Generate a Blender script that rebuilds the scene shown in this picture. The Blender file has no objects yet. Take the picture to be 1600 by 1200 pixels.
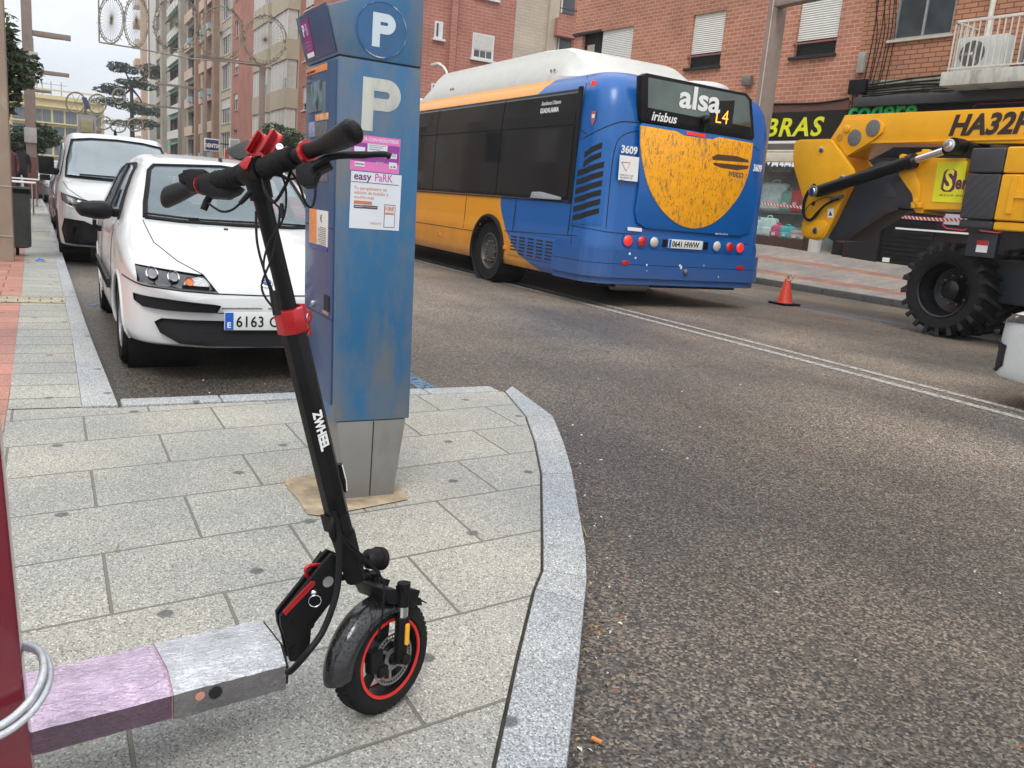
import bpy, bmesh, math, random
import numpy as np
from mathutils import Vector, Matrix
from mathutils.bvhtree import BVHTree
random.seed(7)
R_ = math.radians
SC = bpy.context.scene
COL = SC.collection

# ------------------------------------------------------------------ camera
F_PX = 1310.0
CAMH = 1.30
ROT = Matrix(((0.8772, 0.0293, -0.4791), (-0.4729, 0.2238, -0.8522), (0.0822, 0.9742, 0.2102)))
_x = ROT.col[0].normalized(); _z = (ROT.col[2] - _x * ROT.col[2].dot(_x)).normalized(); _y = _z.cross(_x)
ROT = Matrix((_x, _y, _z)).transposed()
CAM = Vector((0, 0, CAMH))
cam_d = bpy.data.cameras.new('camera')
cam_d.sensor_width = 36.0
cam_d.lens = F_PX / 1600.0 * 36.0
cam_d.clip_start = 0.02
cam_d.clip_end = 3000
cam = bpy.data.objects.new('camera', cam_d)
cam.matrix_world = Matrix.Translation(CAM) @ ROT.to_4x4()
COL.objects.link(cam)
SC.camera = cam

# ------------------------------------------------------------------ sky + sun (overcast)
SUN_EL, SUN_AZ = R_(52), R_(250)
world = bpy.data.worlds.new("World")
SC.world = world
world.use_nodes = True
wt = world.node_tree
wt.nodes.clear()
wo = wt.nodes.new('ShaderNodeOutputWorld')
bg = wt.nodes.new('ShaderNodeBackground')
sky = wt.nodes.new('ShaderNodeTexSky')
sky.sky_type = 'NISHITA'; sky.sun_disc = False
sky.sun_elevation = SUN_EL; sky.sun_rotation = SUN_AZ
sm_ = wt.nodes.new('ShaderNodeVectorMath'); sm_.operation = 'SCALE'; sm_.inputs['Scale'].default_value = 0.8
wt.links.new(sky.outputs[0], sm_.inputs[0])
tc = wt.nodes.new('ShaderNodeTexCoord')
mp = wt.nodes.new('ShaderNodeMapping'); mp.inputs['Scale'].default_value = (1.0, 1.0, 2.6)
wt.links.new(tc.outputs['Generated'], mp.inputs[0])
nz = wt.nodes.new('ShaderNodeTexNoise'); nz.inputs['Scale'].default_value = 2.2; nz.inputs['Detail'].default_value = 6; nz.inputs['Roughness'].default_value = .55
wt.links.new(mp.outputs[0], nz.inputs['Vector'])
cr = wt.nodes.new('ShaderNodeValToRGB')
cr.color_ramp.elements[0].position = .32; cr.color_ramp.elements[0].color = (4.7, 5.0, 5.5, 1)
cr.color_ramp.elements[1].position = .66; cr.color_ramp.elements[1].color = (7.0, 7.1, 7.2, 1)
wt.links.new(nz.outputs['Fac'], cr.inputs[0])
mx = wt.nodes.new('ShaderNodeMixRGB'); mx.inputs[0].default_value = .92
wt.links.new(sm_.outputs[0], mx.inputs[1]); wt.links.new(cr.outputs[0], mx.inputs[2])
sx_ = wt.nodes.new('ShaderNodeSeparateXYZ'); wt.links.new(tc.outputs['Generated'], sx_.inputs[0])   # overcast sky: brighter overhead than at the horizon
me_ = wt.nodes.new('ShaderNodeMath'); me_.operation = 'MULTIPLY_ADD'; me_.use_clamp = False; wt.links.new(sx_.outputs[2], me_.inputs[0]); me_.inputs[1].default_value = 1.35; me_.inputs[2].default_value = 1.2
vs_ = wt.nodes.new('ShaderNodeVectorMath'); vs_.operation = 'SCALE'; wt.links.new(mx.outputs[0], vs_.inputs[0]); wt.links.new(me_.outputs[0], vs_.inputs['Scale'])
wt.links.new(vs_.outputs[0], bg.inputs[0]); bg.inputs[1].default_value = 0.115
wt.links.new(bg.outputs[0], wo.inputs[0])
sl = bpy.data.lights.new('sun', 'SUN'); sl.energy = 1.3; sl.angle = R_(20); sl.color = (1, .97, .92)
so = bpy.data.objects.new('sun', sl); COL.objects.link(so)
sd = Vector((math.cos(SUN_EL) * math.sin(R_(215)), math.cos(SUN_EL) * math.cos(R_(215)), math.sin(SUN_EL)))
sky.sun_rotation = R_(215)
so.rotation_euler = (-sd).to_track_quat('-Z', 'Y').to_euler()
SC.view_settings.view_transform = 'Standard'
SC.view_settings.look = 'None'
SC.view_settings.exposure = 0.18
SC.view_settings.gamma = 1.0
SC.view_settings.use_curve_mapping = False

# ------------------------------------------------------------------ picture ray helpers (turn a measured pixel into a point on a known plane)
def ray(px, py):
    return (ROT @ Vector(((px - 800) / F_PX, -(py - 600) / F_PX, -1.0)))
def onx(px, py, X):
    d = ray(px, py); return CAM + d * (X / d.x)
def ony(px, py, Y):
    d = ray(px, py); return CAM + d * (Y / d.y)
def onz(px, py, Z=0.0):
    d = ray(px, py); return CAM + d * ((Z - CAMH) / d.z)
def onp(px, py, p, n):
    d = ray(px, py); n = Vector(n); return CAM + d * ((Vector(p) - CAM).dot(n) / d.dot(n))
def dep(px, py, D):
    return CAM + ray(px, py) * D

# ------------------------------------------------------------------ materials
MATS = {}
def nd(nt, t, **k):
    n = nt.nodes.new('ShaderNode' + t)
    for a, b in k.items(): setattr(n, a, b)
    return n
def mat(name, col, rough=.5, metal=0., var=.12, scale=6., bump=0., bscale=60., spec=.5, coat=0., emit=None, trans=0., alpha=1., dirt=None, dscale=3.):
    if name in MATS: return MATS[name]
    m = bpy.data.materials.new(name); m.use_nodes = True
    nt = m.node_tree; b = nt.nodes['Principled BSDF']
    tcn = nd(nt, 'TexCoord')
    n1 = nd(nt, 'TexNoise'); n1.inputs['Scale'].default_value = scale; n1.inputs['Detail'].default_value = 5
    nt.links.new(tcn.outputs['Object'], n1.inputs['Vector'])
    r = nd(nt, 'ValToRGB')
    c = Vector(col)
    lo = c * (1 - var); hi = c * (1 + var)
    r.color_ramp.elements[0].position = .3; r.color_ramp.elements[0].color = (*lo, 1)
    r.color_ramp.elements[1].position = .7; r.color_ramp.elements[1].color = (*[min(1, v) for v in hi], 1)
    nt.links.new(n1.outputs['Fac'], r.inputs[0])
    out = r.outputs[0]
    if dirt:
        dcol, lo_, hi_ = dirt
        n3 = nd(nt, 'TexNoise'); n3.inputs['Scale'].default_value = dscale; n3.inputs['Detail'].default_value = 8; n3.inputs['Roughness'].default_value = .65
        mpn = nd(nt, 'Mapping'); mpn.inputs['Scale'].default_value = (1, 1, .35)
        nt.links.new(tcn.outputs['Object'], mpn.inputs[0]); nt.links.new(mpn.outputs[0], n3.inputs['Vector'])
        r3 = nd(nt, 'ValToRGB'); r3.color_ramp.elements[0].position = lo_; r3.color_ramp.elements[1].position = hi_
        nt.links.new(n3.outputs['Fac'], r3.inputs[0])
        mxn = nd(nt, 'MixRGB'); mxn.inputs[2].default_value = (*dcol, 1)
        nt.links.new(r3.outputs[0], mxn.inputs[0]); nt.links.new(out, mxn.inputs[1]); out = mxn.outputs[0]
    nt.links.new(out, b.inputs['Base Color'])
    b.inputs['Metallic'].default_value = metal
    b.inputs['Specular IOR Level'].default_value = spec
    rr = nd(nt, 'MapRange'); rr.inputs[3].default_value = max(.02, rough * .85); rr.inputs[4].default_value = min(1, rough * 1.18)
    nt.links.new(n1.outputs['Fac'], rr.inputs[0]); nt.links.new(rr.outputs[0], b.inputs['Roughness'])
    if coat: b.inputs['Coat Weight'].default_value = coat; b.inputs['Coat Roughness'].default_value = .06
    if trans: b.inputs['Transmission Weight'].default_value = trans
    if alpha < 1: b.inputs['Alpha'].default_value = alpha
    if bump:
        n2 = nd(nt, 'TexNoise'); n2.inputs['Scale'].default_value = bscale; n2.inputs['Detail'].default_value = 3
        nt.links.new(tcn.outputs['Object'], n2.inputs['Vector'])
        bp = nd(nt, 'Bump'); bp.inputs['Strength'].default_value = bump; bp.inputs['Distance'].default_value = .01
        nt.links.new(n2.outputs['Fac'], bp.inputs['Height']); nt.links.new(bp.outputs[0], b.inputs['Normal'])
    if emit:
        b.inputs['Emission Color'].default_value = (*emit[0], 1); b.inputs['Emission Strength'].default_value = emit[1]
    MATS[name] = m
    return m

def brickmat(name, c1, c2, mortar, bw=.25, bh=.075, ms=.012, var=.5, stain=(.25, .2, .17)):
    m = bpy.data.materials.new(name); m.use_nodes = True
    nt = m.node_tree; b = nt.nodes['Principled BSDF']; L = nt.links.new
    g = nd(nt, 'NewGeometry')
    cr_ = nd(nt, 'VectorMath', operation='CROSS_PRODUCT'); L(g.outputs['True Normal'], cr_.inputs[0]); cr_.inputs[1].default_value = (0, 0, 1)
    dt = nd(nt, 'VectorMath', operation='DOT_PRODUCT'); L(g.outputs['Position'], dt.inputs[0]); L(cr_.outputs[0], dt.inputs[1])
    sp = nd(nt, 'SeparateXYZ'); L(g.outputs['Position'], sp.inputs[0])
    cb = nd(nt, 'CombineXYZ'); L(dt.outputs['Value'], cb.inputs[0]); L(sp.outputs[2], cb.inputs[1])
    br = nd(nt, 'TexBrick'); L(cb.outputs[0], br.inputs['Vector'])
    br.inputs['Scale'].default_value = 1; br.inputs['Brick Width'].default_value = bw; br.inputs['Row Height'].default_value = bh
    br.inputs['Mortar Size'].default_value = ms; br.inputs['Mortar Smooth'].default_value = .3
    br.inputs['Color1'].default_value = (*c1, 1); br.inputs['Color2'].default_value = (*c2, 1); br.inputs['Mortar'].default_value = (*mortar, 1)
    nz_ = nd(nt, 'TexNoise'); nz_.inputs['Scale'].default_value = .7; nz_.inputs['Detail'].default_value = 8; L(g.outputs['Position'], nz_.inputs['Vector'])
    rp = nd(nt, 'ValToRGB'); rp.color_ramp.elements[0].position = .35; rp.color_ramp.elements[0].color = (.72, .7, .7, 1); rp.color_ramp.elements[1].position = .65; rp.color_ramp.elements[1].color = (1.08, 1.06, 1.05, 1)
    L(nz_.outputs['Fac'], rp.inputs[0])
    mm = nd(nt, 'MixRGB', blend_type='MULTIPLY'); mm.inputs[0].default_value = var; L(br.outputs['Color'], mm.inputs[1]); L(rp.outputs[0], mm.inputs[2])
    L(mm.outputs[0], b.inputs['Base Color']); b.inputs['Roughness'].default_value = .85
    bp = nd(nt, 'Bump'); bp.inputs['Strength'].default_value = .5; bp.inputs['Distance'].default_value = .01; bp.invert = True
    L(br.outputs['Fac'], bp.inputs['Height']); L(bp.outputs[0], b.inputs['Normal'])
    MATS[name] = m
    return m

def asphalt():
    m = bpy.data.materials.new('asphalt'); m.use_nodes = True
    nt = m.node_tree; b = nt.nodes['Principled BSDF']; L = nt.links.new
    g = nd(nt, 'NewGeometry')
    v = nd(nt, 'TexVoronoi'); v.inputs['Scale'].default_value = 115; L(g.outputs['Position'], v.inputs['Vector'])
    v2 = nd(nt, 'TexVoronoi'); v2.inputs['Scale'].default_value = 46; L(g.outputs['Position'], v2.inputs['Vector'])
    rp = nd(nt, 'ValToRGB'); e = rp.color_ramp.elements
    e[0].position = 0; e[0].color = (.020, .020, .021, 1); e[1].position = 1; e[1].color = (.29, .26, .225, 1)
    for p, c in ((.3, (.055, .052, .050)), (.62, (.105, .095, .086)), (.82, (.17, .15, .13)), (.93, (.23, .205, .175))):
        x = e.new(p); x.color = (*c, 1)
    sp = nd(nt, 'SeparateColor'); L(v.outputs['Color'], sp.inputs[0]); L(sp.outputs[0], rp.inputs[0])
    n1 = nd(nt, 'TexNoise'); n1.inputs['Scale'].default_value = .45; n1.inputs['Detail'].default_value = 6; L(g.outputs['Position'], n1.inputs['Vector'])
    r1 = nd(nt, 'ValToRGB'); r1.color_ramp.elements[0].position = .36; r1.color_ramp.elements[0].color = (.68, .70, .74, 1); r1.color_ramp.elements[1].position = .64; r1.color_ramp.elements[1].color = (1.28, 1.20, 1.10, 1)
    L(n1.outputs['Fac'], r1.inputs[0])
    mm = nd(nt, 'MixRGB', blend_type='MULTIPLY'); mm.inputs[0].default_value = 1; L(rp.outputs[0], mm.inputs[1]); L(r1.outputs[0], mm.inputs[2])
    # worn wheel tracks running along the street
    spp = nd(nt, 'SeparateXYZ'); L(g.outputs['Position'], spp.inputs[0])
    # wet, dirtier strip that follows the near kerb: distance to a point inside the kerb bend
    ds = nd(nt, 'VectorMath', operation='DISTANCE'); L(g.outputs['Position'], ds.inputs[0]); ds.inputs[1].default_value = (-1.1, 4.2, 0)
    nn = nd(nt, 'TexNoise'); nn.inputs['Scale'].default_value = 1.6; nn.inputs['Detail'].default_value = 6; L(g.outputs['Position'], nn.inputs['Vector'])
    ma = nd(nt, 'Math', operation='MULTIPLY_ADD'); L(nn.outputs['Fac'], ma.inputs[0]); ma.inputs[1].default_value = 1.3; L(ds.outputs['Value'], ma.inputs[2])
    mr = nd(nt, 'MapRange'); mr.inputs[1].default_value = 5.4; mr.inputs[2].default_value = 7.8; mr.inputs[3].default_value = .56; mr.inputs[4].default_value = 1.0
    L(ma.outputs[0], mr.inputs[0])
    m3 = nd(nt, 'VectorMath', operation='SCALE'); L(mm.outputs[0], m3.inputs[0]); L(mr.outputs[0], m3.inputs['Scale'])
    mpl = nd(nt, 'Mapping'); mpl.inputs['Scale'].default_value = (1.1, .07, 1); L(g.outputs['Position'], mpl.inputs[0])
    nl = nd(nt, 'TexNoise'); nl.inputs['Scale'].default_value = 1.0; nl.inputs['Detail'].default_value = 5; L(mpl.outputs[0], nl.inputs['Vector'])
    rl = nd(nt, 'MapRange'); rl.inputs[1].default_value = .35; rl.inputs[2].default_value = .65; rl.inputs[3].default_value = .80; rl.inputs[4].default_value = 1.18; L(nl.outputs['Fac'], rl.inputs[0])
    m5 = nd(nt, 'VectorMath', operation='SCALE'); L(m3.outputs[0], m5.inputs[0]); L(rl.outputs[0], m5.inputs['Scale'])
    # oil spots and fine cracks
    vo = nd(nt, 'TexVoronoi'); vo.voronoi_dimensions = '2D'; vo.inputs['Scale'].default_value = .55; vo.feature = 'DISTANCE_TO_EDGE'
    wn_ = nd(nt, 'TexNoise'); wn_.inputs['Scale'].default_value = 2.2; wn_.inputs['Detail'].default_value = 7; L(g.outputs['Position'], wn_.inputs['Vector'])
    wm = nd(nt, 'VectorMath', operation='MULTIPLY_ADD'); L(wn_.outputs['Color'], wm.inputs[0]); wm.inputs[1].default_value = (1.3, 1.3, 0); L(g.outputs['Position'], wm.inputs[2]); L(wm.outputs[0], vo.inputs['Vector'])
    ck = nd(nt, 'MapRange'); ck.inputs[1].default_value = .003; ck.inputs[2].default_value = .009; ck.inputs[3].default_value = .55; ck.inputs[4].default_value = 1; L(vo.outputs['Distance'], ck.inputs[0])
    gate = nd(nt, 'MapRange'); gate.inputs[1].default_value = .52; gate.inputs[2].default_value = .60; gate.inputs[3].default_value = 1; gate.inputs[4].default_value = 0; L(nl.outputs['Fac'], gate.inputs[0])
    cm_ = nd(nt, 'Math', operation='MAXIMUM'); L(ck.outputs[0], cm_.inputs[0]); L(gate.outputs[0], cm_.inputs[1])
    m6 = nd(nt, 'VectorMath', operation='SCALE'); L(m5.outputs[0], m6.inputs[0]); L(cm_.outputs[0], m6.inputs['Scale'])
    m4 = nd(nt, 'VectorMath', operation='MULTIPLY'); L(m6.outputs[0], m4.inputs[0]); m4.inputs[1].default_value = (1.46, 1.39, 1.29)
    L(m4.outputs[0], b.inputs['Base Color'])
    r2 = nd(nt, 'MapRange'); r2.inputs[3].default_value = .32; r2.inputs[4].default_value = .68; L(n1.outputs['Fac'], r2.inputs[0]); L(r2.outputs[0], b.inputs['Roughness'])
    ad = nd(nt, 'MixRGB'); ad.inputs[0].default_value = .4; L(v.outputs['Distance'], ad.inputs[1]); L(v2.outputs['Distance'], ad.inputs[2])
    bp = nd(nt, 'Bump'); bp.inputs['Strength'].default_value = .9; bp.inputs['Distance'].default_value = .004; bp.invert = True
    L(ad.outputs[0], bp.inputs['Height']); L(bp.outputs[0], b.inputs['Normal'])
    return m

def granite(name, base, speck=260, bw=0, bh=0, slope=0, off=(0, 0), joint=(.05, .045, .035), dark=.35, tint=.12, contrast=1.0, ms=.006):
    m = bpy.data.materials.new(name); m.use_nodes = True
    nt = m.node_tree; b = nt.nodes['Principled BSDF']; L = nt.links.new
    g = nd(nt, 'NewGeometry')
    v = nd(nt, 'TexVoronoi'); v.inputs['Scale'].default_value = speck; L(g.outputs['Position'], v.inputs['Vector'])
    sp = nd(nt, 'SeparateColor'); L(v.outputs['Color'], sp.inputs[0])
    rp = nd(nt, 'ValToRGB'); e = rp.color_ramp.elements
    B = Vector(base)
    e[0].position = 0; e[0].color = (*(B * dark), 1); e[1].position = 1; e[1].color = (*[min(1, x) for x in (B * 1.9)], 1)
    for p, k in ((.16, .55), (.34, .88), (.7, 1.08), (.9, 1.4)):
        x = e.new(p); x.color = (*[min(1, q) for q in (B * (1 + (k - 1) * contrast))], 1)
    L(sp.outputs[1], rp.inputs[0])
    n1 = nd(nt, 'TexNoise'); n1.inputs['Scale'].default_value = 1.3; n1.inputs['Detail'].default_value = 7; L(g.outputs['Position'], n1.inputs['Vector'])
    r1 = nd(nt, 'ValToRGB'); r1.color_ramp.elements[0].position = .35; r1.color_ramp.elements[0].color = (.80, .83, .87, 1); r1.color_ramp.elements[1].position = .65; r1.color_ramp.elements[1].color = (1.12, 1.09, 1.02, 1)
    L(n1.outputs['Fac'], r1.inputs[0])
    mm = nd(nt, 'MixRGB', blend_type='MULTIPLY'); mm.inputs[0].default_value = 1; L(rp.outputs[0], mm.inputs[1]); L(r1.outputs[0], mm.inputs[2])
    out = mm.outputs[0]
    # gum spots and stains
    vs = nd(nt, 'TexVoronoi'); vs.voronoi_dimensions = '2D'; vs.inputs['Scale'].default_value = 1.7; L(g.outputs['Position'], vs.inputs['Vector'])
    ls = nd(nt, 'MapRange'); ls.inputs[1].default_value = .030; ls.inputs[2].default_value = .045; ls.inputs[3].default_value = .75; ls.inputs[4].default_value = 0; L(vs.outputs['Distance'], ls.inputs[0])
    mg = nd(nt, 'MixRGB'); L(ls.outputs[0], mg.inputs[0]); L(out, mg.inputs[1]); mg.inputs[2].default_value = (.045, .045, .05, 1); out = mg.outputs[0]
    hgt = v.outputs['Distance']
    if bw:
        s = nd(nt, 'SeparateXYZ'); L(g.outputs['Position'], s.inputs[0])
        ml = nd(nt, 'Math', operation='MULTIPLY_ADD'); L(s.outputs[0], ml.inputs[0]); ml.inputs[1].default_value = -slope; L(s.outputs[1], ml.inputs[2])
        cb = nd(nt, 'CombineXYZ')
        a1 = nd(nt, 'Math', operation='ADD'); L(s.outputs[0], a1.inputs[0]); a1.inputs[1].default_value = off[0]
        a2 = nd(nt, 'Math', operation='ADD'); L(ml.outputs[0], a2.inputs[0]); a2.inputs[1].default_value = off[1]
        wn = nd(nt, 'TexNoise'); wn.inputs['Scale'].default_value = 9; L(g.outputs['Position'], wn.inputs['Vector'])
        w2 = nd(nt, 'MapRange'); w2.inputs[3].default_value = -.004; w2.inputs[4].default_value = .004; L(wn.outputs['Fac'], w2.inputs[0])
        a3 = nd(nt, 'Math', operation='ADD'); L(a2.outputs[0], a3.inputs[0]); L(w2.outputs[0], a3.inputs[1])
        L(a1.outputs[0], cb.inputs[0]); L(a3.outputs[0], cb.inputs[1])
        br = nd(nt, 'TexBrick'); L(cb.outputs[0], br.inputs['Vector'])
        br.inputs['Scale'].default_value = 1; br.inputs['Brick Width'].default_value = bw; br.inputs['Row Height'].default_value = bh
        br.inputs['Mortar Size'].default_value = ms; br.inputs['Mortar Smooth'].default_value = .35; br.offset = .5; br.inputs['Bias'].default_value = 0
        br.inputs['Color1'].default_value = (1 - tint, 1 - tint, 1 - tint * .8, 1); br.inputs['Color2'].default_value = (1 + tint, 1 + tint * .9, 1 + tint * .7, 1); br.inputs['Mortar'].default_value = (1, 1, 1, 1)
        mt = nd(nt, 'MixRGB', blend_type='MULTIPLY'); mt.inputs[0].default_value = 1; L(out, mt.inputs[1]); L(br.outputs['Color'], mt.inputs[2])
        mj = nd(nt, 'MixRGB'); L(br.outputs['Fac'], mj.inputs[0]); L(mt.outputs[0], mj.inputs[1]); mj.inputs[2].default_value = (*joint, 1); out = mj.outputs[0]
        bp2 = nd(nt, 'Bump'); bp2.inputs['Strength'].default_value = .8; bp2.inputs['Distance'].default_value = .006; bp2.invert = True; L(br.outputs['Fac'], bp2.inputs['Height'])
    L(out, b.inputs['Base Color'])
    b.inputs['Roughness'].default_value = .62
    bp = nd(nt, 'Bump'); bp.inputs['Strength'].default_value = .35; bp.inputs['Distance'].default_value = .0015; L(hgt, bp.inputs['Height'])
    if bw: L(bp2.outputs[0], bp.inputs['Normal'])
    L(bp.outputs[0], b.inputs['Normal'])
    MATS[name] = m
    return m

M_black = mat('black plastic', (.009, .009, .010), .42, var=.3, bump=.15, bscale=300, spec=.16)
M_blackp = mat('satin black paint', (.007, .007, .008), .36, var=.25, bump=.08, bscale=400, spec=.22)
M_rubber = mat('rubber', (.012, .012, .012), .72, var=.35, scale=20, bump=.3, bscale=120, spec=.18)
M_red = mat('red anodised metal', (.42, .008, .012), .28, metal=.35, var=.2, coat=.4)
M_steel = mat('steel', (.55, .55, .56), .3, metal=1., var=.15, scale=30)
M_chrome = mat('chrome', (.75, .75, .76), .12, metal=1., var=.05)
M_dsteel = mat('dull steel', (.25, .24, .23), .5, metal=.8, var=.25, scale=40)
M_white = mat('white car paint', (.55, .56, .555), .28, var=.035, scale=3, coat=.7)
M_glass = mat('car glass', (.035, .045, .05), .04, var=.15, spec=.9, coat=1.)
M_wscreen = mat('windscreen glass', (.13, .17, .19), .05, var=.25, scale=2, spec=1., coat=1.)
M_dark = mat('dark void', (.006, .006, .007), .8, var=.2)
M_wht = mat('white vinyl', (.78, .78, .76), .5, var=.04)
M_taupe = mat('taupe painted steel', (.27, .215, .18), .55, var=.08, dirt=((.16, .12, .1), .55, .8))
M_rust = mat('rust brown painted steel', (.14, .055, .04), .6, var=.15)
M_orange_l = mat('amber lamp', (.75, .22, .02), .25, var=.1, coat=.5)
M_redl = mat('red lamp glass', (.5, .01, .012), .18, var=.15, coat=.8)
M_redlit = mat('lit red lamp', (.8, .02, .015), .2, coat=.8, emit=((1, .04, .02), .4))
M_clearl = mat('clear lamp glass', (.55, .5, .42), .15, var=.15, coat=.8)

# ------------------------------------------------------------------ mesh builder
class MB:
    def __init__(s): s.v = []; s.f = []; s.m = []
    def add(s, vs, fs, m=0):
        o = len(s.v); s.v += [tuple(v) for v in vs]
        for f in fs: s.f.append([o + i for i in f]); s.m.append(m)
        return s
    def hexa(s, p, m=0):
        return s.add(p, [(0, 3, 2, 1), (4, 5, 6, 7), (0, 1, 5, 4), (1, 2, 6, 5), (2, 3, 7, 6), (3, 0, 4, 7)], m)
    def box(s, a, b, m=0):
        x0, y0, z0 = a; x1, y1, z1 = b
        return s.hexa([(x0, y0, z0), (x1, y0, z0), (x1, y1, z0), (x0, y1, z0), (x0, y0, z1), (x1, y0, z1), (x1, y1, z1), (x0, y1, z1)], m)
    def obox(s, c, ax, ay, az, m=0):
        c = Vector(c); ax = Vector(ax); ay = Vector(ay); az = Vector(az)
        P = [c + ax * i + ay * j + az * k for k in (-1, 1) for i, j in ((-1, -1), (1, -1), (1, 1), (-1, 1))]
        return s.hexa(P, m)
    def prism(s, pts, vec, m=0):
        pts = [Vector(p) for p in pts]; vec = Vector(vec); n = len(pts)
        vs = pts + [p + vec for p in pts]
        fs = [list(range(n))[::-1], list(range(n, 2 * n))] + [(i, (i + 1) % n, n + (i + 1) % n, n + i) for i in range(n)]
        return s.add(vs, fs, m)
    def tube(s, pts, r, n=8, m=0, caps=True, flat=None):
        pts = [Vector(p) for p in pts]; k = len(pts)
        rs = r if isinstance(r, (list, tuple)) else [r] * k
        T = [(pts[min(i + 1, k - 1)] - pts[max(i - 1, 0)]).normalized() for i in range(k)]
        up = Vector((0, 0, 1)) if abs(T[0].z) < .9 else Vector((1, 0, 0))
        u = T[0].cross(up).normalized(); vs = []
        for i in range(k):
            u = (u - T[i] * u.dot(T[i])).normalized(); w = T[i].cross(u)
            for j in range(n):
                a = 2 * math.pi * j / n
                vs.append(pts[i] + (u * math.cos(a) + w * math.sin(a)) * rs[i])
        fs = [(i * n + j, i * n + (j + 1) % n, (i + 1) * n + (j + 1) % n, (i + 1) * n + j) for i in range(k - 1) for j in range(n)]
        if caps: fs += [list(range(n))[::-1], list(range((k - 1) * n, k * n))]
        return s.add(vs, fs, m)
    def lathe(s, prof, o, axis, n=24, m=0, closed=False, a0=0., a1=None, caps=True):
        o = Vector(o); ax = Vector(axis).normalized()
        up = Vector((0, 0, 1)) if abs(ax.z) < .9 else Vector((1, 0, 0))
        u = ax.cross(up).normalized(); w = ax.cross(u); vs = []
        full = a1 is None; nn = n if full else n + 1; A1 = 2 * math.pi if full else a1
        for (r, h) in prof:
            for j in range(nn):
                a = a0 + (A1 - (0 if full else a0)) * j / n if not full else 2 * math.pi * j / n
                vs.append(o + ax * h + (u * math.cos(a) + w * math.sin(a)) * r)
        K = len(prof); fs = []
        for i in range(K if closed else K - 1):
            i2 = (i + 1) % K
            for j in range(n if full else n):
                j2 = (j + 1) % nn if full else j + 1
                fs.append((i * nn + j, i * nn + j2, i2 * nn + j2, i2 * nn + j))
        if full and not closed and caps:
            if prof[0][0] > 1e-5: fs.append(list(range(n))[::-1])
            if prof[-1][0] > 1e-5: fs.append(list(range((K - 1) * n, K * n)))
        return s.add(vs, fs, m)
    def build(s, name, mats, parent=None, local=False, smooth=None, bevel=0, kind=None, seg=2):
        me = bpy.data.meshes.new(name)
        off = Vector((0, 0, 0))
        if parent is not None and not local:
            p = parent
            while p.parent: p = p.parent
            off = p.location
        me.from_pydata([(v[0] - off[0], v[1] - off[1], v[2] - off[2]) for v in s.v], [], s.f)
        if not isinstance(mats, (list, tuple)): mats = [mats]
        for x in mats: me.materials.append(x)
        if len(mats) > 1: me.polygons.foreach_set('material_index', s.m)
        bm = bmesh.new(); bm.from_mesh(me)
        bmesh.ops.remove_doubles(bm, verts=bm.verts, dist=1e-6)
        bmesh.ops.recalc_face_normals(bm, faces=bm.faces)
        if bevel:
            es = [e for e in bm.edges if len(e.link_faces) == 2 and e.calc_face_angle(0) > R_(28)]
            try: bmesh.ops.bevel(bm, geom=es, offset=bevel, segments=seg, profile=.6, affect='EDGES', clamp_overlap=True)
            except Exception: pass
            if smooth is None: smooth = 35
        bm.to_mesh(me); bm.free()
        if smooth:
            me.shade_smooth()
            try: me.set_sharp_from_angle(angle=R_(smooth))
            except Exception: pass
        o = bpy.data.objects.new(name, me); COL.objects.link(o)
        if parent is not None: o.parent = parent
        if kind: o['kind'] = kind
        return o
def tag(o, label, cat, group=None):
    o['label'] = label; o['category'] = cat
    if group: o['group'] = group
    return o
def thing(name, label, cat, loc=(0, 0, 0), rz=0, group=None):
    o = bpy.data.objects.new(name, None); o.empty_display_size = .1; COL.objects.link(o)
    o.location = loc; o.rotation_euler = (0, 0, rz)
    return tag(o, label, cat, group)
def copy_tree(root, loc, rz=None, label=None):
    r = root.copy(); COL.objects.link(r); r.location = loc
    if rz is not None: r.rotation_euler = (0, 0, rz)
    if label: r['label'] = label
    def rec(a, b):
        for ch in list(a.children):
            c = ch.copy(); COL.objects.link(c); c.parent = b; rec(ch, c)
    rec(root, r)
    return r
def text(body, size, m, o, xd, yd, parent, name='lettering', ext=.0015, shear=0., bold=0., sx=1., align='LEFT', local=False, space=1., label=None):
    cu = bpy.data.curves.new(name, 'FONT'); cu.body = body; cu.size = size; cu.extrude = ext; cu.shear = shear; cu.offset = bold
    cu.align_x = align; cu.space_character = space; cu.resolution_u = 3
    ob = bpy.data.objects.new('tmp', cu); COL.objects.link(ob)
    bpy.context.view_layer.update()
    me0 = bpy.data.meshes.new_from_object(ob.evaluated_get(bpy.context.evaluated_depsgraph_get()))
    xd = Vector(xd).normalized(); yd = Vector(yd).normalized(); zd = xd.cross(yd).normalized(); o = Vector(o)
    mb = MB(); mb.add([o + xd * v.co.x * sx + yd * v.co.y + zd * v.co.z for v in me0.vertices], [list(p.vertices) for p in me0.polygons])
    bpy.data.objects.remove(ob); bpy.data.curves.remove(cu); bpy.data.meshes.remove(me0)
    r = mb.build(name, m, parent, local=local)
    if label: r['label'] = label
    return r
def bez(pts, n=8):
    P = [Vector(p) for p in pts]; out = []
    for i in range(len(P) - 1):
        a = P[max(i - 1, 0)]; b = P[i]; c = P[i + 1]; d = P[min(i + 2, len(P) - 1)]
        for k in range(n):
            t = k / n
            out.append(.5 * ((2 * b) + (c - a) * t + (2 * a - 5 * b + 4 * c - d) * t * t + (3 * b - a - 3 * c + d) * t ** 3))
    out.append(P[-1]); return out
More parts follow.
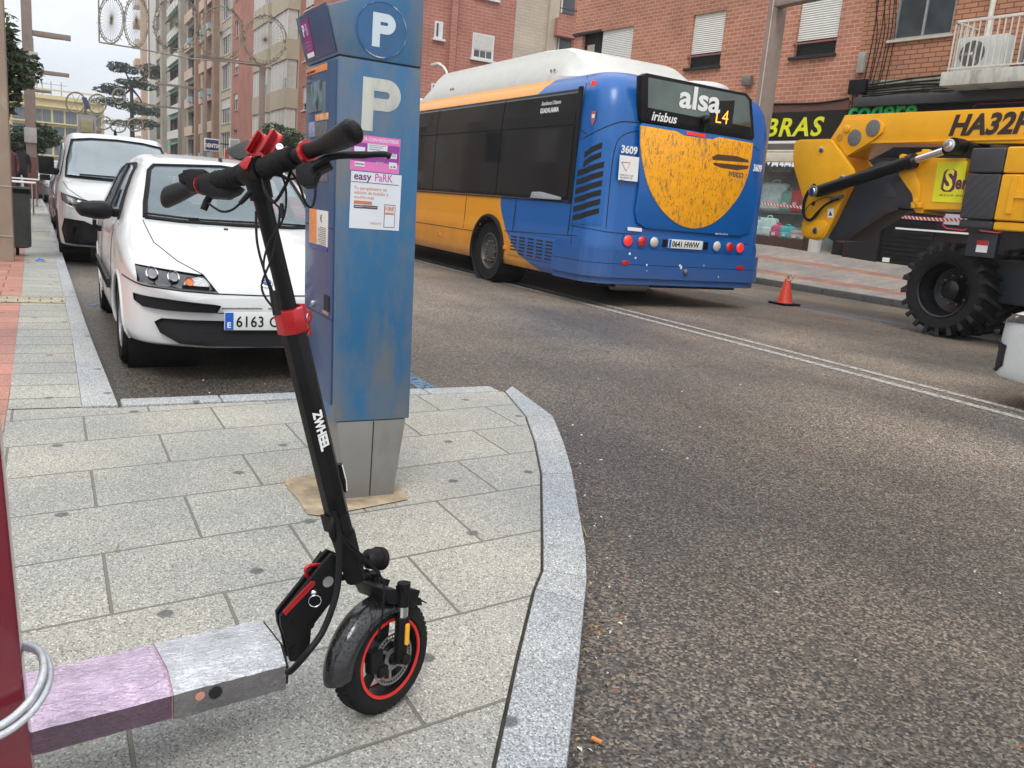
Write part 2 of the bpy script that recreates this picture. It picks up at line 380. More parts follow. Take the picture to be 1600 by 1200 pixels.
def catm(A, n):
    A = np.asarray(A, float); K = len(A); out = []
    for i in range(K - 1):
        a = A[max(i - 1, 0)]; b = A[i]; c = A[i + 1]; d = A[min(i + 2, K - 1)]
        for k in range(n):
            t = k / n
            out.append(.5 * (2 * b + (c - a) * t + (2 * a - 5 * b + 4 * c - d) * t * t + (3 * b - a - 3 * c + d) * t ** 3))
    out.append(A[-1]); return np.array(out)

# ------------------------------------------------------------------ ground, kerbs, pavements
M_asph = asphalt()
M_slab = granite('granite slabs', (.325, .315, .280), speck=235, bw=.60, bh=.42, slope=.12, off=(.18, .215), joint=(.155, .145, .12), contrast=.75, tint=.07, ms=.0055)
M_slab_s = granite('granite strip slabs', (.33, .325, .29), speck=235, bw=4.0, bh=.30, off=(3.0, 0), joint=(.10, .09, .07), ms=.006, tint=.1)
M_kerb = granite('kerb granite', (.33, .34, .345), speck=240, joint=(.06, .06, .06), dark=.45)
M_redp = granite('red paving', (.40, .185, .14), speck=240, bw=.4, bh=.30, joint=(.16, .08, .06), dark=.6, tint=.15, contrast=.5)
M_cob = granite('cobble', (.40, .35, .24), speck=200, bw=.17, bh=.13, joint=(.08, .07, .05), dark=.6)
def sheet(name, pts, m, z=None, thick=0.0):
    mb = MB(); P = [Vector((p[0], p[1], (p[2] if len(p) > 2 else z))) for p in pts]
    if thick: mb.prism(P, (0, 0, -thick))
    else: mb.add(P, [list(range(len(P)))])
    return mb.build(name, m, kind='structure')
mb = MB()
for i in range(-5, 10):
    for j in range(-3, 26): mb.add([(i * 12, j * 12, 0), (i * 12 + 12, j * 12, 0), (i * 12 + 12, j * 12 + 12, 0), (i * 12, j * 12 + 12, 0)], [(0, 1, 2, 3)])
mb.build('road', M_asph, kind='structure')
KIN = [(2.535, 4.59), (2.36, 4.0), (2.15, 3.53), (1.92, 3.07), (1.52, 2.377), (1.404, 2.18), (1.31, 2.07), (1.06, 1.725), (.80, 1.355), (.43, .95), (-.1, .5), (-.9, .12), (-3, -.2)]
KOUT = [(2.655, 4.72), (2.52, 3.97), (2.30, 3.50), (2.062, 3.035), (1.65, 2.30), (1.518, 2.09), (1.41, 1.94), (1.217, 1.67), (.945, 1.30), (.56, .86), (0, .36), (-.85, -.05), (-3, -.38)]
ZP = .12
KM = [((a + c) / 2, (b + d) / 2) for (a, b), (c, d) in zip(KIN, KOUT)]
KG = [(a - .009, b + .004) for a, b in KIN]
pav = [(-30, -.2), (-3, -.2)] + KG[:-1][::-1] + [(.27, 4.56), (.12, 4.58), (.12, 6.8), (.06, 12.7), (-.13, 27), (-1.2, 70), (-1.2, 200), (-30, 200)]
sheet('pavement', pav, M_slab, ZP, .30)
sheet('joint_bed', [(-3, -.3)] + KM[:-1][::-1] + [(0, 4.6), (-3, 4.6)], mat('joint dirt', (.05, .042, .03), .95, var=.4, scale=20), ZP - .012, .2)
sheet('pavement_strip', [(-.20, 4.6), (.118, 4.59), (.118, 6.8), (.058, 12.7), (-.13, 27), (-1.2, 70), (-1.7, 70), (-.47, 27), (-.24, 9.3)], M_slab_s, ZP + .004)
sheet('red_paving', [(-12, 3.2), (-.205, 3.25), (-.205, 5.2), (-.245, 9.3), (-.475, 27), (-1.7, 70), (-12, 70)], M_redp, ZP + .004)
sheet('cobble_band', [(-12, 8.25), (.11, 8.25), (.108, 8.62), (-12, 8.62)], M_cob, ZP + .009)
sheet('cobble_band', [(-12, 17.2), (.02, 17.2), (.015, 17.6), (-12, 17.6)], M_cob, ZP + .009)
# kerb stones
mb = MB()
def stones(inner, outer, top=ZP + .006, gap=.006, cuts=None):
    for k in range(len(inner) - 1):
        a, b = Vector((*inner[k], 0)), Vector((*inner[k + 1], 0)); c, d = Vector((*outer[k], 0)), Vector((*outer[k + 1], 0))
        t = gap / max((b - a).length, .01) * .5
        a2, b2 = a.lerp(b, t), b.lerp(a, t); c2, d2 = c.lerp(d, t), d.lerp(c, t)
        zt = top + random.uniform(-.002, .002)
        mb.hexa([(a2.x, a2.y, -.05), (b2.x, b2.y, -.05), (d2.x, d2.y, -.05), (c2.x, c2.y, -.05), (a2.x, a2.y, zt), (b2.x, b2.y, zt), (d2.x, d2.y, zt), (c2.x, c2.y, zt)])
idx = [0, 1, 3, 4, 7, 9, 10, 11]
stones([KIN[i] for i in (0, 1)] , [KOUT[i] for i in (0, 1)])
def bend(i0, i1):
    stones(KIN[i0:i1 + 1], KOUT[i0:i1 + 1], gap=0.0)
for a, b in ((1, 3), (3, 4)): bend(a, b)
stones([KIN[4], KIN[5]], [KOUT[4], KOUT[5]], gap=.0); stones([KIN[5], KIN[6]], [KOUT[5], KOUT[6]], gap=.003); stones([KIN[6], KIN[7]], [KOUT[6], KOUT[7]], gap=0); stones([KIN[7], KIN[8]], [KOUT[7], KOUT[8]], gap=0)
for i in range(8, 12): stones([KIN[i], KIN[i + 1]], [KOUT[i], KOUT[i + 1]])
mb.build('kerb', M_kerb, kind='structure', bevel=.008)
mb = MB()
bx = [.30, .80, 1.42, 2.02, 2.50]
for i in range(4): stones([(bx[i], 4.585), (bx[i + 1], 4.595)], [(bx[i], 4.73), (bx[i + 1], 4.74)])
mb.build('kerb', M_kerb, kind='structure', bevel=.008)
mb = MB()
def kx(y):
    P = [(4.60, .285, .12), (6.8, .235, .12), (12.7, .155, .058), (27, -.03, -.13), (70, -1.0, -1.2)]
    for (y0, o0, i0), (y1, o1, i1) in zip(P, P[1:]):
        if y <= y1: t = (y - y0) / (y1 - y0); return i0 + (i1 - i0) * t, o0 + (o1 - o0) * t
    return P[-1][2], P[-1][1]
y = 4.585
while y < 69:
    l = random.uniform(.62, .95) if y < 20 else 2.0
    i0, o0 = kx(max(y, 4.6)); i1, o1 = kx(y + l)
    stones([(i0, y), (i1, y + l)], [(o0, y), (o1, y + l)]); y += l
mb.build('kerb', M_kerb, kind='structure', bevel=.006)
# old mortar patch round the meter foot
sheet('mortar_patch', [(*onz(px, py, ZP)[:2],) for px, py in ((443, 752), (500, 740), (560, 745), (622, 760), (637, 782), (560, 797), (505, 808), (480, 805), (466, 782), (452, 768))], mat('old mortar', (.36, .28, .18), .9, var=.3, scale=14, bump=.4, bscale=90, dirt=((.14, .11, .08), .5, .75), dscale=9), ZP + .005)
# road markings
def marking(name, pts, m):
    mb = MB(); n = len(pts) - 1
    for i in range(n):
        (x0, y0, w0), (x1, y1, w1) = pts[i], pts[i + 1]
        mb.add([(x0 - w0, y0, .005), (x0 + w0, y0, .005), (x1 + w1, y1, .005), (x1 - w1, y1, .005)], [(0, 1, 2, 3)])
    return mb.build(name, m, kind='structure')
def worn(name, col, cut):
    m = bpy.data.materials.new(name); m.use_nodes = True; nt = m.node_tree; b = nt.nodes['Principled BSDF']; L = nt.links.new
    g = nd(nt, 'NewGeometry'); n = nd(nt, 'TexNoise'); n.inputs['Scale'].default_value = 26; n.inputs['Detail'].default_value = 8; n.inputs['Roughness'].default_value = .75
    L(g.outputs['Position'], n.inputs['Vector']); r = nd(nt, 'ValToRGB'); r.color_ramp.elements[0].position = cut; r.color_ramp.elements[1].position = cut + .10
    L(n.outputs['Fac'], r.inputs[0]); L(r.outputs[0], b.inputs['Alpha']); b.inputs['Base Color'].default_value = (*col, 1); b.inputs['Roughness'].default_value = .6
    return m
M_line = worn('worn white road paint', (.42, .40, .37), .41)
M_bline = worn('worn blue road paint', (.10, .19, .29), .43)
marking('road_marking', [(6.46, -2, .055), (6.60, 6, .055), (6.60, 12, .055), (6.3, 60, .06)], M_line)
marking('road_marking', [(6.74, -2, .05), (6.88, 6, .05), (6.88, 12, .05), (6.6, 60, .06)], M_line)
marking('road_marking', [(11.2, -2, .05), (11.16, 8, .05), (11.18, 12.5, .05), (11.2, 60, .05)], worn('fresher blue road paint', (.08, .20, .34), .36))
marking('road_marking', [(2.26, 4.90, .07), (2.28, 6.2, .06), (2.35, 24, .05)], M_bline)
mb = MB(); mb.add([(.32, 8.95, .005), (.75, 8.95, .005), (.75, 9.12, .005), (.32, 9.12, .005)], [(0, 1, 2, 3)]); mb.build('road_marking', M_bline, kind='structure')
# far pavement, rising to the shop fronts
FP = Vector((16.94, 17.33, .77)); FD = Vector((-.1177, .993, 0)).normalized(); FN = Vector((-FD.y, FD.x, 0))  # FN points to the street
def fs(px, py, off=0.0):
    p = onp(px, py, FP + FN * off, FN); return ((p - FP).dot(FD), p.z)
def fp(s, z, off=0.0):
    p = FP + FD * s + FN * off; return Vector((p.x, p.y, z))
M_fpav = granite('far paving', (.33, .29, .26), speck=90, bw=.4, bh=.2, joint=(.2, .17, .15), dark=.6, tint=.10, contrast=.5)
M_fred = granite('far red paving', (.36, .19, .14), speck=90, bw=.2, bh=.4, joint=(.14, .1, .08), dark=.6, tint=.10, contrast=.5)
z0 = fs(1410, 414)[1]; s0 = fs(1410, 414)[0]; z1 = .77; sl_ = (z1 - z0) / (0 - s0)
def zb(s): return min(1.1, max(.15, .77 + sl_ * s))
KX = 13.95
mb = MB(); ys = [s * 2.0 for s in range(-8, 15)]
def far_strip(t0, t1, dz, name, m):
    mb = MB()
    for s_, s2 in zip(ys, ys[1:]):
        q = []
        for s, t in ((s_, t0), (s2, t0), (s2, t1), (s_, t1)):
            f = fp(s, zb(s)); k = Vector((KX, f.y, ZP)); p = k.lerp(f, t); q.append((p.x, p.y, p.z + dz))
        mb.add(q, [(0, 1, 2, 3)])
    return mb.build(name, m, kind='structure')
for t0, t1, k in ((0, .14, 0), (.14, .24, 1), (.24, .56, 0), (.56, .66, 1), (.66, 1.3, 0)): far_strip(t0, t1, 0, ('pavement', 'red_paving')[k], (M_fpav, M_fred)[k])
mb = MB(); mb.box((KX + 3, 50, -.1), (60, 200, .12)); mb.build('pavement', M_fpav, kind='structure')
mb = MB(); y = -6.0
M_fkerb = granite('dark kerb granite', (.10, .10, .098), speck=120, dark=.5)
while y < 48:
    mb.box((KX - .16, y + .004, -.05), (KX + .02, y + .99, ZP + .008)); y += 1.0
mb.build('kerb', M_fkerb, kind='structure', bevel=.01)
# litter: leaves, grit, twigs and a cigarette end
tag(MB().tube([onz(925, 1153, .008), onz(940, 1160, .008)], .0055, 8).build('cigarette_end', mat('cork paper', (.65, .24, .06), .8)), 'orange cigarette end lying on the wet asphalt near the bottom edge', 'cigarette end')
mb = MB(); p = onz(62, 407, ZP + .012)
mb.add([p + Vector(v) for v in ((-.055, -.03, 0), (.04, -.045, .008), (.07, .0, .0), (.02, .035, .016), (-.04, .03, .004), (0, 0, .03))], [(0, 1, 5), (1, 2, 5), (2, 3, 5), (3, 4, 5), (4, 0, 5)])
tag(mb.build('crumpled_wrapper', mat('blue foil', (.02, .12, .55), .25, metal=.4)), 'small crumpled blue wrapper on the pavement strip beside the kerb', 'wrapper')
mb = MB(); rnd = random.Random(3)
for i in range(560):
    if rnd.random() < .38:
        t = rnd.random(); k = rnd.randrange(0, 9); a = Vector((*KOUT[k], 0)).lerp(Vector((*KOUT[k + 1], 0)), t) + Vector((abs(rnd.gauss(.03, .10)), -.01, 0))
    else: a = Vector((rnd.uniform(.8, 6.5), rnd.uniform(.6, 7), 0))
    l = rnd.uniform(.004, .013); an = rnd.uniform(0, 6.3); u = Vector((math.cos(an), math.sin(an), 0)) * l; w = Vector((-math.sin(an), math.cos(an), 0)) * l * rnd.uniform(.25, .7)
    z = Vector((0, 0, rnd.uniform(.003, .008)))
    mb.add([a - u, a - w * .9 + z * .3, a + u, a + w + z], [(0, 1, 3), (1, 2, 3), (0, 2, 1), (0, 3, 2)], rnd.choice((0, 0, 1, 2)))
o = mb.build('grit', [mat('dry leaf bits', (.30, .21, .10), .9, var=.4, scale=40), mat('pale grit', (.55, .52, .46), .9), mat('brown leaf bits', (.22, .09, .04), .9)]); o['kind'] = 'stuff'
def twig(name, pts, r, c, label, cat):
    tag(MB().tube(bez(pts, 5), r, 6).build(name, mat('twig', c, .8)), label, cat)
twig('twig', [onz(905, 815, .01), onz(912, 826, .02), onz(916, 838, .008)], .0022, (.35, .24, .1), 'thin dry twig in the gutter against the curved kerb', 'twig')
twig('dry_leaf_stalk', [onz(175, 863, ZP + .004), onz(180, 860, ZP + .012), onz(184, 852, ZP + .004)], .0018, (.04, .03, .02), 'dark curled leaf stalk lying on the granite slabs', 'leaf stalk')
# ------------------------------------------------------------------ electric scooter
HD = R_(7); h = Vector((math.cos(HD), math.sin(HD), 0)); n_ = Vector((math.sin(HD), -math.cos(HD), 0)); Z = Vector((0, 0, 1))
contact = onz(589, 1110, ZP)
def axes(deg, lean):
    a = R_(deg); l = R_(lean); hh = Vector((math.cos(a), math.sin(a), 0)); nn = Vector((math.sin(a), -math.cos(a), 0)) * math.cos(l) + Z * math.sin(l)
    return hh, nn
hw, nw = axes(24, 5)                      # steering plane, wheel turned a little and leaning on the stand
axle = onp(597, 1022, contact, nw)
def sp(px, py, off=0.0): return onp(px, py, contact + nw * off, nw)
scoot = thing('electric_scooter', 'black folding electric scooter with red clamps and a film-wrapped deck, standing by the meter', 'scooter', (contact.x - .35, contact.y, ZP))
# deck
dc = Vector((.409, 1.6925, 0))            # centre of the deck's front end
def dk(a, b, z): p = dc + h * a + n_ * b; return Vector((p.x, p.y, z))
def deck_sec(a, g=0.0, wob=0.0):
    return [dk(a, s * b, z) for s, b, z in ((-1, .070, .262 - g), (-1, .083 + g, .268 - g), (-1, .083 + g, .304 + g), (-1, .066, .333 + g), (1, .052, .334 + g), (1, .086 + g, .303 + g), (1, .085 + g, .262 - g), (1, .070, .255 - g))]
def deck_part(name, a0, a1, g, mats, parent, mside=None, n=14, wob=.0):
    mb = MB(); vs = []; rr = random.Random(5)
    for i in range(n + 1):
        a = a0 + (a1 - a0) * i / n
        vs += [p + Vector((rr.uniform(-1, 1), rr.uniform(-1, 1), rr.uniform(-1, 1))) * wob for p in deck_sec(a, g)]
    for i in range(n):
        for j in range(8):
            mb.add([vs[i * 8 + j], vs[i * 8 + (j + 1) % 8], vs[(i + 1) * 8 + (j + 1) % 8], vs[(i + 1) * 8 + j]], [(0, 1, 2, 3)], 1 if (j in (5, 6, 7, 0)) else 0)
    mb.add(vs[:8], [tuple(range(8))], 1); mb.add(vs[-8:], [tuple(range(8))], 1)
    return mb.build(name, mats, parent, smooth=30)
def film(name, c, metal, streak, bs=.95):
    m = mat(name, c, .09, metal=metal, var=.35, scale=9, coat=.7)
    nt = m.node_tree; b = nt.nodes['Principled BSDF']; L = nt.links.new
    t = nd(nt, 'TexCoord'); w = nd(nt, 'TexNoise'); mpn = nd(nt, 'Mapping'); mpn.inputs['Rotation'].default_value = (0, 0, R_(35)); mpn.inputs['Scale'].default_value = (42, 150, 60)
    L(t.outputs['Object'], mpn.inputs[0]); L(mpn.outputs[0], w.inputs['Vector']); w.inputs['Scale'].default_value = 1; w.inputs['Detail'].default_value = 4; w.inputs['Distortion'].default_value = 1.6
    v = nd(nt, 'TexVoronoi'); v.inputs['Scale'].default_value = 140; v.feature = 'SMOOTH_F1'; L(t.outputs['Object'], v.inputs['Vector'])
    b1 = nd(nt, 'Bump'); b1.inputs['Strength'].default_value = bs; b1.inputs['Distance'].default_value = .010; L(w.outputs['Fac'], b1.inputs['Height'])
    lt = nd(nt, 'MapRange'); lt.inputs[1].default_value = .18; lt.inputs[2].default_value = .3; lt.inputs[3].default_value = 1; lt.inputs[4].default_value = 0; L(v.outputs['Distance'], lt.inputs[0])
    b2 = nd(nt, 'Bump'); b2.inputs['Strength'].default_value = .6; b2.inputs['Distance'].default_value = .002; L(lt.outputs[0], b2.inputs['Height']); L(b1.outputs[0], b2.inputs['Normal']); L(b2.outputs[0], b.inputs['Normal'])
    rp = nd(nt, 'ValToRGB'); rp.color_ramp.elements[0].position = .5; rp.color_ramp.elements[1].position = .84; L(w.outputs['Fac'], rp.inputs[0])
    mx_ = nd(nt, 'MixRGB'); old = b.inputs['Base Color'].links[0].from_socket; L(rp.outputs[0], mx_.inputs[0]); L(old, mx_.inputs[1]); mx_.inputs[2].default_value = (*streak, 1); L(mx_.outputs[0], b.inputs['Base Color'])  # pale streaks in the colour stand in for glints on the film's wrinkles
    return m
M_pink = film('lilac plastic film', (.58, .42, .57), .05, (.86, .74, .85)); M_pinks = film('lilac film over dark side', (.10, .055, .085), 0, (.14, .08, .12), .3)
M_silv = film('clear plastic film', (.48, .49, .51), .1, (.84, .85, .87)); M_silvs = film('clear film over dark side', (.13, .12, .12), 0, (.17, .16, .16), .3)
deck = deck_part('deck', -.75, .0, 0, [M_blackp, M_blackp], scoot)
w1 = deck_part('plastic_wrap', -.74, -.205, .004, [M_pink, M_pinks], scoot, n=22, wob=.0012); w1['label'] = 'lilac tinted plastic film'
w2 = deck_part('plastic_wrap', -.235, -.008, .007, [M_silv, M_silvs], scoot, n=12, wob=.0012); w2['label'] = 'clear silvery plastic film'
mb = MB()
for a in (-.238,):
    q = deck_sec(a, .0080); mb.tube(q[2:7], .0007, 5)
mb.build('tape_seam', mat('red tape edge', (.48, .22, .24), .4), scoot)
mb = MB(); p = dk(-.155, .094, .292); mb.lathe([(0, 0), (.012, .001), (.014, .003), (.0, .0035)], p - n_ * .002, n_, 8)
mb.build('charging_port', M_dark, scoot)
mb = MB(); p = dk(-.185, .0945, .293); mb.lathe([(0, 0), (.010, .0005), (.0, .001)], p - n_ * .001, n_, 8); mb.build('charging_port_cover', mat('pale coral cover', (.55, .25, .2), .5), scoot)
# folding bracket: two side plates
c0 = dk(0, 0, .3)
def bp(px, py, off=0.0): return onp(px, py, c0 + n_ * off, n_)
def z1(x, y): return (400 + x / 2.857, 720 + y / 2.857)
plate = [(100, 690), (118, 665), (300, 440), (330, 408), (372, 425), (378, 470), (352, 598), (300, 660), (240, 740), (236, 800), (215, 862), (180, 888), (145, 888), (125, 790), (105, 735)]
for off in (.034, .010):
    mb = MB(); P = [bp(*z1(*q), .034) + n_ * (off - .034) for q in plate]; mb.prism(P, n_ * .010)
    mb.build('bracket_plate', M_blackp, scoot, bevel=.0025)
mb = MB(); mb.prism([bp(*z1(*q), .034) - n_ * .040 for q in [(125, 700), (320, 430), (350, 470), (340, 590), (220, 700), (210, 850), (150, 870)]], n_ * .016); mb.build('bracket_core', M_black, scoot, bevel=.002)
mb = MB(); mb.prism([bp(*z1(*q), .046) for q in [(118, 672), (245, 536), (262, 536), (262, 552), (130, 690)]], n_ * .003); mb.build('red_stripe', M_red, scoot, bevel=.001)
mb = MB(); mb.tube(bez([bp(*z1(*q), .02) for q in [(252, 545), (232, 520), (222, 490), (236, 470), (290, 462)]], 6), [.0045] * 25, 8); mb.build('folding_lever', M_red, scoot, smooth=60)
mb = MB(); mb.lathe([(0, 0), (.0125, 0), (.0125, .003), (0, .0045)], bp(*z1(320, 538), .0445), n_, 24); mb.build('round_badge', M_steel, scoot, smooth=40)
mb = MB(); mb.lathe([(0, 0), (.008, 0), (.008, .004), (.004, .009), (0, .01)], bp(*z1(255, 585), .0445), n_, 14); rg = mb.build('key_lock', M_chrome, scoot, smooth=50)
mb = MB(); c = bp(*z1(263, 626), .056); a1 = (h * .9 + n_ * .3).normalized(); a2 = Z
mb.tube([c + (a1 * math.cos(t / 20 * 2 * math.pi) + a2 * math.sin(t / 20 * 2 * math.pi)) * .0135 for t in range(21)], .0013, 6); mb.build('key_ring', M_chrome, scoot, smooth=60)
for q in ((165, 722), (170, 840), (245, 735), (388, 520)): mb = MB(); mb.lathe([(0, 0), (.008, 0), (.0078, .002), (.004, .002), (.004, .001), (0, .001)], bp(*z1(*q), .0445), n_, 12); mb.build('bolt', M_black, scoot, smooth=40)
# stem
top = sp(399, 268); s_c1 = sp(452, 486); s_c2 = sp(458, 515); s_b = sp(526, 802)
ax_ = (top - s_b).normalized()
def octo(mb, p, q, r, m=0, rot=0.0, n=8): mb.tube([p, q], r, n, m)
mb = MB(); octo(mb, s_c2 - ax_ * .0, s_b, .0258); st = mb.build('lower_stem', M_blackp, scoot, smooth=20, bevel=.002)
mb = MB(); mb.tube([top + ax_ * .01, s_c1 - ax_ * .02], .0165, 20); mb.build('upper_stem', M_blackp, scoot, smooth=50)
mb = MB(); octo(mb, s_c1 + ax_ * .006, s_c2 - ax_ * .004, .031); cl = mb.build('stem_clamp', M_red, scoot, smooth=20, bevel=.002)
mb = MB(); q = [sp(474, 487, -.01), sp(482, 492, -.01), sp(479, 505, -.01), sp(482, 518, -.01), sp(476, 530, -.01)]
mb.tube(bez(q, 6), [.0075] * 12 + [.006] * 13, 8); q0 = sp(468, 482); mb.obox(q0 + nw * 0, hw * .008, nw * .012, ax_ * .010)
mb.build('clamp_lever', M_red, cl, smooth=50)
mb = MB(); mb.tube([sp(480, 490, .0), sp(476, 505, .0)], .003, 8); mb.build('clamp_screw', M_chrome, cl, smooth=50)
d1 = (s_b - sp(478, 600)).normalized()
text('ZWHEEL', .030, M_wht, sp(489, 646, .0275) , -ax_, nw.cross(-ax_) * -1 if nw.cross(-ax_).dot(hw) < 0 else nw.cross(-ax_), st, bold=.0012, sx=.72, ext=.0006)
mb = MB(); P = [sp(530, 725, .0), sp(537, 755, .0), sp(538, 768, .0)]; mb.tube(P, .007, 8); mb.build('side_reflector', M_black, scoot, smooth=50)
mb = MB(); mb.tube([sp(533.5, 726, .004), sp(540, 752, .004), sp(541, 767, .004)], .0028, 8); mb.build('reflector_rim', M_wht, scoot, smooth=50)
# neck, head tube, crown
neck2 = sp(556, 905)
mb = MB(); mb.tube([s_b + ax_ * .006, s_b.lerp(neck2, .35)], .0245, 10); mb.tube([s_b.lerp(neck2, .3), neck2], [.027, .022], 14)
mb.obox(s_b.lerp(neck2, .12) - hw * .018, hw * .012, nw * .02, ax_ * .02)
mb.build('neck', M_black, scoot, smooth=35, bevel=.001)
mb = MB(); mb.tube([neck2 + hw * -.02 + ax_ * .01, neck2 + hw * .035 - ax_ * .0], .014, 8)
mb.prism([sp(548, 903, -.05), sp(575, 905, -.05), sp(612, 918, -.05), sp(614, 930, -.05), sp(560, 926, -.05)], nw * .10)
mb.build('fork_crown', M_blackp, scoot, bevel=.004)
# headlight on the front
hl = sp(586, 873)
mb = MB(); fd = (hw * .96 - Z * .28).normalized()
mb.lathe([(.012, -.03), (.022, -.022), (.0245, .0), (.0245, .004), (.027, .005), (.027, .010), (.0245, .011), (.0265, .014), (.0265, .02), (.02, .022), (0, .022)], hl, fd, 24)
mb.obox(hl - fd * .03, fd * .02, nw * .008, Z * .010)
mb.build('headlight', M_black, scoot, smooth=35)
# wheel
RW = (axle - contact).length; kdn = (contact - axle).normalized()
uw = hw; vw = nw.cross(hw).normalized(); vw = vw if vw.z > 0 else -vw
def wp(r, ang, off=0.0): return axle + (uw * math.cos(R_(ang)) + vw * math.sin(R_(ang))) * r + nw * off
RT = .1335
prof = []
for k in range(13):
    a = math.pi * k / 12
    prof.append((RT - .030 + .030 * math.sin(a) ** .8, -.034 * math.cos(a)))
prof = [(.093, -.024), (.099, -.033)] + prof[1:-1] + [(.099, .033), (.093, .024)]
mb = MB(); mb.lathe(prof, axle, nw, 56, closed=True)
whl = mb.build('front_wheel', M_rubber, scoot, smooth=40)
mb = MB()
for k in range(56):   # shallow tread blocks
    a = 360 / 56 * k
    for sgn in (-1, 1):
        p = wp(RT - .0015, a + (3 if sgn > 0 else 0), sgn * .011); t = (uw * -math.sin(R_(a)) + vw * math.cos(R_(a))); rd = (p - nw * (sgn * .011) - axle).normalized()
        mb.obox(p, t * .0045, nw * .007, rd * .0018)
mb.build('tread', M_rubber, whl)
mb = MB()
for s in (-1, 1): mb.lathe([(.0935, s * .0275), (.0945, s * .0305), (.0875, s * .031), (.0865, s * .028)], axle, nw, 48, closed=True)
mb.build('rim_stripe', mat('red rim paint', (.6, .02, .015), .35, var=.1, coat=.3), whl, smooth=50)
mb = MB(); mb.lathe([(.095, -.023), (.095, .023), (.086, .019), (.084, .006), (.084, -.006), (.086, -.019)], axle, nw, 48, closed=True)
for k in range(5):
    a = 72 * k + 10; mb.prism([wp(.03, a - 14, -.008), wp(.084, a - 5, -.008), wp(.084, a + 5, -.008), wp(.03, a + 14, -.008)], nw * .016)
mb.lathe([(0, -.035), (.034, -.035), (.036, -.02), (.036, .02), (.028, .03), (.012, .032), (.012, .045), (0, .045)], axle, nw, 28)
mb.build('rim', M_blackp, whl, smooth=35)
# brake disc with drilled rim
mb = MB(); N = 44; ro, ri = .061, .046
for k in range(N):
    a0 = 360 / N * k; a1 = 360 / N * (k + 1); am = (a0 + a1) / 2
    for off in (.0335,):
        P = [wp(ri, a0), wp(ri, am), wp(ri, a1), wp(ro, a1), wp(ro, am), wp(ro, a0)]
        c = wp((ri + ro) / 2, am); hr = .0035; hh_ = [c + (uw * math.cos(R_(t)) + vw * math.sin(R_(t))) * hr for t in range(0, 360, 60)]
        ord_ = sorted(range(6), key=lambda i: math.atan2((P[i] - c).dot(vw), (P[i] - c).dot(uw))); P = [P[i] for i in ord_]
        ho = sorted(range(6), key=lambda i: math.atan2((hh_[i] - c).dot(vw), (hh_[i] - c).dot(uw))); hh_ = [hh_[i] for i in ho]
        V = [p + nw * off for p in P] + [p + nw * off for p in hh_] + [p + nw * (off + .002) for p in P] + [p + nw * (off + .002) for p in hh_]
        for i in range(6):
            j = (i + 1) % 6; mb.add([V[i], V[j], V[6 + j], V[6 + i]], [(0, 1, 2, 3)]); mb.add([V[12 + i], V[12 + j], V[18 + j], V[18 + i]], [(0, 1, 2, 3)])
for k in range(6):
    a = 60 * k; mb.prism([wp(.02, a - 8, .034), wp(.048, a + 14, .034), wp(.048, a + 24, .034), wp(.022, a + 14, .034)], nw * .0018)
mb.lathe([(.026, .034), (.026, .036), (.014, .036), (.014, .034)], axle, nw, 24, closed=True)
mb.build('brake_disc', M_dsteel, whl)
mb = MB(); p = wp(.055, 165, .030); mb.obox(p, uw * .018, vw * .026, nw * .012); p = wp(.04, 200, .040); mb.obox(p, uw * .014, vw * .012, nw * .006); mb.build('brake_caliper', M_black, scoot, bevel=.003)
# fork legs
for s in (1, -1):
    cr_ = sp(607, 915, .0) + nw * (s * .049); lo = wp(.012, 20, s * .049)
    dd = (lo - cr_).normalized(); L_ = (lo - cr_).length
    mb = MB(); mb.tube([cr_ - dd * .02, cr_ + dd * .035], [.0155, .0145], 16); fk = mb.build('fork_leg', M_blackp, scoot, smooth=40)
    mb = MB(); mb.tube([cr_ + dd * .034, cr_ + dd * .062], .0125, 18); mb.build('suspension_tube', M_chrome, fk, smooth=40)
    mb = MB(); mb.tube([cr_ + dd * .06, cr_ + dd * .064, cr_ + dd * (L_ * .8), lo + dd * .012], [.015, .0165, .0155, .013], 16); mb.lathe([(0, 0), (.013, 0), (.013, .009), (.008, .012), (0, .012)], lo + nw * (s * .012 if s > 0 else -.024), nw, 12)
    mb.build('fork_slider', M_black, fk, smooth=40)
    if s > 0:
        c_ = cr_ + dd * .098 + nw * .0155; u_ = dd.cross(nw).normalized()
        mb = MB(); mb.prism([c_ + dd * a + u_ * b for a, b in ((-.026, -.003), (-.022, -.006), (.022, -.006), (.026, 0), (.022, .006), (-.022, .006), (-.026, .003))], nw * .004); mb.build('reflector', mat('yellow reflector', (.85, .42, .02), .25, coat=.5), fk, bevel=.001)
    mb = MB(); mb.prism([sp(600, 908) + nw * (s * .049 - .014), sp(627, 912) + nw * (s * .049 - .014), sp(618, 940) + nw * (s * .049 - .014), sp(604, 934) + nw * (s * .049 - .014)], nw * .028); mb.build('fork_cap', M_blackp, fk, bevel=.003)
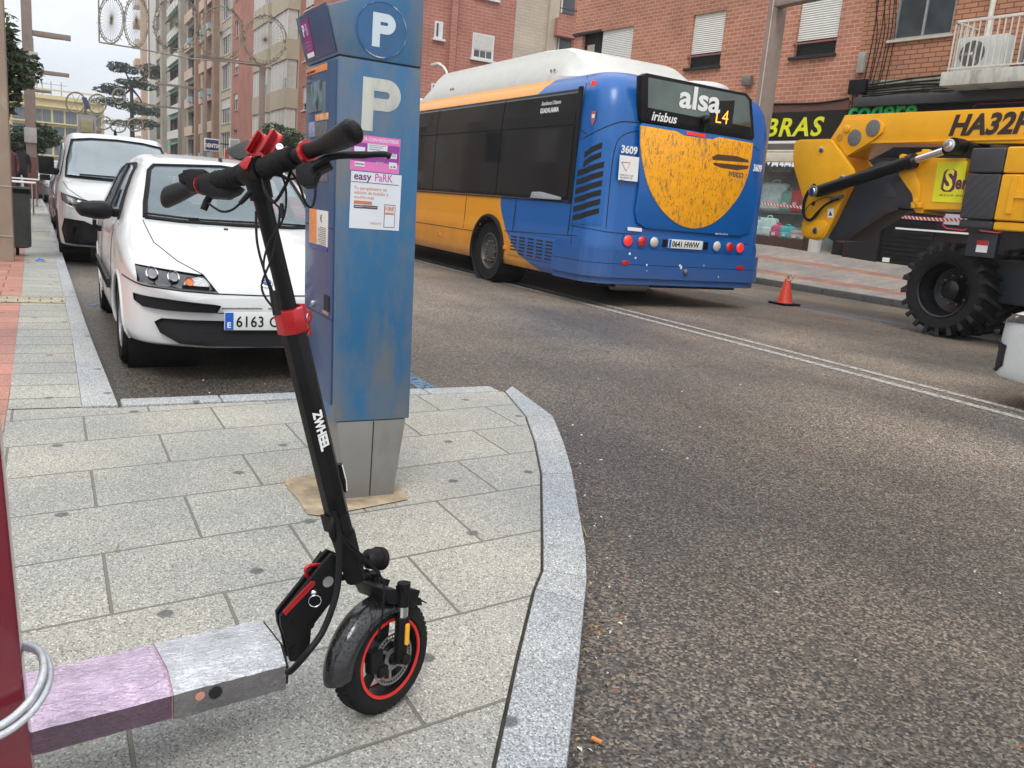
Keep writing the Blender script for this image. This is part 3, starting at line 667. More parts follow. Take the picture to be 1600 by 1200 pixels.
# mudguard
M_wet = mat('wet black mudguard', (.012, .012, .013), .25, var=.2, coat=.5)
nt = M_wet.node_tree; b = nt.nodes['Principled BSDF']; t = nd(nt, 'TexCoord'); v = nd(nt, 'TexVoronoi'); v.inputs['Scale'].default_value = 190; nt.links.new(t.outputs['Object'], v.inputs['Vector'])
lt = nd(nt, 'MapRange'); lt.inputs[1].default_value = .15; lt.inputs[2].default_value = .42; lt.inputs[3].default_value = 1; lt.inputs[4].default_value = 0; nt.links.new(v.outputs['Distance'], lt.inputs[0])
b2 = nd(nt, 'Bump'); b2.inputs['Strength'].default_value = .9; b2.inputs['Distance'].default_value = .003; nt.links.new(lt.outputs[0], b2.inputs['Height']); nt.links.new(b2.outputs[0], b.inputs['Normal'])
mb = MB(); NA, NB = 26, 10; V = []
for i in range(NA + 1):
    a = 72 + (184 - 72) * i / NA; wd = .042 if i > 3 else .034 + .0035 * i
    if i >= NA - 2: wd *= (.98, .9, .72)[i - NA + 2]
    for j in range(NB + 1):
        t_ = -1 + 2 * j / NB; r = RT + .010 + .022 * (i / NA) - .034 * abs(t_) ** 2.4
        V.append(wp(r, a, t_ * wd))
for i in range(NA):
    for j in range(NB): mb.add([V[i * 11 + j], V[i * 11 + j + 1], V[(i + 1) * 11 + j + 1], V[(i + 1) * 11 + j]], [(0, 1, 2, 3)])
mg_ = mb.build('mudguard', M_wet, scoot, smooth=60)
md = mg_.modifiers.new('t', 'SOLIDIFY'); md.thickness = .003; md.offset = 0
mb = MB(); q = [wp(RT + .016, 40, 0), wp(RT + .012, 60, 0), wp(RT + .012, 80, 0)]
for a, c2 in zip(q, q[1:]): mb.obox((a + c2) / 2, (c2 - a) * .5, nw * .034, (a - axle).normalized() * .002)
mb.build('mudguard_front', M_wet, scoot, bevel=.001)
# handlebar
gl = onp(312, 281, top, hw); nb = None
def hb_end(px, py, L, sgn):
    # point at distance L from the stem top on the pixel ray (nearer or farther root)
    d = ray(px, py).normalized(); oc = CAM - top; b_ = d.dot(oc); c_ = oc.dot(oc) - L * L; D_ = max(0, b_ * b_ - c_)
    t_ = -b_ + sgn * math.sqrt(D_); return CAM + d * t_
tb = onp(402, 258, top, hw)
eR = hb_end(556, 208, .30, -1); eL = hb_end(268, 302, .28, +1)
def bl(t):    # t -1 left end ... 0 ... +1 right end
    return top.lerp(eR, t) if t > 0 else top.lerp(eL, -t)
mb = MB(); mb.tube([bl(-.95), bl(-.5), bl(-.18), bl(.0), bl(.18), bl(.5), bl(.95)], [.0115, .0115, .014, .016, .014, .0115, .0115], 14)
bar = mb.build('handlebar', M_black, scoot, smooth=50)
mb = MB()   # rubber sleeves wound round the inner bar
rr = random.Random(2)
for (a, b_) in ((-.60, -.08), (.10, .42)):
    K = 40; P = [bl(a + (b_ - a) * k / K) for k in range(K + 1)]; mb.tube(P, [.0185 + .0016 * math.sin(k * 1.9) + rr.uniform(-.001, .001) for k in range(K + 1)], 14)
mb.build('bar_wrap', M_rubber, bar, smooth=40)
mb = MB(); mb.tube([top - ax_ * .05, top + ax_ * .012], [.0215, .024], 16); mb.tube([bl(-.09), bl(.09)], .0235, 16); mb.build('bar_clamp', M_black, scoot, smooth=40)
M_grip = mat('grip rubber', (.008, .008, .009), .42, var=.3, bump=.25, bscale=260, spec=.25)
def grip(a, b_, downdir, nm):
    mb = MB(); K = 18; p0 = bl(a); p1 = bl(b_); dr_ = (p1 - p0); V = []
    for i in range(K + 1):
        t = i / K; c = p0 + dr_ * t; f = max(0, (t - .25) / .75); sz = .0150 + .0065 * math.sin(min(1, f * 1.12) * math.pi * .62); wid = .0150 + .0145 * f ** 1.3 * (1 if t < .93 else (.92 if i == K - 1 else .75))
        if i == K: sz *= .55; wid *= .8
        u = downdir.normalized(); w = dr_.normalized().cross(u)
        for j in range(16):
            q = 2 * math.pi * j / 16; cx_ = math.cos(q); V.append(c + u * (cx_ * (wid if cx_ > 0 else sz)) * (1.0) + w * math.sin(q) * sz * .85 + u * .004 * f)
    for i in range(K):
        for j in range(16): mb.add([V[i * 16 + j], V[i * 16 + (j + 1) % 16], V[(i + 1) * 16 + (j + 1) % 16], V[(i + 1) * 16 + j]], [(0, 1, 2, 3)])
    mb.add(V[:16], [tuple(range(16))]); mb.add(V[-16:], [tuple(range(16))])
    g = mb.build('grip', M_grip, bar, smooth=60)
    mb = MB(); mb.tube([bl(a - .02 * (1 if a > 0 else -1)), bl(a + .01 * (1 if a > 0 else -1))], .0195, 18); mb.build('grip_ring', M_red, g, smooth=50)
grip(.56, 1.03, (Z * .45 - hw * .9), 'r'); grip(-.60, -1.05, (-Z * .9 - hw * .35), 'l')
# brake levers
def hp(px, py, base): return onp(px, py, base, (ROT @ Vector((0, 0, 1))))
bR = bl(.62); bLf = bl(-.6)
mb = MB(); q = [hp(487, 262, bR), hp(505, 250, bR), hp(530, 243, bR), hp(570, 242, bR), hp(600, 241, bR), hp(610, 245, bR)]
mb.tube(bez(q, 5), [.006] * 6 + [.0065] * 10 + [.0055] * 8 + [.006, .004], 10); mb.build('brake_lever', M_black, bar, smooth=50)
mb = MB(); q = [hp(375, 296, bLf), hp(350, 298, bLf), hp(335, 300, bLf), hp(325, 312, bLf), hp(318, 328, bLf)]
mb.tube(bez(q, 5), [.010] * 7 + [.0075] * 7 + [.007] * 7, 10); mb.build('brake_lever', M_black, bar, smooth=50)
def blk(name, pts, base, th, m, parent, bv=.002, back=False):
    f_ = ROT @ Vector((0, 0, 1)); P = [hp(*p, base) - f_ * th / 2 for p in pts]; mb = MB(); mb.prism(P, f_ * th); return mb.build(name, m, parent, bevel=bv)
def z6(x, y): return (230 + x / 6.957, 180 + y / 6.957)
blk('throttle_housing', [z6(*p) for p in [(575, 700), (700, 690), (830, 610), (1000, 620), (1010, 740), (880, 780), (1050, 790), (1000, 850), (880, 910), (700, 900), (590, 850)]], bl(-.42), .030, M_black, bar, .004)
blk('switch_box', [z6(*p) for p in [(362, 665), (412, 640), (412, 615), (500, 600), (650, 605), (662, 640), (640, 690), (560, 740), (540, 840), (470, 840), (440, 740), (375, 745)]], bl(-.62), .028, M_black, bar, .003)
blk('brake_housing', [(478, 255), (515, 250), (520, 262), (500, 272), (492, 292), (478, 294), (466, 286), (464, 264)], bl(.52), .026, M_black, bar, .003)
# display on the bar, red phone holder
blk('display', [z6(*p) for p in [(870, 370), (1100, 270), (1160, 262), (1120, 470), (1010, 492), (930, 470), (880, 420)]], top + hw * .03, .012, mat('display plastic', (.02, .02, .02), .25, coat=.5), bar, .003)
ph = blk('phone_holder', [z6(*p) for p in [(1215, 175), (1300, 225), (1345, 215), (1330, 300), (1270, 420), (1250, 450), (1180, 450), (1080, 430), (1078, 380)]], top + Z * .05, .006, M_red, scoot, .0015)
blk('holder_rail', [z6(*p) for p in [(1372, 168), (1402, 182), (1262, 418), (1236, 408)]], top + Z * .05 - hw * .008 + (ROT @ Vector((0, 0, 1))) * .022, .03, M_red, ph, .0015)
blk('holder_rail', [z6(*p) for p in [(1212, 172), (1228, 182), (1100, 400), (1080, 385)]], top + Z * .05 + (ROT @ Vector((0, 0, 1))) * .014, .02, M_red, ph, .0015)
blk('holder_jaw', [z6(*p) for p in [(1395, 172), (1485, 235), (1470, 275), (1320, 500), (1245, 590), (1225, 610), (1180, 600), (1155, 565), (1240, 530), (1250, 440), (1262, 415)]], top + Z * .03 + (ROT @ Vector((0, 0, 1))) * .018, .012, M_red, ph, .002)
blk('holder_jaw', [z6(*p) for p in [(1000, 545), (1060, 480), (1090, 455), (1150, 450), (1145, 480), (1095, 590), (1060, 602)]], top + (ROT @ Vector((0, 0, 1))) * .030, .012, M_red, ph, .002)
blk('holder_jaw', [z6(*p) for p in [(1450, 400), (1520, 350), (1560, 380), (1600, 520), (1590, 570), (1540, 560), (1500, 470)]], bl(.22) + (ROT @ Vector((0, 0, 1))) * .02, .02, M_red, ph, .002)
mb = MB(); f_ = ROT @ Vector((0, 0, 1)); mb.lathe([(0, 0), (.0065, 0), (.0065, .008), (.004, .008), (.003, .006), (0, .006)], hp(*z6(1438, 360), top + Z * .03 + f_ * .03), (f_ + ROT @ Vector((.3, .1, 0))).normalized(), 18); mb.build('holder_screw', M_chrome, ph, smooth=40)
# cables
def cable(pts, r, base=None, m=None):
    P = [hp(px, py, (base if base else top) + f_ * o) for px, py, o in pts]; mb = MB(); mb.tube(bez(P, 8), r, 8); return mb.build('cable', m or M_black, scoot, smooth=60)
cable([(326, 318, .02), (345, 330, .03), (362, 328, .03), (378, 315, .03), (395, 298, .03)], .0022)
mb = MB(); mb.tube([hp(375, 318, top + f_ * .03), hp(392, 300, top + f_ * .03)], [.004, .0055], 8); mb.build('cable_sleeve', M_black, scoot, smooth=50)
cable([(412, 300, .03), (430, 318, .03), (437, 335, .03), (425, 400, .03), (410, 440, .035), (412, 460, .03), (426, 480, .03)], .0021)
cable([(440, 270, .03), (447, 300, .03), (443, 340, .03), (420, 380, .03), (412, 418, .036), (424, 450, .03), (432, 478, .03)], .0021)
cable([(400, 330, .02), (402, 380, .025), (415, 430, .025), (432, 482, .03)], .0024)
cable([(427, 268, .03), (450, 280, .035), (470, 275, .035), (486, 268, .03)], .0022)
cable([(491, 268, .0), (493, 300, .01), (488, 322, .02), (478, 318, .03), (466, 285, .03), (452, 264, .02)], .0024)
cable([(455, 265, .03), (446, 290, .03), (428, 316, .03), (415, 300, .03), (408, 270, .02)], .003)
mb = MB(); mb.tube([hp(427, 455, top + f_ * .03), hp(433, 492, top + f_ * .032)], .0075, 10); mb.build('cable_tie', M_black, scoot, smooth=40)
mb = MB(); mb.tube([hp(440, 318, top + f_ * .03), hp(441, 340, top + f_ * .03)], [.0035, .005], 8); mb.build('cable_sleeve', M_black, scoot, smooth=50)
def lc(pts, r, base):
    P = [onp(px, py, base + nw * o, nw) for px, py, o in pts]; mb = MB(); mb.tube(bez(P, 8), r, 8); mb.build('cable', M_black, scoot, smooth=60)
lc([(520, 800, .03), (528, 835, .036), (530, 880, .045), (525, 930, .05), (505, 985, .05), (480, 1020, .045), (458, 1045, .02), (450, 1050, 0)], .0072, contact)
lc([(526, 830, .03), (560, 862, .035), (590, 893, .05), (601, 915, .055)], .0026, contact)
lc([(530, 835, .03), (545, 855, .04), (575, 880, .05), (597, 905, .052), (600, 930, .06), (596, 970, .06), (588, 1005, .05)], .0022, contact)
lc([(521, 806, .03), (517, 830, .035), (524, 845, .03)], .006, contact)
# kickstand under the deck
mb = MB(); mb.tube([dk(-.12, -.07, .262), dk(-.15, -.17, .123)], [.007, .006], 8); mb.build('kickstand', M_black, scoot, smooth=50)
# rear wheel beyond the post
rc = dk(-.86, 0, ZP + .1335)
mb = MB(); mb.lathe([(r, o_) for r, o_ in prof], rc, n_, 40, closed=True); rw = mb.build('rear_wheel', M_rubber, scoot, smooth=40)
mb = MB(); mb.lathe([(0, -.03), (.09, -.022), (.09, .022), (0, .03)], rc, n_, 30); mb.build('hub_motor', M_black, rw, smooth=40)
mb = MB()
for s in (-1, 1): mb.prism([dk(-.74, s * .045, .27), dk(-.74, s * .045, .32), dk(-.88, s * .045, .275), dk(-.88, s * .045, .24)], n_ * .008)
mb.build('rear_arm', M_blackp, scoot)

# ------------------------------------------------------------------ maroon post and cable lock
M_mar = mat('maroon paint', (.15, .010, .022), .22, var=.12, scale=3, coat=.6, dirt=((.45, .38, .38), .70, .715), dscale=16)
pe = onz(52, 1200, .25); YB = 1.36
prt = [Vector((ony(x, y, YB))) for x, y in ((50, 1195), (0, 690))]
dx = (prt[1].x - prt[0].x) / (prt[1].z - prt[0].z)
px_ = prt[0].x + (ZP - prt[0].z) * 0
post = thing('metal_post', 'glossy maroon square post with scraped paint at the left edge, the scooter locked to it', 'post', (px_ - .035, YB, ZP))
mb = MB()
def xr(z): return prt[0].x + (z - prt[0].z) * dx
x0, x1 = xr(ZP), xr(1.0)
mb.hexa([(x0 - .07, YB, ZP), (x0, YB, ZP), (x0, YB + .07, ZP), (x0 - .07, YB + .07, ZP), (x1 - .07, YB, 1.0), (x1, YB, 1.0), (x1, YB + .07, 1.0), (x1 - .07, YB + .07, 1.0)])
mb.build('post_tube', M_mar, post, bevel=.008, seg=3)
mb = MB(); mb.box((x0 - .11, YB - .03, ZP), (x0 + .04, YB + .1, ZP + .008)); mb.build('base_plate', M_mar, post, bevel=.002)
mb = MB(); mb.box((x1 - .075, YB - .005, 1.0), (x1 + .005, YB + .075, 1.012)); mb.build('post_cap', M_mar, post, bevel=.003)
M_cab = mat('grey braided cable', (.50, .52, .54), .3, var=.2, scale=60, metal=.3, bump=.3, bscale=500)
lk = thing('cable_lock', 'loops of grey cable lock wound round the maroon post and the deck', 'cable lock', (x0 - .035, YB, .33))
xs_ = xr(.32)
def loop(z0, tilt, rx, ry, cx_, cy_):
    P = []
    for k in range(41):
        a = 2 * math.pi * k / 40; P.append(Vector((cx_ + rx * math.cos(a), cy_ + ry * math.sin(a), z0 + tilt * math.cos(a) + .03 * math.sin(a))))
    return P
mb = MB(); mb.tube(loop(.50, .022, .064, .066, xs_ - .045, YB + .028), .0062, 10); mb.build('cable_loop', M_cab, lk, smooth=60)
mb = MB(); mb.tube(loop(.487, .020, .072, .074, xs_ - .045, YB + .032), .0062, 10); mb.build('cable_loop', M_cab, lk, smooth=60)
# ------------------------------------------------------------------ parking meter
MY = 2.98
def mp_(px, py, o=0.0): return ony(px, py, MY - o)
def dirtpaint(name, col, dcol, lo, hi):
    return mat(name, col, .38, var=.07, scale=2, coat=.15, bump=.05, bscale=250, dirt=(dcol, lo, hi), dscale=4.2)
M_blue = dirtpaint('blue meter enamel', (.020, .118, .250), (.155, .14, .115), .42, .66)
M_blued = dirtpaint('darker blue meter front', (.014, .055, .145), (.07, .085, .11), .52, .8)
M_grey = mat('grey meter foot', (.185, .18, .165), .5, var=.08, dirt=((.08, .07, .06), .6, .85))
x0, x1 = .920, 1.225; YB1 = 3.40
meter = thing('parking_meter', 'tall blue ticket machine with white P signs and posters, on a grey foot', 'parking meter', (1.07, 3.18, ZP))
# body: cabinet and sloping hood
mb = MB(); mb.box((x0, MY, .44), (x1, YB1, 1.745)); body = mb.build('cabinet', M_blue, meter, bevel=.006)
mb = MB(); mb.prism([(x0, MY - .002, 1.748), (x0 - .041, MY - .002, 1.90), (x1 - .02, MY - .002, 2.03), (x1 + .0, MY - .002, 1.99), (x1 + .0, MY - .002, 1.748)], (0, YB1 - MY + .004, 0)); hood = mb.build('hood', M_blue, meter, bevel=.006)
mb = MB(); mb.prism([(.985, MY + .01, ZP), (1.178, MY + .01, ZP), (1.212, MY + .004, .437), (.935, MY + .004, .437)], (0, .36, 0)); ft = mb.build('foot', M_grey, meter, bevel=.004)
mb = MB(); mb.add([(1.078, MY + .0085, ZP + .01), (1.082, MY + .0085, ZP + .01), (1.082, MY + .0025, .435), (1.078, MY + .0025, .435)], [(0, 1, 2, 3)]); mb.build('foot_seam', M_dark, ft)
# front panel facing the pavement
FX = x0 - .003
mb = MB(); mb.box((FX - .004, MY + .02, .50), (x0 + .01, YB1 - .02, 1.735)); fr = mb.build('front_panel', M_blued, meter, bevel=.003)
mb = MB(); s_ = Vector((-.041, 0, .152)).normalized(); nrm = Vector((-s_.z, 0, s_.x))
o_ = Vector((x0, MY, 1.75)) + nrm * .001
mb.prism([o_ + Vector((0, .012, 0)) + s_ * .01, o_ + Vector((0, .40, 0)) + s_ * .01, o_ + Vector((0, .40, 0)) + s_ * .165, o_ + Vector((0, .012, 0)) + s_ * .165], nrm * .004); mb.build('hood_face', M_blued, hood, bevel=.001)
def fpn(px, py, o=0.0): return onx(px, py, FX - .004 - o)
def zf(x, y): return (460 + x / 3.75, 90 + y / 3.75)
def fbox(name, y0, y1, z0, z1, o, m, parent=fr, bv=.001):
    mb = MB(); mb.box((FX - .004 - o, y0, z0), (FX - .003, y1, z1)); return mb.build(name, m, parent, bevel=bv)
M_or = mat('orange notice', (.62, .22, .07), .45, var=.12, scale=30); M_ink = mat('dark ink', (.05, .03, .05), .6)
def fr_rect(name, a, b, o, m, parent=None):
    A = fpn(*zf(*a)); B = fpn(*zf(*b)); B.z = fpn(*zf(a[0], b[1])).z; y0, y1 = sorted((A.y, B.y)); z0, z1_ = sorted((A.z, B.z))
    return fbox(name, y0, y1, z0, z1_, o, m, parent or fr), y0, y1, z0, z1_
n1_, a, b_, c, d = fr_rect('notice', (118, 80), (240, 118), .002, M_or)
for k, s in enumerate(('ESTACIONAMIENTO', 'REGULADO', 'ZONA AZUL')):
    text(s, .013, M_ink, (FX - .0068, b_ - .012, d - .02 - k * .018), (0, -1, 0), (0, 0, 1), n1_, ext=.0003)
scr, a, b_, c, d = fr_rect('screen', (128, 160), (205, 330), .003, mat('lcd glass', (.10, .17, .21), .3, var=.5, scale=22, dirt=((.02, .03, .04), .5, .55), dscale=18))
fr_rect('screen_bezel', (205, 150), (225, 335), .0015, mat('grey bezel', (.10, .14, .17), .4))
fr_rect('notice', (165, 340), (240, 378), .002, mat('orange strip', (.60, .30, .14), .5, var=.3, scale=40))
fr_rect('keypad', (165, 385), (235, 470), .003, mat('keypad', (.09, .10, .12), .5, var=.5, scale=70))
fr_rect('notice', (125, 385), (158, 470), .002, mat('pale blue notice', (.22, .24, .36), .5, var=.4, scale=60))
fr_rect('coin_slot_plate', (165, 640), (230, 725), .003, mat('coin plate', (.16, .17, .18), .4, metal=.5))
fr_rect('ticket_flap', (120, 600), (150, 690), .002, mat('flap', (.03, .10, .22), .3))
ns, a, b_, c, d = fr_rect('notice', (118, 885), (220, 1110), .002, mat('white notice', (.58, .56, .52), .5, var=.06))
fbox('notice_band', b_ - (b_ - a) * .42, b_, c + .02, d, .0026, M_or, ns); fbox('notice_band', a, b_, c, c + .018, .0026, mat('blue band', (.03, .06, .2), .4), ns)
for k in range(11): fbox('print_line', a + .02, a + (b_ - a) * (.5 if k % 3 else .4), d - (d - c) * (.42 + k * .045), d - (d - c) * (.43 + k * .045), .0030, M_ink, ns, 0)
text('€', .035, M_ink, (FX - .0072, b_ - (b_ - a) * .62, d - .042), (0, -1, 0), (0, 0, 1), ns, ext=.0003)
# lock and ticket tray
p = fpn(465 + 28, 473); mb = MB(); mb.lathe([(0, 0), (.011, 0), (.010, .006), (.004, .010), (0, .010)], (FX - .004, p.y, p.z), (-1, 0, 0), 16); mb.obox((FX - .010, p.y, p.z - .012), (.004, 0, 0), (0, .013, 0), (0, 0, .0022)); mb.build('lock', M_steel, fr, smooth=40)
a_ = fpn(512, 460); b2_ = fpn(519, 490); mb = MB(); mb.box((FX - .008, min(a_.y, b2_.y), b2_.z), (FX - .003, max(a_.y, b2_.y), a_.z)); mb.build('ticket_slot', M_dark, fr); mb = MB(); mb.box((FX - .013, min(a_.y, b2_.y) - .002, b2_.z - .006), (FX - .003, max(a_.y, b2_.y) + .002, b2_.z + .006)); mb.build('slot_lip', M_steel, fr)
mb = MB(); mb.box((FX - .0046, MY + .02, .823), (FX - .002, YB1 - .02, .826)); mb.box((FX - .0046, MY + .02, 1.155), (FX - .002, YB1 - .02, 1.158)); mb.build('panel_seam', M_dark, fr)
# purple sticker on the hood face
def hf(y, t, o=0.005): return Vector((x0, y, 1.75)) + s_ * t + nrm * o
mb = MB(); mb.prism([hf(3.34, .02, .0052), hf(3.24, .02, .0052), hf(3.22, .15, .0052), hf(3.33, .15, .0052)], nrm * .0012); st_ = mb.build('sticker', mat('purple sticker', (.20, .03, .17), .4, var=.15), hood)
mb = MB(); mb.prism([hf(3.335, .02, .0066), hf(3.245, .02, .0066), hf(3.243, .036, .0066), hf(3.334, .036, .0066)], nrm * .0006); mb.build('sticker_band', M_wht, st_)
text('P', .055, M_wht, hf(3.325, .095, .0068), (0, -1, 0), s_, st_, ext=.0003, bold=.001); text('B', .055, mat('lilac ink', (.45, .3, .5), .5), hf(3.285, .095, .0068), (0, -1, 0), s_, st_, ext=.0003, bold=.001)
for k in range(3): mb = MB(); mb.prism([hf(3.32, .07 - k * .012, .0067), hf(3.26, .07 - k * .012, .0067), hf(3.26, .074 - k * .012, .0067), hf(3.32, .074 - k * .012, .0067)], nrm * .0004); mb.build('print_line', mat('pink ink', (.4, .15, .35), .5), st_)
# P disc on the hood
def lean(o):
    for v in o.data.vertices: v.co.x -= .0235 * (v.co.z + ZP - .44)
    for c_ in o.children: lean(c_)
for o in (body, hood, fr): lean(o)
cP = mp_(596, 47); rP = .0925
mb = MB(); mb.lathe([(0, 0), (rP - .004, 0), (rP - .004, .003), (0, .003)], (cP.x, MY - .002, cP.z), (0, -1, 0), 48); dsk = mb.build('p_disc', mat('disc blue', (.013, .085, .21), .3, var=.15, scale=12, coat=.3), hood)
mb = MB(); mb.lathe([(rP - .0045, 0), (rP, 0), (rP, .0042), (rP - .0025, .0042)], (cP.x, MY - .002, cP.z), (0, -1, 0), 56, closed=True); mb.build('disc_ring', mat('worn white rim', (.5, .58, .62), .4, dirt=((.03, .12, .3), .45, .52), dscale=9), dsk)
M_P = mat('worn white P', (.52, .60, .64), .5, var=.06, dirt=((.10, .22, .38), .60, .66), dscale=14)
def bigP(x, z, w, hgt, st, o, m, parent):
    # slab letter P built from its outline: stem plus bowl
    P = []; r = hgt * .30; xr_ = w - r; mb = MB()
    mb.box((x, MY - o - .0008, z), (x + st, MY - o, z + hgt))
    N = 18; out = []; inn = []
    out.append((x + st, z + hgt)); inn.append((x + st, z + hgt - st))
    for k in range(N + 1):
        a = math.pi / 2 - math.pi * k / N
        out.append((x + xr_ + r * math.cos(a), z + hgt - r + r * math.sin(a))); inn.append((x + xr_ + (r - st) * math.cos(a), z + hgt - r + (r - st) * math.sin(a)))
    out.append((x + st, z + hgt - 2 * r)); inn.append((x + st, z + hgt - 2 * r + st))
    for k in range(len(out) - 1):
        A, B, C_, D_ = out[k], out[k + 1], inn[k + 1], inn[k]
        mb.hexa([(q[0], MY - o - yy, q[1]) for yy in (0, .0008) for q in (A, B, C_, D_)])
    return mb.build('letter_p', m, parent)
a = mp_(580, 72); t_ = mp_(580, 18); w_ = mp_(616, 40).x - mp_(580, 40).x
bigP(a.x, a.z, w_, t_.z - a.z, .028, .0055, M_P, dsk)
a = mp_(564, 203); t_ = mp_(566, 119); w_ = mp_(626, 150).x - mp_(566, 150).x
bigP(a.x, a.z, w_, t_.z - a.z, .042, .0006, mat('weathered cream P', (.50, .50, .44), .55, var=.1, dirt=((.22, .23, .24), .5, .75), dscale=7), body)
# posters
def zq(x, y): return (540 + x / 7.056, 200 + y / 7.056)
def pm_(x, y): q = mp_(*zq(x, y)); return q
def prect(name, a, b, o, m, parent):
    A = pm_(*a); B = pm_(*b); B.z = pm_(a[0], b[1] - (b[0] - a[0]) * .02).z; mb = MB(); mb.box((A.x, MY - o - .0005, B.z), (B.x, MY - o, A.z)); return mb.build(name, m, parent)
M_mag = mat('magenta poster', (.66, .16, .42), .4, var=.05); M_pur = mat('purple poster', (.24, .04, .26), .4, var=.08); M_pw = mat('poster white', (.62, .64, .68), .4, var=.04)
po = prect('poster', (62, 62), (588, 470), .0006, M_mag, body)
prect('poster_block', (62, 148), (588, 362), .0012, M_pur, po)
prect('poster_card', (242, 170), (458, 262), .0018, M_pw, po); prect('poster_card', (95, 200), (212, 255), .0018, M_pw, po); prect('poster_card', (430, 275), (562, 332), .0018, M_pw, po)
prect('poster_card', (100, 365), (208, 420), .0018, M_pw, po); prect('poster_card', (478, 378), (560, 452), .0018, M_pw, po)
for i, (a, b) in enumerate((((258, 185), (440, 192)), ((258, 205), (410, 212)), ((258, 228), (380, 236)), ((505, 290), (556, 296)), ((510, 310), (550, 316)), ((105, 386), (200, 398)), ((330, 372), (420, 377)), ((330, 388), (410, 393)), ((330, 404), (400, 409)))): prect('print_line', a, b, .0024, M_ink if i < 6 else M_pw, po)
prect('print_dot', (492, 420), (512, 440), .0024, mat('green ink', (.1, .3, .15), .5), po); prect('print_dot', (524, 420), (546, 440), .0024, M_redl, po)
q = pm_(135, 128); text('APARCA CON NOSOTROS', .0165, M_pw, (q.x - .019, MY - .0013, q.z), (1, 0, 0), (0, 0, 1), po, ext=.0002, bold=.0004, sx=.86)
po2 = prect('poster', (62, 470), (586, 1112), .0006, M_pw, body)
prect('poster_rule', (62, 590), (586, 594), .0012, M_ink, po2)
q = pm_(88, 556); q.z -= .002; text('easy', .0375, mat('plum ink', (.13, .02, .13), .5), (q.x, MY - .0012, q.z), (1, 0, 0), (0, 0, 1), po2, ext=.0002, bold=.0007, sx=1.0)
q = Vector((pm_(318, 556).x, 0, pm_(88, 556).z - .002)); text('PaRK', .0375, mat('magenta ink', (.50, .08, .32), .5), (q.x, MY - .0012, q.z), (1, 0, 0), (0, 0, 1), po2, ext=.0002, bold=.0005, sx=.83)
M_br = mat('orange brown ink', (.50, .20, .10), .5)
for k, s in enumerate(('Tu parquímetro en', 'edición de bolsillo y', 'mucho más')):
    q = pm_(92, 672 + k * 50); text(s, .0165, M_br, (q.x, MY - .0012, q.z), (1, 0, 0), (0, 0, 1), po2, ext=.0002, bold=.0002, sx=.98)
prect('poster_block', (90, 796), (288, 838), .0012, mat('orange block', (.50, .18, .07), .5), po2)
prect('poster_block', (90, 846), (196, 882), .0012, mat('navy block', (.03, .02, .06), .5), po2); prect('poster_block', (200, 850), (350, 890), .0012, mat('plum block', (.08, .03, .05), .5), po2)
for a, b in (((100, 812), (278, 820)), ((98, 860), (186, 868)), ((208, 866), (342, 872))): prect('print_line', a, b, .0018, M_br if a[1] < 820 else M_pw, po2)
q = pm_(268, 1060); text('telpark', .0155, M_br, (q.x, MY - .0012, q.z), (1, 0, 0), (0, 0, 1), po2, ext=.0002)
ph_ = prect('phone_picture', (428, 842), (536, 1098), .0012, M_ink, po2); prect('phone_screen', (434, 850), (530, 1092), .0018, M_pw, ph_); prect('phone_block', (434, 862), (530, 915), .0024, mat('salmon block', (.55, .35, .28), .5, var=.5, scale=120), ph_); prect('phone_block', (434, 930), (530, 955), .0024, M_br, ph_)
mb = MB(); mb.box((x0 - .026, MY - .0006, 1.7445), (x1 - .036, MY, 1.7475)); mb.build('hood_seam', M_dark, body)
# ------------------------------------------------------------------ vehicles: lofted shells, details laid on the shell by ray casting
def loft(stations, su=5, sv=4, capf=True):
    G = np.array([[(x, y, z) for x, z in ring] for y, ring in stations], float)      # nu,nv,3
    G = catm(G, su); G = np.array([catm(r, sv) for r in G])
    G[:, 0, 0] = 0; G[:, -1, 0] = 0
    G[:, :, 0] = np.maximum(G[:, :, 0], 0)
    return G
def shell(G):
    nu, nv, _ = G.shape; vs = []; fs = []
    full = np.concatenate([G, (G * np.array([-1, 1, 1]))[:, ::-1][:, 1:-1]], axis=1); K = full.shape[1]
    vs = [tuple(p) for r in full for p in r]
    for i in range(nu - 1):
        for j in range(K):
            fs.append((i * K + j, i * K + (j + 1) % K, (i + 1) * K + (j + 1) % K, (i + 1) * K + j))
    for i in (0, nu - 1):
        c = full[i].mean(0); vs.append(tuple(c)); ci = len(vs) - 1
        for j in range(K): fs.append((ci, i * K + j, i * K + (j + 1) % K))
    return vs, fs
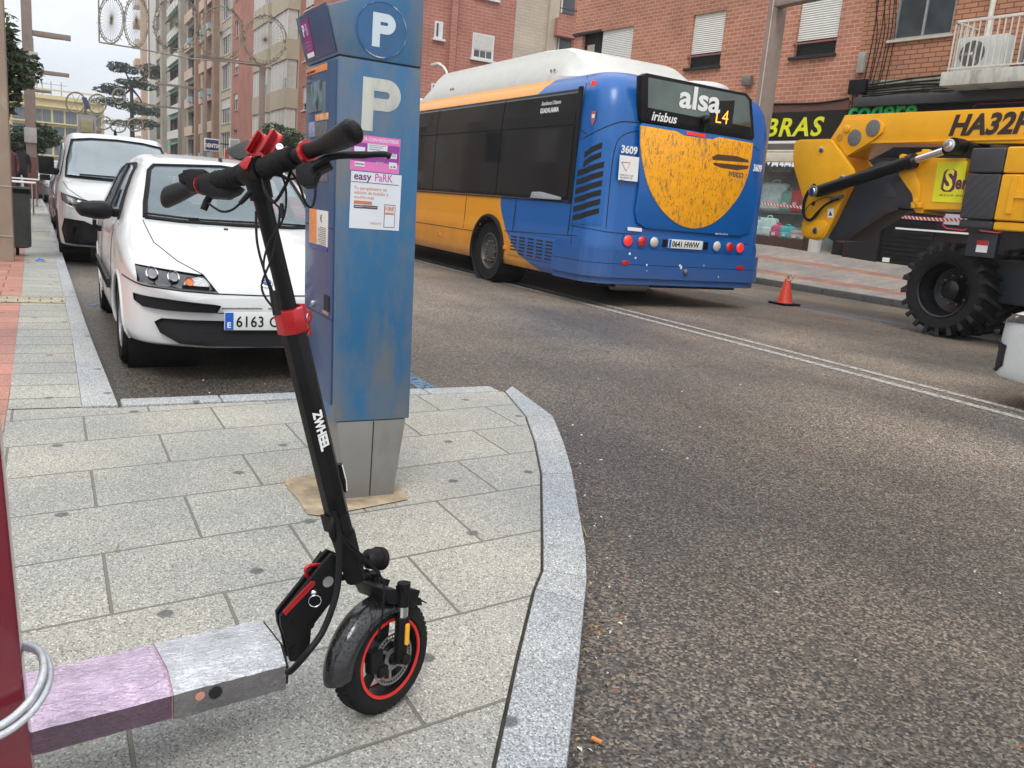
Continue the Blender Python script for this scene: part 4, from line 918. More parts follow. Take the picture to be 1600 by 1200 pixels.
class Car:
    def __init__(s, root, G, paint, wheels=None, wr=.30, archr=.36, name='body', cutz=None, archx=.5, cuts=None):
        s.root = root; vs, fs = shell(G); s.bvh = BVHTree.FromPolygons([Vector(v) for v in vs], fs)
        if wheels:
            keep = []
            for f in fs:
                c = np.mean([vs[i] for i in f], axis=0)
                if any(abs(c[0]) > archx and math.hypot(c[1] - wy, c[2] - wr) < archr for wy in wheels): continue
                keep.append(f)
            fs = keep
        if cuts:
            keep = []
            for f in fs:
                V3 = [Vector(vs[i]) for i in f]; c = sum(V3, Vector()) / len(V3); hit = False
                for poly, side in cuts:
                    if side in 'fb': ok = (c.y < 2.2) if side == 'f' else c.y > 2.9; q = (c.x, c.z)
                    else: ok = (c.x < -.3) if side == 'l' else c.x > .3; q = (c.y, c.z)
                    if ok:
                        ins = False; j = len(poly) - 1
                        for i2 in range(len(poly)):
                            (xa, ya), (xb, yb) = poly[i2], poly[j]
                            if (ya > q[1]) != (yb > q[1]) and q[0] < (xb - xa) * (q[1] - ya) / (yb - ya) + xa: ins = not ins
                            j = i2
                        if ins: hit = True; break
                if not hit: keep.append(f)
            fs = keep
        mb = MB(); mb.add(vs, fs); s.body = mb.build(name, paint, root, local=True, smooth=42)
    def hit(s, o, d):
        r = s.bvh.ray_cast(Vector(o), Vector(d)); return r
    def lay(s, name, poly, side, m, off=.004, parent=None, h=.07, skirt=.012, smooth=60, label=None):
        # poly in (x,z) for side 'f'/'b', (y,z) for 'l'/'r', (x,y) for 't'
        def P3(a, b):
            if side == 'f': return Vector((a, -3, b)), Vector((0, 1, 0))
            if side == 'b': return Vector((a, 9, b)), Vector((0, -1, 0))
            if side == 'l': return Vector((-3, a, b)), Vector((1, 0, 0))
            if side == 'r': return Vector((3, a, b)), Vector((-1, 0, 0))
            return Vector((a, b, 5)), Vector((0, 0, -1))
        bm = bmesh.new(); vv = [bm.verts.new((a, b, 0)) for a, b in poly]; bm.faces.new(vv)
        bmesh.ops.triangulate(bm, faces=bm.faces)
        for _ in range(6):
            es = [e for e in bm.edges if e.calc_length() > h]
            if not es: break
            bmesh.ops.subdivide_edges(bm, edges=es, cuts=1); bmesh.ops.triangulate(bm, faces=bm.faces)
        bnd = [v for v in bm.verts if v.is_boundary]
        base = {}
        for v in bm.verts:
            o, d = P3(v.co.x, v.co.y); loc, nor, i, ds = s.hit(o, d)
            if loc is None:
                loc, nor, i, ds = s.bvh.find_nearest(o + d * 3)
            if nor.dot(d) > 0: nor = -nor
            base[v] = (loc, nor, d)
        for v, (loc, nor, d) in base.items(): v.co = loc + (nor * .6 - d * .4) * off
        be = [e for e in bm.edges if e.is_boundary]
        if skirt and be:
            r = bmesh.ops.extrude_edge_only(bm, edges=be)
            for v in [g for g in r['geom'] if isinstance(g, bmesh.types.BMVert)]:
                d = -base_near(base, v.co); v.co = v.co - d * (off + skirt)
        bmesh.ops.recalc_face_normals(bm, faces=bm.faces)
        me = bpy.data.meshes.new(name); bm.to_mesh(me); bm.free(); me.materials.append(m)
        me.shade_smooth(); me.set_sharp_from_angle(angle=R_(smooth))
        o = bpy.data.objects.new(name, me); COL.objects.link(o); o.parent = parent or s.root
        if label: o['label'] = label
        return o
    def seam(s, pts, side, r=.0035, parent=None, name='panel_seam', n=6, m=None, dense=8):
        out = []
        P = []
        for (a0, b0), (a1, b1) in zip(pts, pts[1:]):
            for k in range(dense): P.append((a0 + (a1 - a0) * k / dense, b0 + (b1 - b0) * k / dense))
        P.append(pts[-1])
        for a, b in P:
            if side == 'f': o, d = Vector((a, -3, b)), Vector((0, 1, 0))
            elif side == 'l': o, d = Vector((-3, a, b)), Vector((1, 0, 0))
            elif side == 'r': o, d = Vector((3, a, b)), Vector((-1, 0, 0))
            elif side == 'b': o, d = Vector((a, 9, b)), Vector((0, -1, 0))
            else: o, d = Vector((a, b, 5)), Vector((0, 0, -1))
            loc, nor, i, ds = s.hit(o, d)
            if loc is not None: out.append(loc)
        if len(out) > 1:
            mb = MB(); mb.tube(out, r, n); return mb.build(name, m or M_dark, parent or s.body, local=True)
def base_near(base, co):
    return min(base.values(), key=lambda t: (t[0] - co).length_squared)[2] * -1
def wheel(root, x, y, r, w, out, rim='hub', name='wheel', rr=.62, mrim=None, spokes=5):
    mb = MB(); hw_ = w / 2; p = []
    for k in range(11):
        a = math.pi * k / 10; p.append((r - .04 + .04 * math.sin(a) ** .6, -hw_ * math.cos(a) * (1.0 if 0 < k < 10 else .92)))
    p = [(r * rr, -hw_ * .8)] + p + [(r * rr, hw_ * .8)]
    mb.lathe(p, (x, y, r), (out, 0, 0), 40, closed=True); t = mb.build(name, M_rubber, root, local=True, smooth=35)
    mb = MB(); R0 = r * rr
    mb.lathe([(R0 * 1.03, hw_ * .82), (R0 * .97, hw_ * .86), (R0 * .9, hw_ * .55), (R0 * .45, hw_ * .35), (R0 * .42, hw_ * .6), (R0 * .2, hw_ * .62), (0, hw_ * .62)], (x, y, r), (out, 0, 0), 32, caps=False)
    if rim == 'spoke':
        for k in range(spokes):
            a = 2 * math.pi * k / spokes; c, s_ = math.cos(a), math.sin(a)
            mb.obox((x + out * hw_ * .7, y + c * R0 * .58, r + s_ * R0 * .58), (out * .01, 0, 0), (0, c * R0 * .36, s_ * R0 * .36), (0, -s_ * R0 * .12, c * R0 * .12))
    mb.lathe([(R0 * 1.0, -hw_ * .7), (R0 * .3, -hw_ * .6), (0, -hw_ * .6)], (x, y, r), (out, 0, 0), 24, caps=False)
    mb.build('rim', mrim or mat('wheel trim silver', (.32, .32, .33), .35, metal=.6), t, local=True, smooth=40)
    return t
def well(root, y, r, halfw, z):
    for s in (-1, 1):
        mb = MB(); mb.lathe([(r + .015, 0), (r + .015, .42)], (s * (halfw - .02), y, z), (-s, 0, 0), 28, caps=False); mb.lathe([(0, .42), (r + .015, .42)], (s * (halfw - .02), y, z), (-s, 0, 0), 28, caps=False)
        mb.build('wheel_arch_liner', M_dark, root, local=True)
def arch_lip(car, y, z, r, side, m, rad=.014, a0=-8, a1=188):
    P = []
    for k in range(25):
        a = R_(a0 + (a1 - a0) * k / 24); yy, zz = y + math.cos(a) * (r + .012), z + math.sin(a) * (r + .012)
        loc, nor, i, ds = car.hit((-3 if side == 'l' else 3, yy, zz), (1 if side == 'l' else -1, 0, 0))
        if loc is not None: P.append(loc - Vector(((-1 if side == 'l' else 1) * .006, 0, 0)))
    if len(P) > 2: mb = MB(); mb.tube(P, rad, 8); mb.build('arch_lip', m, car.root, local=True, smooth=60)
def ring(w, zb, zl, zm, zs, p5, p6, p7, zc):
    return [(0, zb), (w * .55, zb), (w * .90, zb + .02), (w * .985, zl), (w, zm), (w * .985, zs), p5, p6, p7, (0, zc)]
def circle(cx_, cy_, r, n=16, ry=None): return [(cx_ + r * math.cos(2 * math.pi * k / n), cy_ + (ry or r) * math.sin(2 * math.pi * k / n)) for k in range(n)]

# --- the old white hatchback in the parking bay
def hatch_stations():
    S = []
    # y , w, zb, zl, zm, zs, p5, p6, p7, zc
    S.append((0.00, ring(.44, .25, .30, .42, .50, (.42, .545), (.30, .555), (.15, .56), .56)))
    S.append((0.03, ring(.56, .235, .29, .42, .53, (.545, .585), (.40, .60), (.2, .605), .605)))
    S.append((0.10, ring(.70, .23, .29, .42, .56, (.68, .64), (.50, .66), (.25, .668), .67)))
    S.append((0.22, ring(.775, .22, .29, .42, .60, (.755, .70), (.56, .735), (.28, .748), .75)))
    S.append((0.45, ring(.815, .20, .29, .45, .66, (.785, .77), (.60, .82), (.30, .835), .84)))
    S.append((0.80, ring(.83, .19, .28, .50, .74, (.785, .85), (.62, .905), (.31, .925), .93)))
    S.append((1.02, ring(.832, .19, .28, .52, .79, (.775, .905), (.66, .962), (.34, .985), .99)))
    S.append((1.16, ring(.832, .19, .28, .52, .81, (.77, .94), (.68, 1.035), (.36, 1.065), 1.07)))
    S.append((1.45, ring(.832, .19, .28, .52, .83, (.765, .955), (.645, 1.20), (.36, 1.25), 1.255)))
    S.append((1.72, ring(.832, .19, .28, .52, .84, (.762, .965), (.60, 1.325), (.36, 1.385), 1.395)))
    S.append((1.95, ring(.832, .19, .28, .53, .85, (.76, .975), (.575, 1.37), (.36, 1.432), 1.445)))
    S.append((2.5, ring(.832, .19, .28, .54, .87, (.76, .985), (.57, 1.395), (.36, 1.462), 1.475)))
    S.append((3.2, ring(.828, .20, .28, .55, .88, (.75, 1.0), (.56, 1.37), (.35, 1.435), 1.445)))
    S.append((3.62, ring(.80, .23, .30, .55, .88, (.70, 1.01), (.53, 1.24), (.34, 1.30), 1.31)))
    S.append((3.78, ring(.74, .26, .32, .52, .84, (.62, .95), (.45, 1.0), (.3, 1.02), 1.03)))
    S.append((3.84, ring(.60, .30, .35, .50, .74, (.5, .8), (.35, .82), (.2, .83), .83)))
    return S
def hatchback(name, label, loc, rz, paint, group=None, full=True):
    root = thing(name, label, 'car', loc, rz, group)
    G = loft(hatch_stations(), 9, 8)
    ws = [(-.615, .985), (-.40, .972), (0, .968), (.40, .972), (.615, .985), (.60, 1.08), (.535, 1.315), (.50, 1.352), (0, 1.385), (-.50, 1.352), (-.535, 1.315), (-.60, 1.08)]
    win = [(1.46, .965), (2.38, .975), (2.38, 1.345), (2.08, 1.345), (1.86, 1.31), (1.66, 1.18)]
    win2 = [(2.45, .975), (3.15, .99), (3.12, 1.28), (2.9, 1.33), (2.45, 1.345)]
    rwin = [(-.52, 1.03), (.52, 1.03), (.44, 1.27), (-.44, 1.27)]
    c = Car(root, G, paint, (.78, 3.22), .285, .335, archx=.62, cuts=[(ws, 'f'), (win, 'l'), (win2, 'l'), (win, 'r'), (win2, 'r'), (rwin, 'b')])
    M_tg = mat('see-through glass paled by reflection', (.20, .26, .29), .03, var=.1, coat=1., alpha=.52); M_in = mat('dark cabin trim', (.022, .022, .024), .8, var=.3); M_seat = mat('grey seat cloth', (.055, .057, .065), .9, var=.3)  # window colour is paler and bluer to stand in for sky reflection
    cab = MB(); cab.box((-.70, 1.0, .30), (.70, 3.5, .45)); cab.build('cabin_floor', M_in, root, local=True)
    for sg in (-1, 1): mb = MB(); mb.box((sg * .72 - .02, 1.2, .40), (sg * .72 + .02, 3.3, .93)); mb.build('door_lining', M_in, root, local=True)
    mb = MB(); mb.box((-.68, 1.12, .60), (.68, 1.62, .94)); mb.build('dashboard', mat('dashboard grey', (.05, .053, .058), .7), root, local=True, bevel=.06, seg=3)
    for x in (-.36, .36):
        mb = MB(); mb.box((x - .24, 2.05, .42), (x + .24, 2.5, .62)); mb.prism([(x - .23, 2.42, .55), (x - .23, 2.56, .55), (x - .23, 2.72, 1.12), (x - .23, 2.60, 1.12)], (.46, 0, 0)); st_ = mb.build('seat', M_seat, root, local=True, bevel=.05, seg=3)
        mb = MB(); mb.lathe([(0, -.05), (.10, -.05), (.12, 0), (.10, .05), (0, .05)], (x, 2.68, 1.20), (0, 1, .1), 16); mb.build('headrest', M_seat, st_, local=True, smooth=50)
    mb = MB(); mb.box((-.60, 2.95, .50), (.60, 3.15, 1.0)); mb.build('rear_seat', M_seat, root, local=True, bevel=.05)
    mb = MB(); cw = Vector((-.36, 1.78, .98)); a1 = Vector((1, 0, 0)); a2 = Vector((0, .42, .91)); mb.tube([cw + (a1 * math.cos(t / 24 * 2 * math.pi) + a2 * math.sin(t / 24 * 2 * math.pi)) * .18 for t in range(25)], .02, 8); mb.obox(cw, a1 * .15, a2 * .05, Vector((0, .02, -.01))); mb.build('steering_wheel', M_in, root, local=True, smooth=50)
    mb = MB(); mb.box((-.10, 1.86, 1.27), (.10, 1.90, 1.33)); mb.build('inside_mirror', M_in, root, local=True, bevel=.012)
    c.lay('rear_window', rwin, 'b', M_tg, .008, h=.08)
    for y in (.78, 3.22):
        well(root, y, .335, .80, .285)
        for sd_ in 'lr': arch_lip(c, y, .285, .335, sd_, paint, .016)
        for x, o in ((-.735, -1), (.735, 1)): wheel(root, x, y, .285, .165, o, 'spoke')
    c.seam(ws + ws[:1], 'f', .020, name='windscreen_seal', m=M_rubber, parent=root)
    w = c.lay('windscreen', [(x * 1.01, z) for x, z in ws], 'f', M_tg, .010, h=.045)
    for sd_, sg in (('l', -1), ('r', 1)):
        y0 = 1.30
        c.seam(win + win[:1], sd_, .018, name='window_seal', m=M_rubber, parent=root); c.seam(win2 + win2[:1], sd_, .018, name='window_seal', m=M_rubber, parent=root); c.seam([(2.41, .97), (2.415, 1.34)], sd_, .03, name='door_pillar', m=M_rubber, parent=root)
        c.seam([(1.34, .95), (1.46, 1.06), (1.66, 1.20), (1.86, 1.325), (2.08, 1.362), (2.9, 1.352), (3.16, 1.29)], sd_, .014, name='roof_gutter', m=M_rubber, parent=root)
        c.lay('side_window', win, sd_, M_tg, .010, h=.06); c.lay('side_window', win2, sd_, M_tg, .010, h=.06)
        c.seam([(1.30, .88), (1.28, .6), (1.25, .30)], sd_); c.seam([(2.415, .95), (2.41, .6), (2.40, .28)], sd_); c.seam([(3.2, .95), (3.0, .66), (2.86, .32)], sd_)
        c.seam([(1.25, .26), (2.0, .255), (2.85, .26)], sd_)
        c.lay('rubbing_strip', [(1.14, .47), (2.80, .50), (2.80, .56), (1.16, .53)], sd_, M_black, .012, h=.2)
        for yy in (2.18, 2.98):
            c.lay('door_handle', [(yy, .80), (yy + .14, .805), (yy + .14, .85), (yy, .845)], sd_, M_black, .018, h=.1)
        # mirror
        mb = MB(); ml_ = [(.0, .0), (.05, .012), (.085, .03), (.095, .06), (.09, .11), (.07, .17), (.03, .19), (0, .195)]
        mb.lathe([(max(r_, .0), h_) for r_, h_ in ml_], (sg * .80, 1.42, 1.005), (sg, -.25, 0), 16)
        mb.v = [(sg * .80 + (x_ - sg * .80) * 1.3, y_, 1.005 + (z_ - 1.005) * .72) for x_, y_, z_ in mb.v]; mm_ = mb.build('mirror', M_black, root, local=True, smooth=60)
        mb = MB(); mb.obox((sg * .765, 1.44, .99), (.05, 0, 0), (0, .05, 0), (0, 0, .03)); mb.build('mirror_foot', M_black, root, local=True, bevel=.01)
        # headlight
        P = [(.752, .732), (.70, .727), (.30 + .065, .690), (.30, .600), (.52, .612), (.70, .632), (.748, .640)]
        P = [(sg * a, b) for a, b in P]
        hl_ = c.lay('headlight', P, 'f', mat('gloss black lamp body', (.012, .012, .013), .12, coat=.8), .007, h=.03)
        for (a, b, r_) in ((.665, .688, .036), (.545, .674, .036)):
            c.lay('lamp_ring', circle(sg * a, b, r_), 'f', M_chrome, .0085, parent=hl_, h=.03, skirt=.002); c.lay('lamp_lens', circle(sg * a, b, r_ * .8), 'f', mat('lamp lens', (.10, .10, .11), .08, var=.3, coat=1), .0095, parent=hl_, h=.03, skirt=.001)
        c.lay('reflector_bowl', [(sg * a, b) for a, b in ((.50, .63), (.47, .672), (.40, .682), (.365, .678), (.335, .64), (.34, .622))], 'f', mat('lamp reflector', (.42, .42, .42), .15, metal=.6, var=.4, scale=60), .0088, parent=hl_, h=.03, skirt=.002)
        c.lay('indicator_bulb', circle(sg * .455, .648, .024), 'f', mat('amber bulb', (.40, .10, .02), .3, var=.3), .0105, parent=hl_, h=.03, skirt=.001)
        # black bumper insert
        c.lay('bumper_strip', [(sg * a, b) for a, b in ((.765, .560), (.60, .548), (.32, .522), (.28, .515), (.305, .470), (.60, .478), (.72, .490), (.762, .52))], 'f', M_black, .012, h=.08)
        c.seam([(sg * .30, .465), (sg * .04, .468)], 'f'); c.seam([(sg * .27, .498), (sg * .02, .50)], 'f', .006, m=M_dsteel)
        c.seam([(sg * .81, .64), (sg * .72, .618), (sg * .50, .596), (sg * .30, .585), (0, .58)], 'f', .005)
        c.seam([(sg * .635, .97), (sg * .61, .85), (sg * .50, .76), (sg * .42, .72), (sg * .365, .692), (sg * .30, .600), (sg * .29, .587)], 'f', .0035)
    c.lay('lower_grille', [(-.62, .425), (0, .412), (.62, .425), (.66, .40), (.63, .335), (.52, .27), (.30, .255), (0, .25), (-.30, .255), (-.52, .27), (-.63, .335), (-.66, .40)], 'f', M_dark, .008, h=.04)
    for z in (.30, .345, .385): c.seam([(-.60 + (.385 - z), z), (0, z - .012), (.60 - (.385 - z), z)], 'f', .009, name='grille_bar', m=M_black)
    mb = MB(); mb.box((-.26, -.035, .362), (.26, -.022, .478)); pl = mb.build('number_plate', mat('plate white', (.66, .68, .66), .35, var=.05), root, local=True, bevel=.002)
    mb = MB(); mb.box((-.257, -.0365, .365), (-.205, -.035, .475)); e_ = mb.build('plate_band', mat('plate blue', (.01, .10, .48), .4), pl, local=True)
    text('E', .05, M_wht, (-.245, -.0375, .378), (1, 0, 0), (0, 0, 1), pl, local=True, bold=.0015, ext=.0005)
    if full: text('6163 CSP', .098, M_black, (-.19, -.0362, .384), (1, 0, 0), (0, 0, 1), pl, local=True, bold=.0012, sx=.86, ext=.0008, space=1.08)
    else: text('4820 KLM', .098, M_black, (-.19, -.0362, .384), (1, 0, 0), (0, 0, 1), pl, local=True, bold=.0012, sx=.86, ext=.0008)
    loc_, nor, i, ds = c.hit((.02, -3, .655), (0, 1, 0)); mb = MB(); mb.lathe([(0, 0), (.044, 0), (.044, .006), (.036, .012), (0, .012)], loc_, nor if nor.y < 0 else -nor, 24); em = mb.build('emblem', M_chrome, root, local=True, smooth=40)
    mb = MB(); mb.lathe([(0, .0121), (.034, .0122), (.03, .0145), (0, .015)], loc_, nor if nor.y < 0 else -nor, 24); mb.build('emblem_face', mat('emblem blue', (.05, .09, .25), .3), em, local=True, smooth=40)
    nn = (nor if nor.y < 0 else -nor); text('FIAT', .022, M_wht, loc_ + nn * .0148 + Vector((-.022, 0, -.008)), (1, 0, 0), Vector((0, nn.z, -nn.y)) * -1 if nn.y > 0 else Vector((0, -nn.z, -nn.y)), em, local=True, ext=.0006, bold=.0006)
    # wipers
    for xa, xb, za, zb_ in ((-.28, .34, .985, .99), (.30, .60, .99, .985), (-.62, -.28, 1.005, .985)):
        P = []
        for k in range(9):
            t = k / 8; l_, n2, i, ds = c.hit((xa + (xb - xa) * t, -3, za + (zb_ - za) * t), (0, 1, 0))
            if l_ is not None: P.append(l_ + Vector((0, -.02, .012)))
        mb = MB(); mb.tube(P, .008, 6); mb.build('wiper', M_black, root, local=True)
    for x in (-.30, .28): l_, n2, i, ds = c.hit((x, -3, .985), (0, 1, 0)); mb = MB(); mb.obox(l_ + Vector((0, -.02, .01)), (.035, 0, 0), (0, .02, 0), (0, 0, .014)); mb.build('wiper_pivot', M_black, root, local=True, bevel=.006)
    # washer jet, roof aerial, steering wheel and mirror behind the glass
    l_, n2, i, ds = c.hit((-.1, .86, 5), (0, 0, -1)); mb = MB(); mb.obox(l_, (.014, 0, 0), (0, .012, 0), (0, 0, .008)); mb.build('washer_jet', M_black, root, local=True, bevel=.003)
    l_, n2, i, ds = c.hit((.03, 1.86, 5), (0, 0, -1)); mb = MB(); mb.prism([l_ + Vector((-.012, -.02, 0)), l_ + Vector((-.012, .05, 0)), l_ + Vector((-.012, .045, .035)), l_ + Vector((-.012, .01, .022))], (.024, 0, 0)); mb.build('aerial_base', M_black, root, local=True, bevel=.004)
    return root, c
car1, c1 = hatchback('parked_car', 'old white hatchback with black mirror and bumper strips, parked directly behind the blue ticket machine', (1.22, 5.52, 0), 0, M_white)
# --- white van behind it
def van_stations():
    S = []
    S.append((0.00, ring(.58, .32, .38, .55, .74, (.54, .82), (.4, .84), (.2, .85), .85)))
    S.append((0.05, ring(.74, .28, .36, .55, .78, (.70, .90), (.5, .93), (.25, .94), .94)))
    S.append((0.18, ring(.87, .26, .34, .55, .84, (.83, .99), (.6, 1.03), (.3, 1.045), 1.05)))
    S.append((0.45, ring(.935, .24, .33, .58, .90, (.90, 1.06), (.68, 1.11), (.34, 1.13), 1.135)))
    S.append((0.75, ring(.955, .23, .33, .60, .95, (.905, 1.12), (.74, 1.18), (.37, 1.20), 1.205)))
    S.append((0.95, ring(.96, .23, .33, .62, .98, (.90, 1.16), (.76, 1.29), (.40, 1.32), 1.325)))
    S.append((1.35, ring(.96, .23, .33, .62, 1.0, (.90, 1.20), (.74, 1.60), (.42, 1.66), 1.67)))
    S.append((1.65, ring(.96, .23, .33, .62, 1.0, (.90, 1.22), (.74, 1.76), (.44, 1.84), 1.855)))
    S.append((1.95, ring(.96, .23, .33, .62, 1.0, (.90, 1.23), (.76, 1.80), (.46, 1.885), 1.90)))
    S.append((3.4, ring(.96, .23, .33, .62, 1.0, (.91, 1.24), (.78, 1.82), (.46, 1.905), 1.92)))
    S.append((4.6, ring(.95, .25, .33, .62, 1.0, (.90, 1.24), (.78, 1.80), (.46, 1.885), 1.90)))
    S.append((4.85, ring(.90, .28, .34, .62, 1.0, (.86, 1.22), (.74, 1.74), (.42, 1.80), 1.81)))
    S.append((4.93, ring(.80, .32, .38, .6, .95, (.78, 1.15), (.66, 1.6), (.38, 1.64), 1.64)))
    return S
vroot = thing('parked_van', 'white panel van with black lower bumper, parked behind the white hatchback', 'van', (.92, 12.55, 0)); vroot.scale = (.85, 1, .95)
vc = Car(vroot, loft(van_stations(), 6, 5), M_white, (.93, 4.0), .33, .39, archx=.70)
for y in (.93, 4.0):
    well(vroot, y, .39, .93, .33)
    for sd_ in 'lr': arch_lip(vc, y, .33, .39, sd_, M_black, .02)
    for x, o in ((-.85, -1), (.85, 1)): wheel(vroot, x, y, .33, .20, o, 'spoke')
ws = [(-.80, 1.235), (0, 1.215), (.80, 1.235), (.76, 1.5), (.68, 1.745), (.4, 1.785), (0, 1.80), (-.4, 1.785), (-.68, 1.745), (-.76, 1.5)]
vc.lay('windscreen_seal', [(x * 1.04, z + (.02 if z > 1.5 else -.025)) for x, z in ws], 'f', M_rubber, .012, h=.06); vc.lay('windscreen', ws, 'f', M_wscreen, .018, h=.06)
vc.lay('lower_bumper', [(-.86, .66), (-.60, .64), (-.50, .60), (.50, .60), (.60, .64), (.86, .66), (.90, .50), (.86, .32), (0, .30), (-.86, .32), (-.90, .50)], 'f', M_black, .016, h=.05)
for z in (.40, .46, .52, .57): vc.seam([(-.48, z), (0, z), (.48, z)], 'f', .012, name='grille_bar', m=mat('grille plastic', (.03, .03, .03), .4))
vc.lay('upper_grille', [(-.30, .76), (.30, .76), (.34, .86), (-.34, .86)], 'f', M_black, .006, h=.1)
for sg, sd_ in ((-1, 'l'), (1, 'r')):
    hlv = vc.lay('headlight', [(sg * a, b) for a, b in ((.90, 1.00), (.76, .965), (.50, .90), (.44, .845), (.52, .80), (.76, .83), (.89, .895))], 'f', mat('dark lamp glass', (.06, .06, .065), .1, coat=1), .008, h=.06)
    vc.lay('lamp_bowl', [(sg * a, b) for a, b in ((.84, .96), (.72, .93), (.68, .86), (.80, .875))], 'f', mat('lamp reflector', (.42, .42, .42), .15), .012, parent=hlv, h=.05, skirt=.002)
    vc.seam([(sg * .89, .86), (sg * .76, .815), (sg * .50, .785), (sg * .44, .83)], 'f', .008, name='light_strip', m=M_chrome, parent=hlv)
    vc.lay('fog_lamp', circle(sg * .70, .50, .055), 'f', M_dark, .014, h=.05)
    vc.lay('side_window', [(1.22, 1.22), (2.3, 1.24), (2.3, 1.70), (1.85, 1.70), (1.55, 1.60)], sd_, M_glass, .012, h=.08)
    vc.seam([(1.22, 1.18), (1.25, .30)], sd_, .005); vc.seam([(2.36, 1.75), (2.36, .30)], sd_, .005); vc.seam([(3.5, 1.75), (3.5, .30)], sd_, .005)
    vc.lay('rubbing_strip', [(1.35, .52), (3.5, .52), (3.5, .62), (1.35, .62)], sd_, M_black, .014, h=.3)
    mb = MB(); mb.obox((sg * 1.09, 1.22, 1.35), (.115, 0, 0), (0, .06, 0), (0, 0, .13)); mb.obox((sg * .97, 1.27, 1.27), (.07, 0, 0), (0, .03, 0), (0, 0, .05)); mb.build('mirror', M_black, vroot, local=True, bevel=.03, seg=3)
    vc.seam([(sg * .86, 1.14), (sg * .80, 1.05), (sg * .60, .93), (sg * .34, .87), (0, .868)], 'f', .005)
P = [Vector((-.6 + .15 * k, .80, 1.26)) for k in range(9)]
mb = MB(); mb.tube([(vc.hit((x, -3, 1.25), (0, 1, 0))[0] + Vector((0, -.02, .01))) for x in (-.62, -.3, 0, .3)], .011, 6); mb.build('wiper', M_black, vroot, local=True)
l_, n2, i, ds = vc.hit((.0, 1.9, 5), (0, 0, -1)); mb = MB(); mb.lathe([(.03, 0), (.02, .05), (.008, .09), (0, .10)], l_, (0, 0, 1), 10); mb.build('aerial_base', M_black, vroot, local=True)
mb = MB(); mb.add([(-.5, .86, 1.262), (-.38, .86, 1.258), (-.3, .9, 1.275), (-.42, .9, 1.285)], [(0, 1, 2, 3)]); mb.build('dashboard_paper', M_wht, vroot, local=True)
# --- other cars: further along the kerb, a red one in the lane, and the white one entering at the right edge
M_dgrey = mat('dark grey car paint', (.03, .035, .04), .25, var=.05, coat=.8); M_rcar = mat('red car paint', (.38, .015, .018), .25, var=.05, coat=.8)
def plain_car(name, label, loc, rz, paint):
    root = thing(name, label, 'car', loc, rz)
    c = Car(root, loft(hatch_stations(), 5, 5), paint, (.78, 3.22), .285, .335, archx=.62)
    for y in (.78, 3.22):
        well(root, y, .335, .80, .285)
        for sd_ in 'lr': arch_lip(c, y, .285, .335, sd_, paint, .022)
        for x, o in ((-.735, -1), (.735, 1)): wheel(root, x, y, .285, .165, o, 'spoke')
    ws = [(-.615, .985), (0, .968), (.615, .985), (.535, 1.315), (.50, 1.352), (0, 1.385), (-.50, 1.352), (-.535, 1.315)]
    c.lay('windscreen', ws, 'f', M_wscreen, .006, h=.12)
    c.lay('rear_window', [(-.50, 1.02), (.50, 1.02), (.44, 1.28), (-.44, 1.28)], 'b', M_glass, .006, h=.12)
    for sd_, sg in (('l', -1), ('r', 1)):
        c.lay('side_window', [(1.44, .965), (3.15, .985), (3.12, 1.28), (2.9, 1.34), (2.08, 1.345), (1.82, 1.30), (1.62, 1.17)], sd_, M_glass, .012, h=.08)
        c.lay('headlight', [(sg * a, b) for a, b in ((.78, .71), (.50, .69), (.42, .62), (.74, .64))], 'f', M_clearl, .006, h=.08)
        c.lay('tail_light', [(sg * a, b) for a, b in ((.72, .66), (.74, .90), (.60, .93), (.58, .68))], 'b', M_redl, .006, h=.08)
        mb = MB(); mb.obox((sg * .90, 1.42, 1.02), (.10, 0, 0), (0, .05, 0), (0, 0, .06)); mb.build('mirror', M_black, root, local=True, bevel=.02)
    c.lay('grille', [(-.4, .50), (.4, .50), (.35, .30), (-.35, .30)], 'f', M_black, .006, h=.12)
    return root, c
plain_car('parked_car', 'dark grey car mostly hidden behind the white van at the left kerb', (.86, 19.5, 0), 0, M_dgrey)
plain_car('parked_car', 'silver car farthest along the left kerb, beyond the white van', (.45, 33.5, 0), 0, mat('silver car paint', (.38, .40, .42), .3, metal=.4, coat=.6))
plain_car('red_car', 'red car on the road, seen between the white hatchback windscreen and the ticket machine', (5.0, 20.4, 0), 0, M_rcar)
# white car at the right edge, front to the left
def modern_stations():
    S = []
    S.append((0.00, ring(.40, .24, .27, .40, .60, (.36, .66), (.25, .67), (.12, .675), .675)))
    S.append((0.05, ring(.62, .22, .26, .40, .62, (.58, .69), (.42, .71), (.2, .715), .72)))
    S.append((0.15, ring(.76, .21, .26, .42, .64, (.72, .74), (.52, .765), (.26, .78), .78)))
    S.append((0.32, ring(.84, .20, .26, .45, .68, (.80, .79), (.6, .825), (.3, .84), .845)))
    S.append((0.62, ring(.885, .19, .26, .5, .73, (.84, .86), (.64, .90), (.32, .92), .925)))
    S += [(y + .1, [(x * 1.07, z) for x, z in r]) for y, r in hatch_stations()[6:]]
    return S
wroot = thing('white_car', 'white car entering at the right edge, its front corner with black lower intake showing', 'car', (7.63, 4.2, 0), R_(180))
wc = Car(wroot, loft(modern_stations(), 7, 6), M_white, (.86, 3.3), .31, .36, archx=.64)
for y in (.86, 3.3):
    well(wroot, y, .36, .86, .31)
    for sd_ in 'lr': arch_lip(wc, y, .31, .36, sd_, M_white, .022)
    for x, o in ((-.80, -1), (.80, 1)): wheel(wroot, x, y, .31, .19, o, 'spoke')
wc.lay('windscreen', [(-.65, 1.0), (0, .985), (.65, 1.0), (.56, 1.32), (0, 1.38), (-.56, 1.32)], 'f', M_wscreen, .006, h=.12)
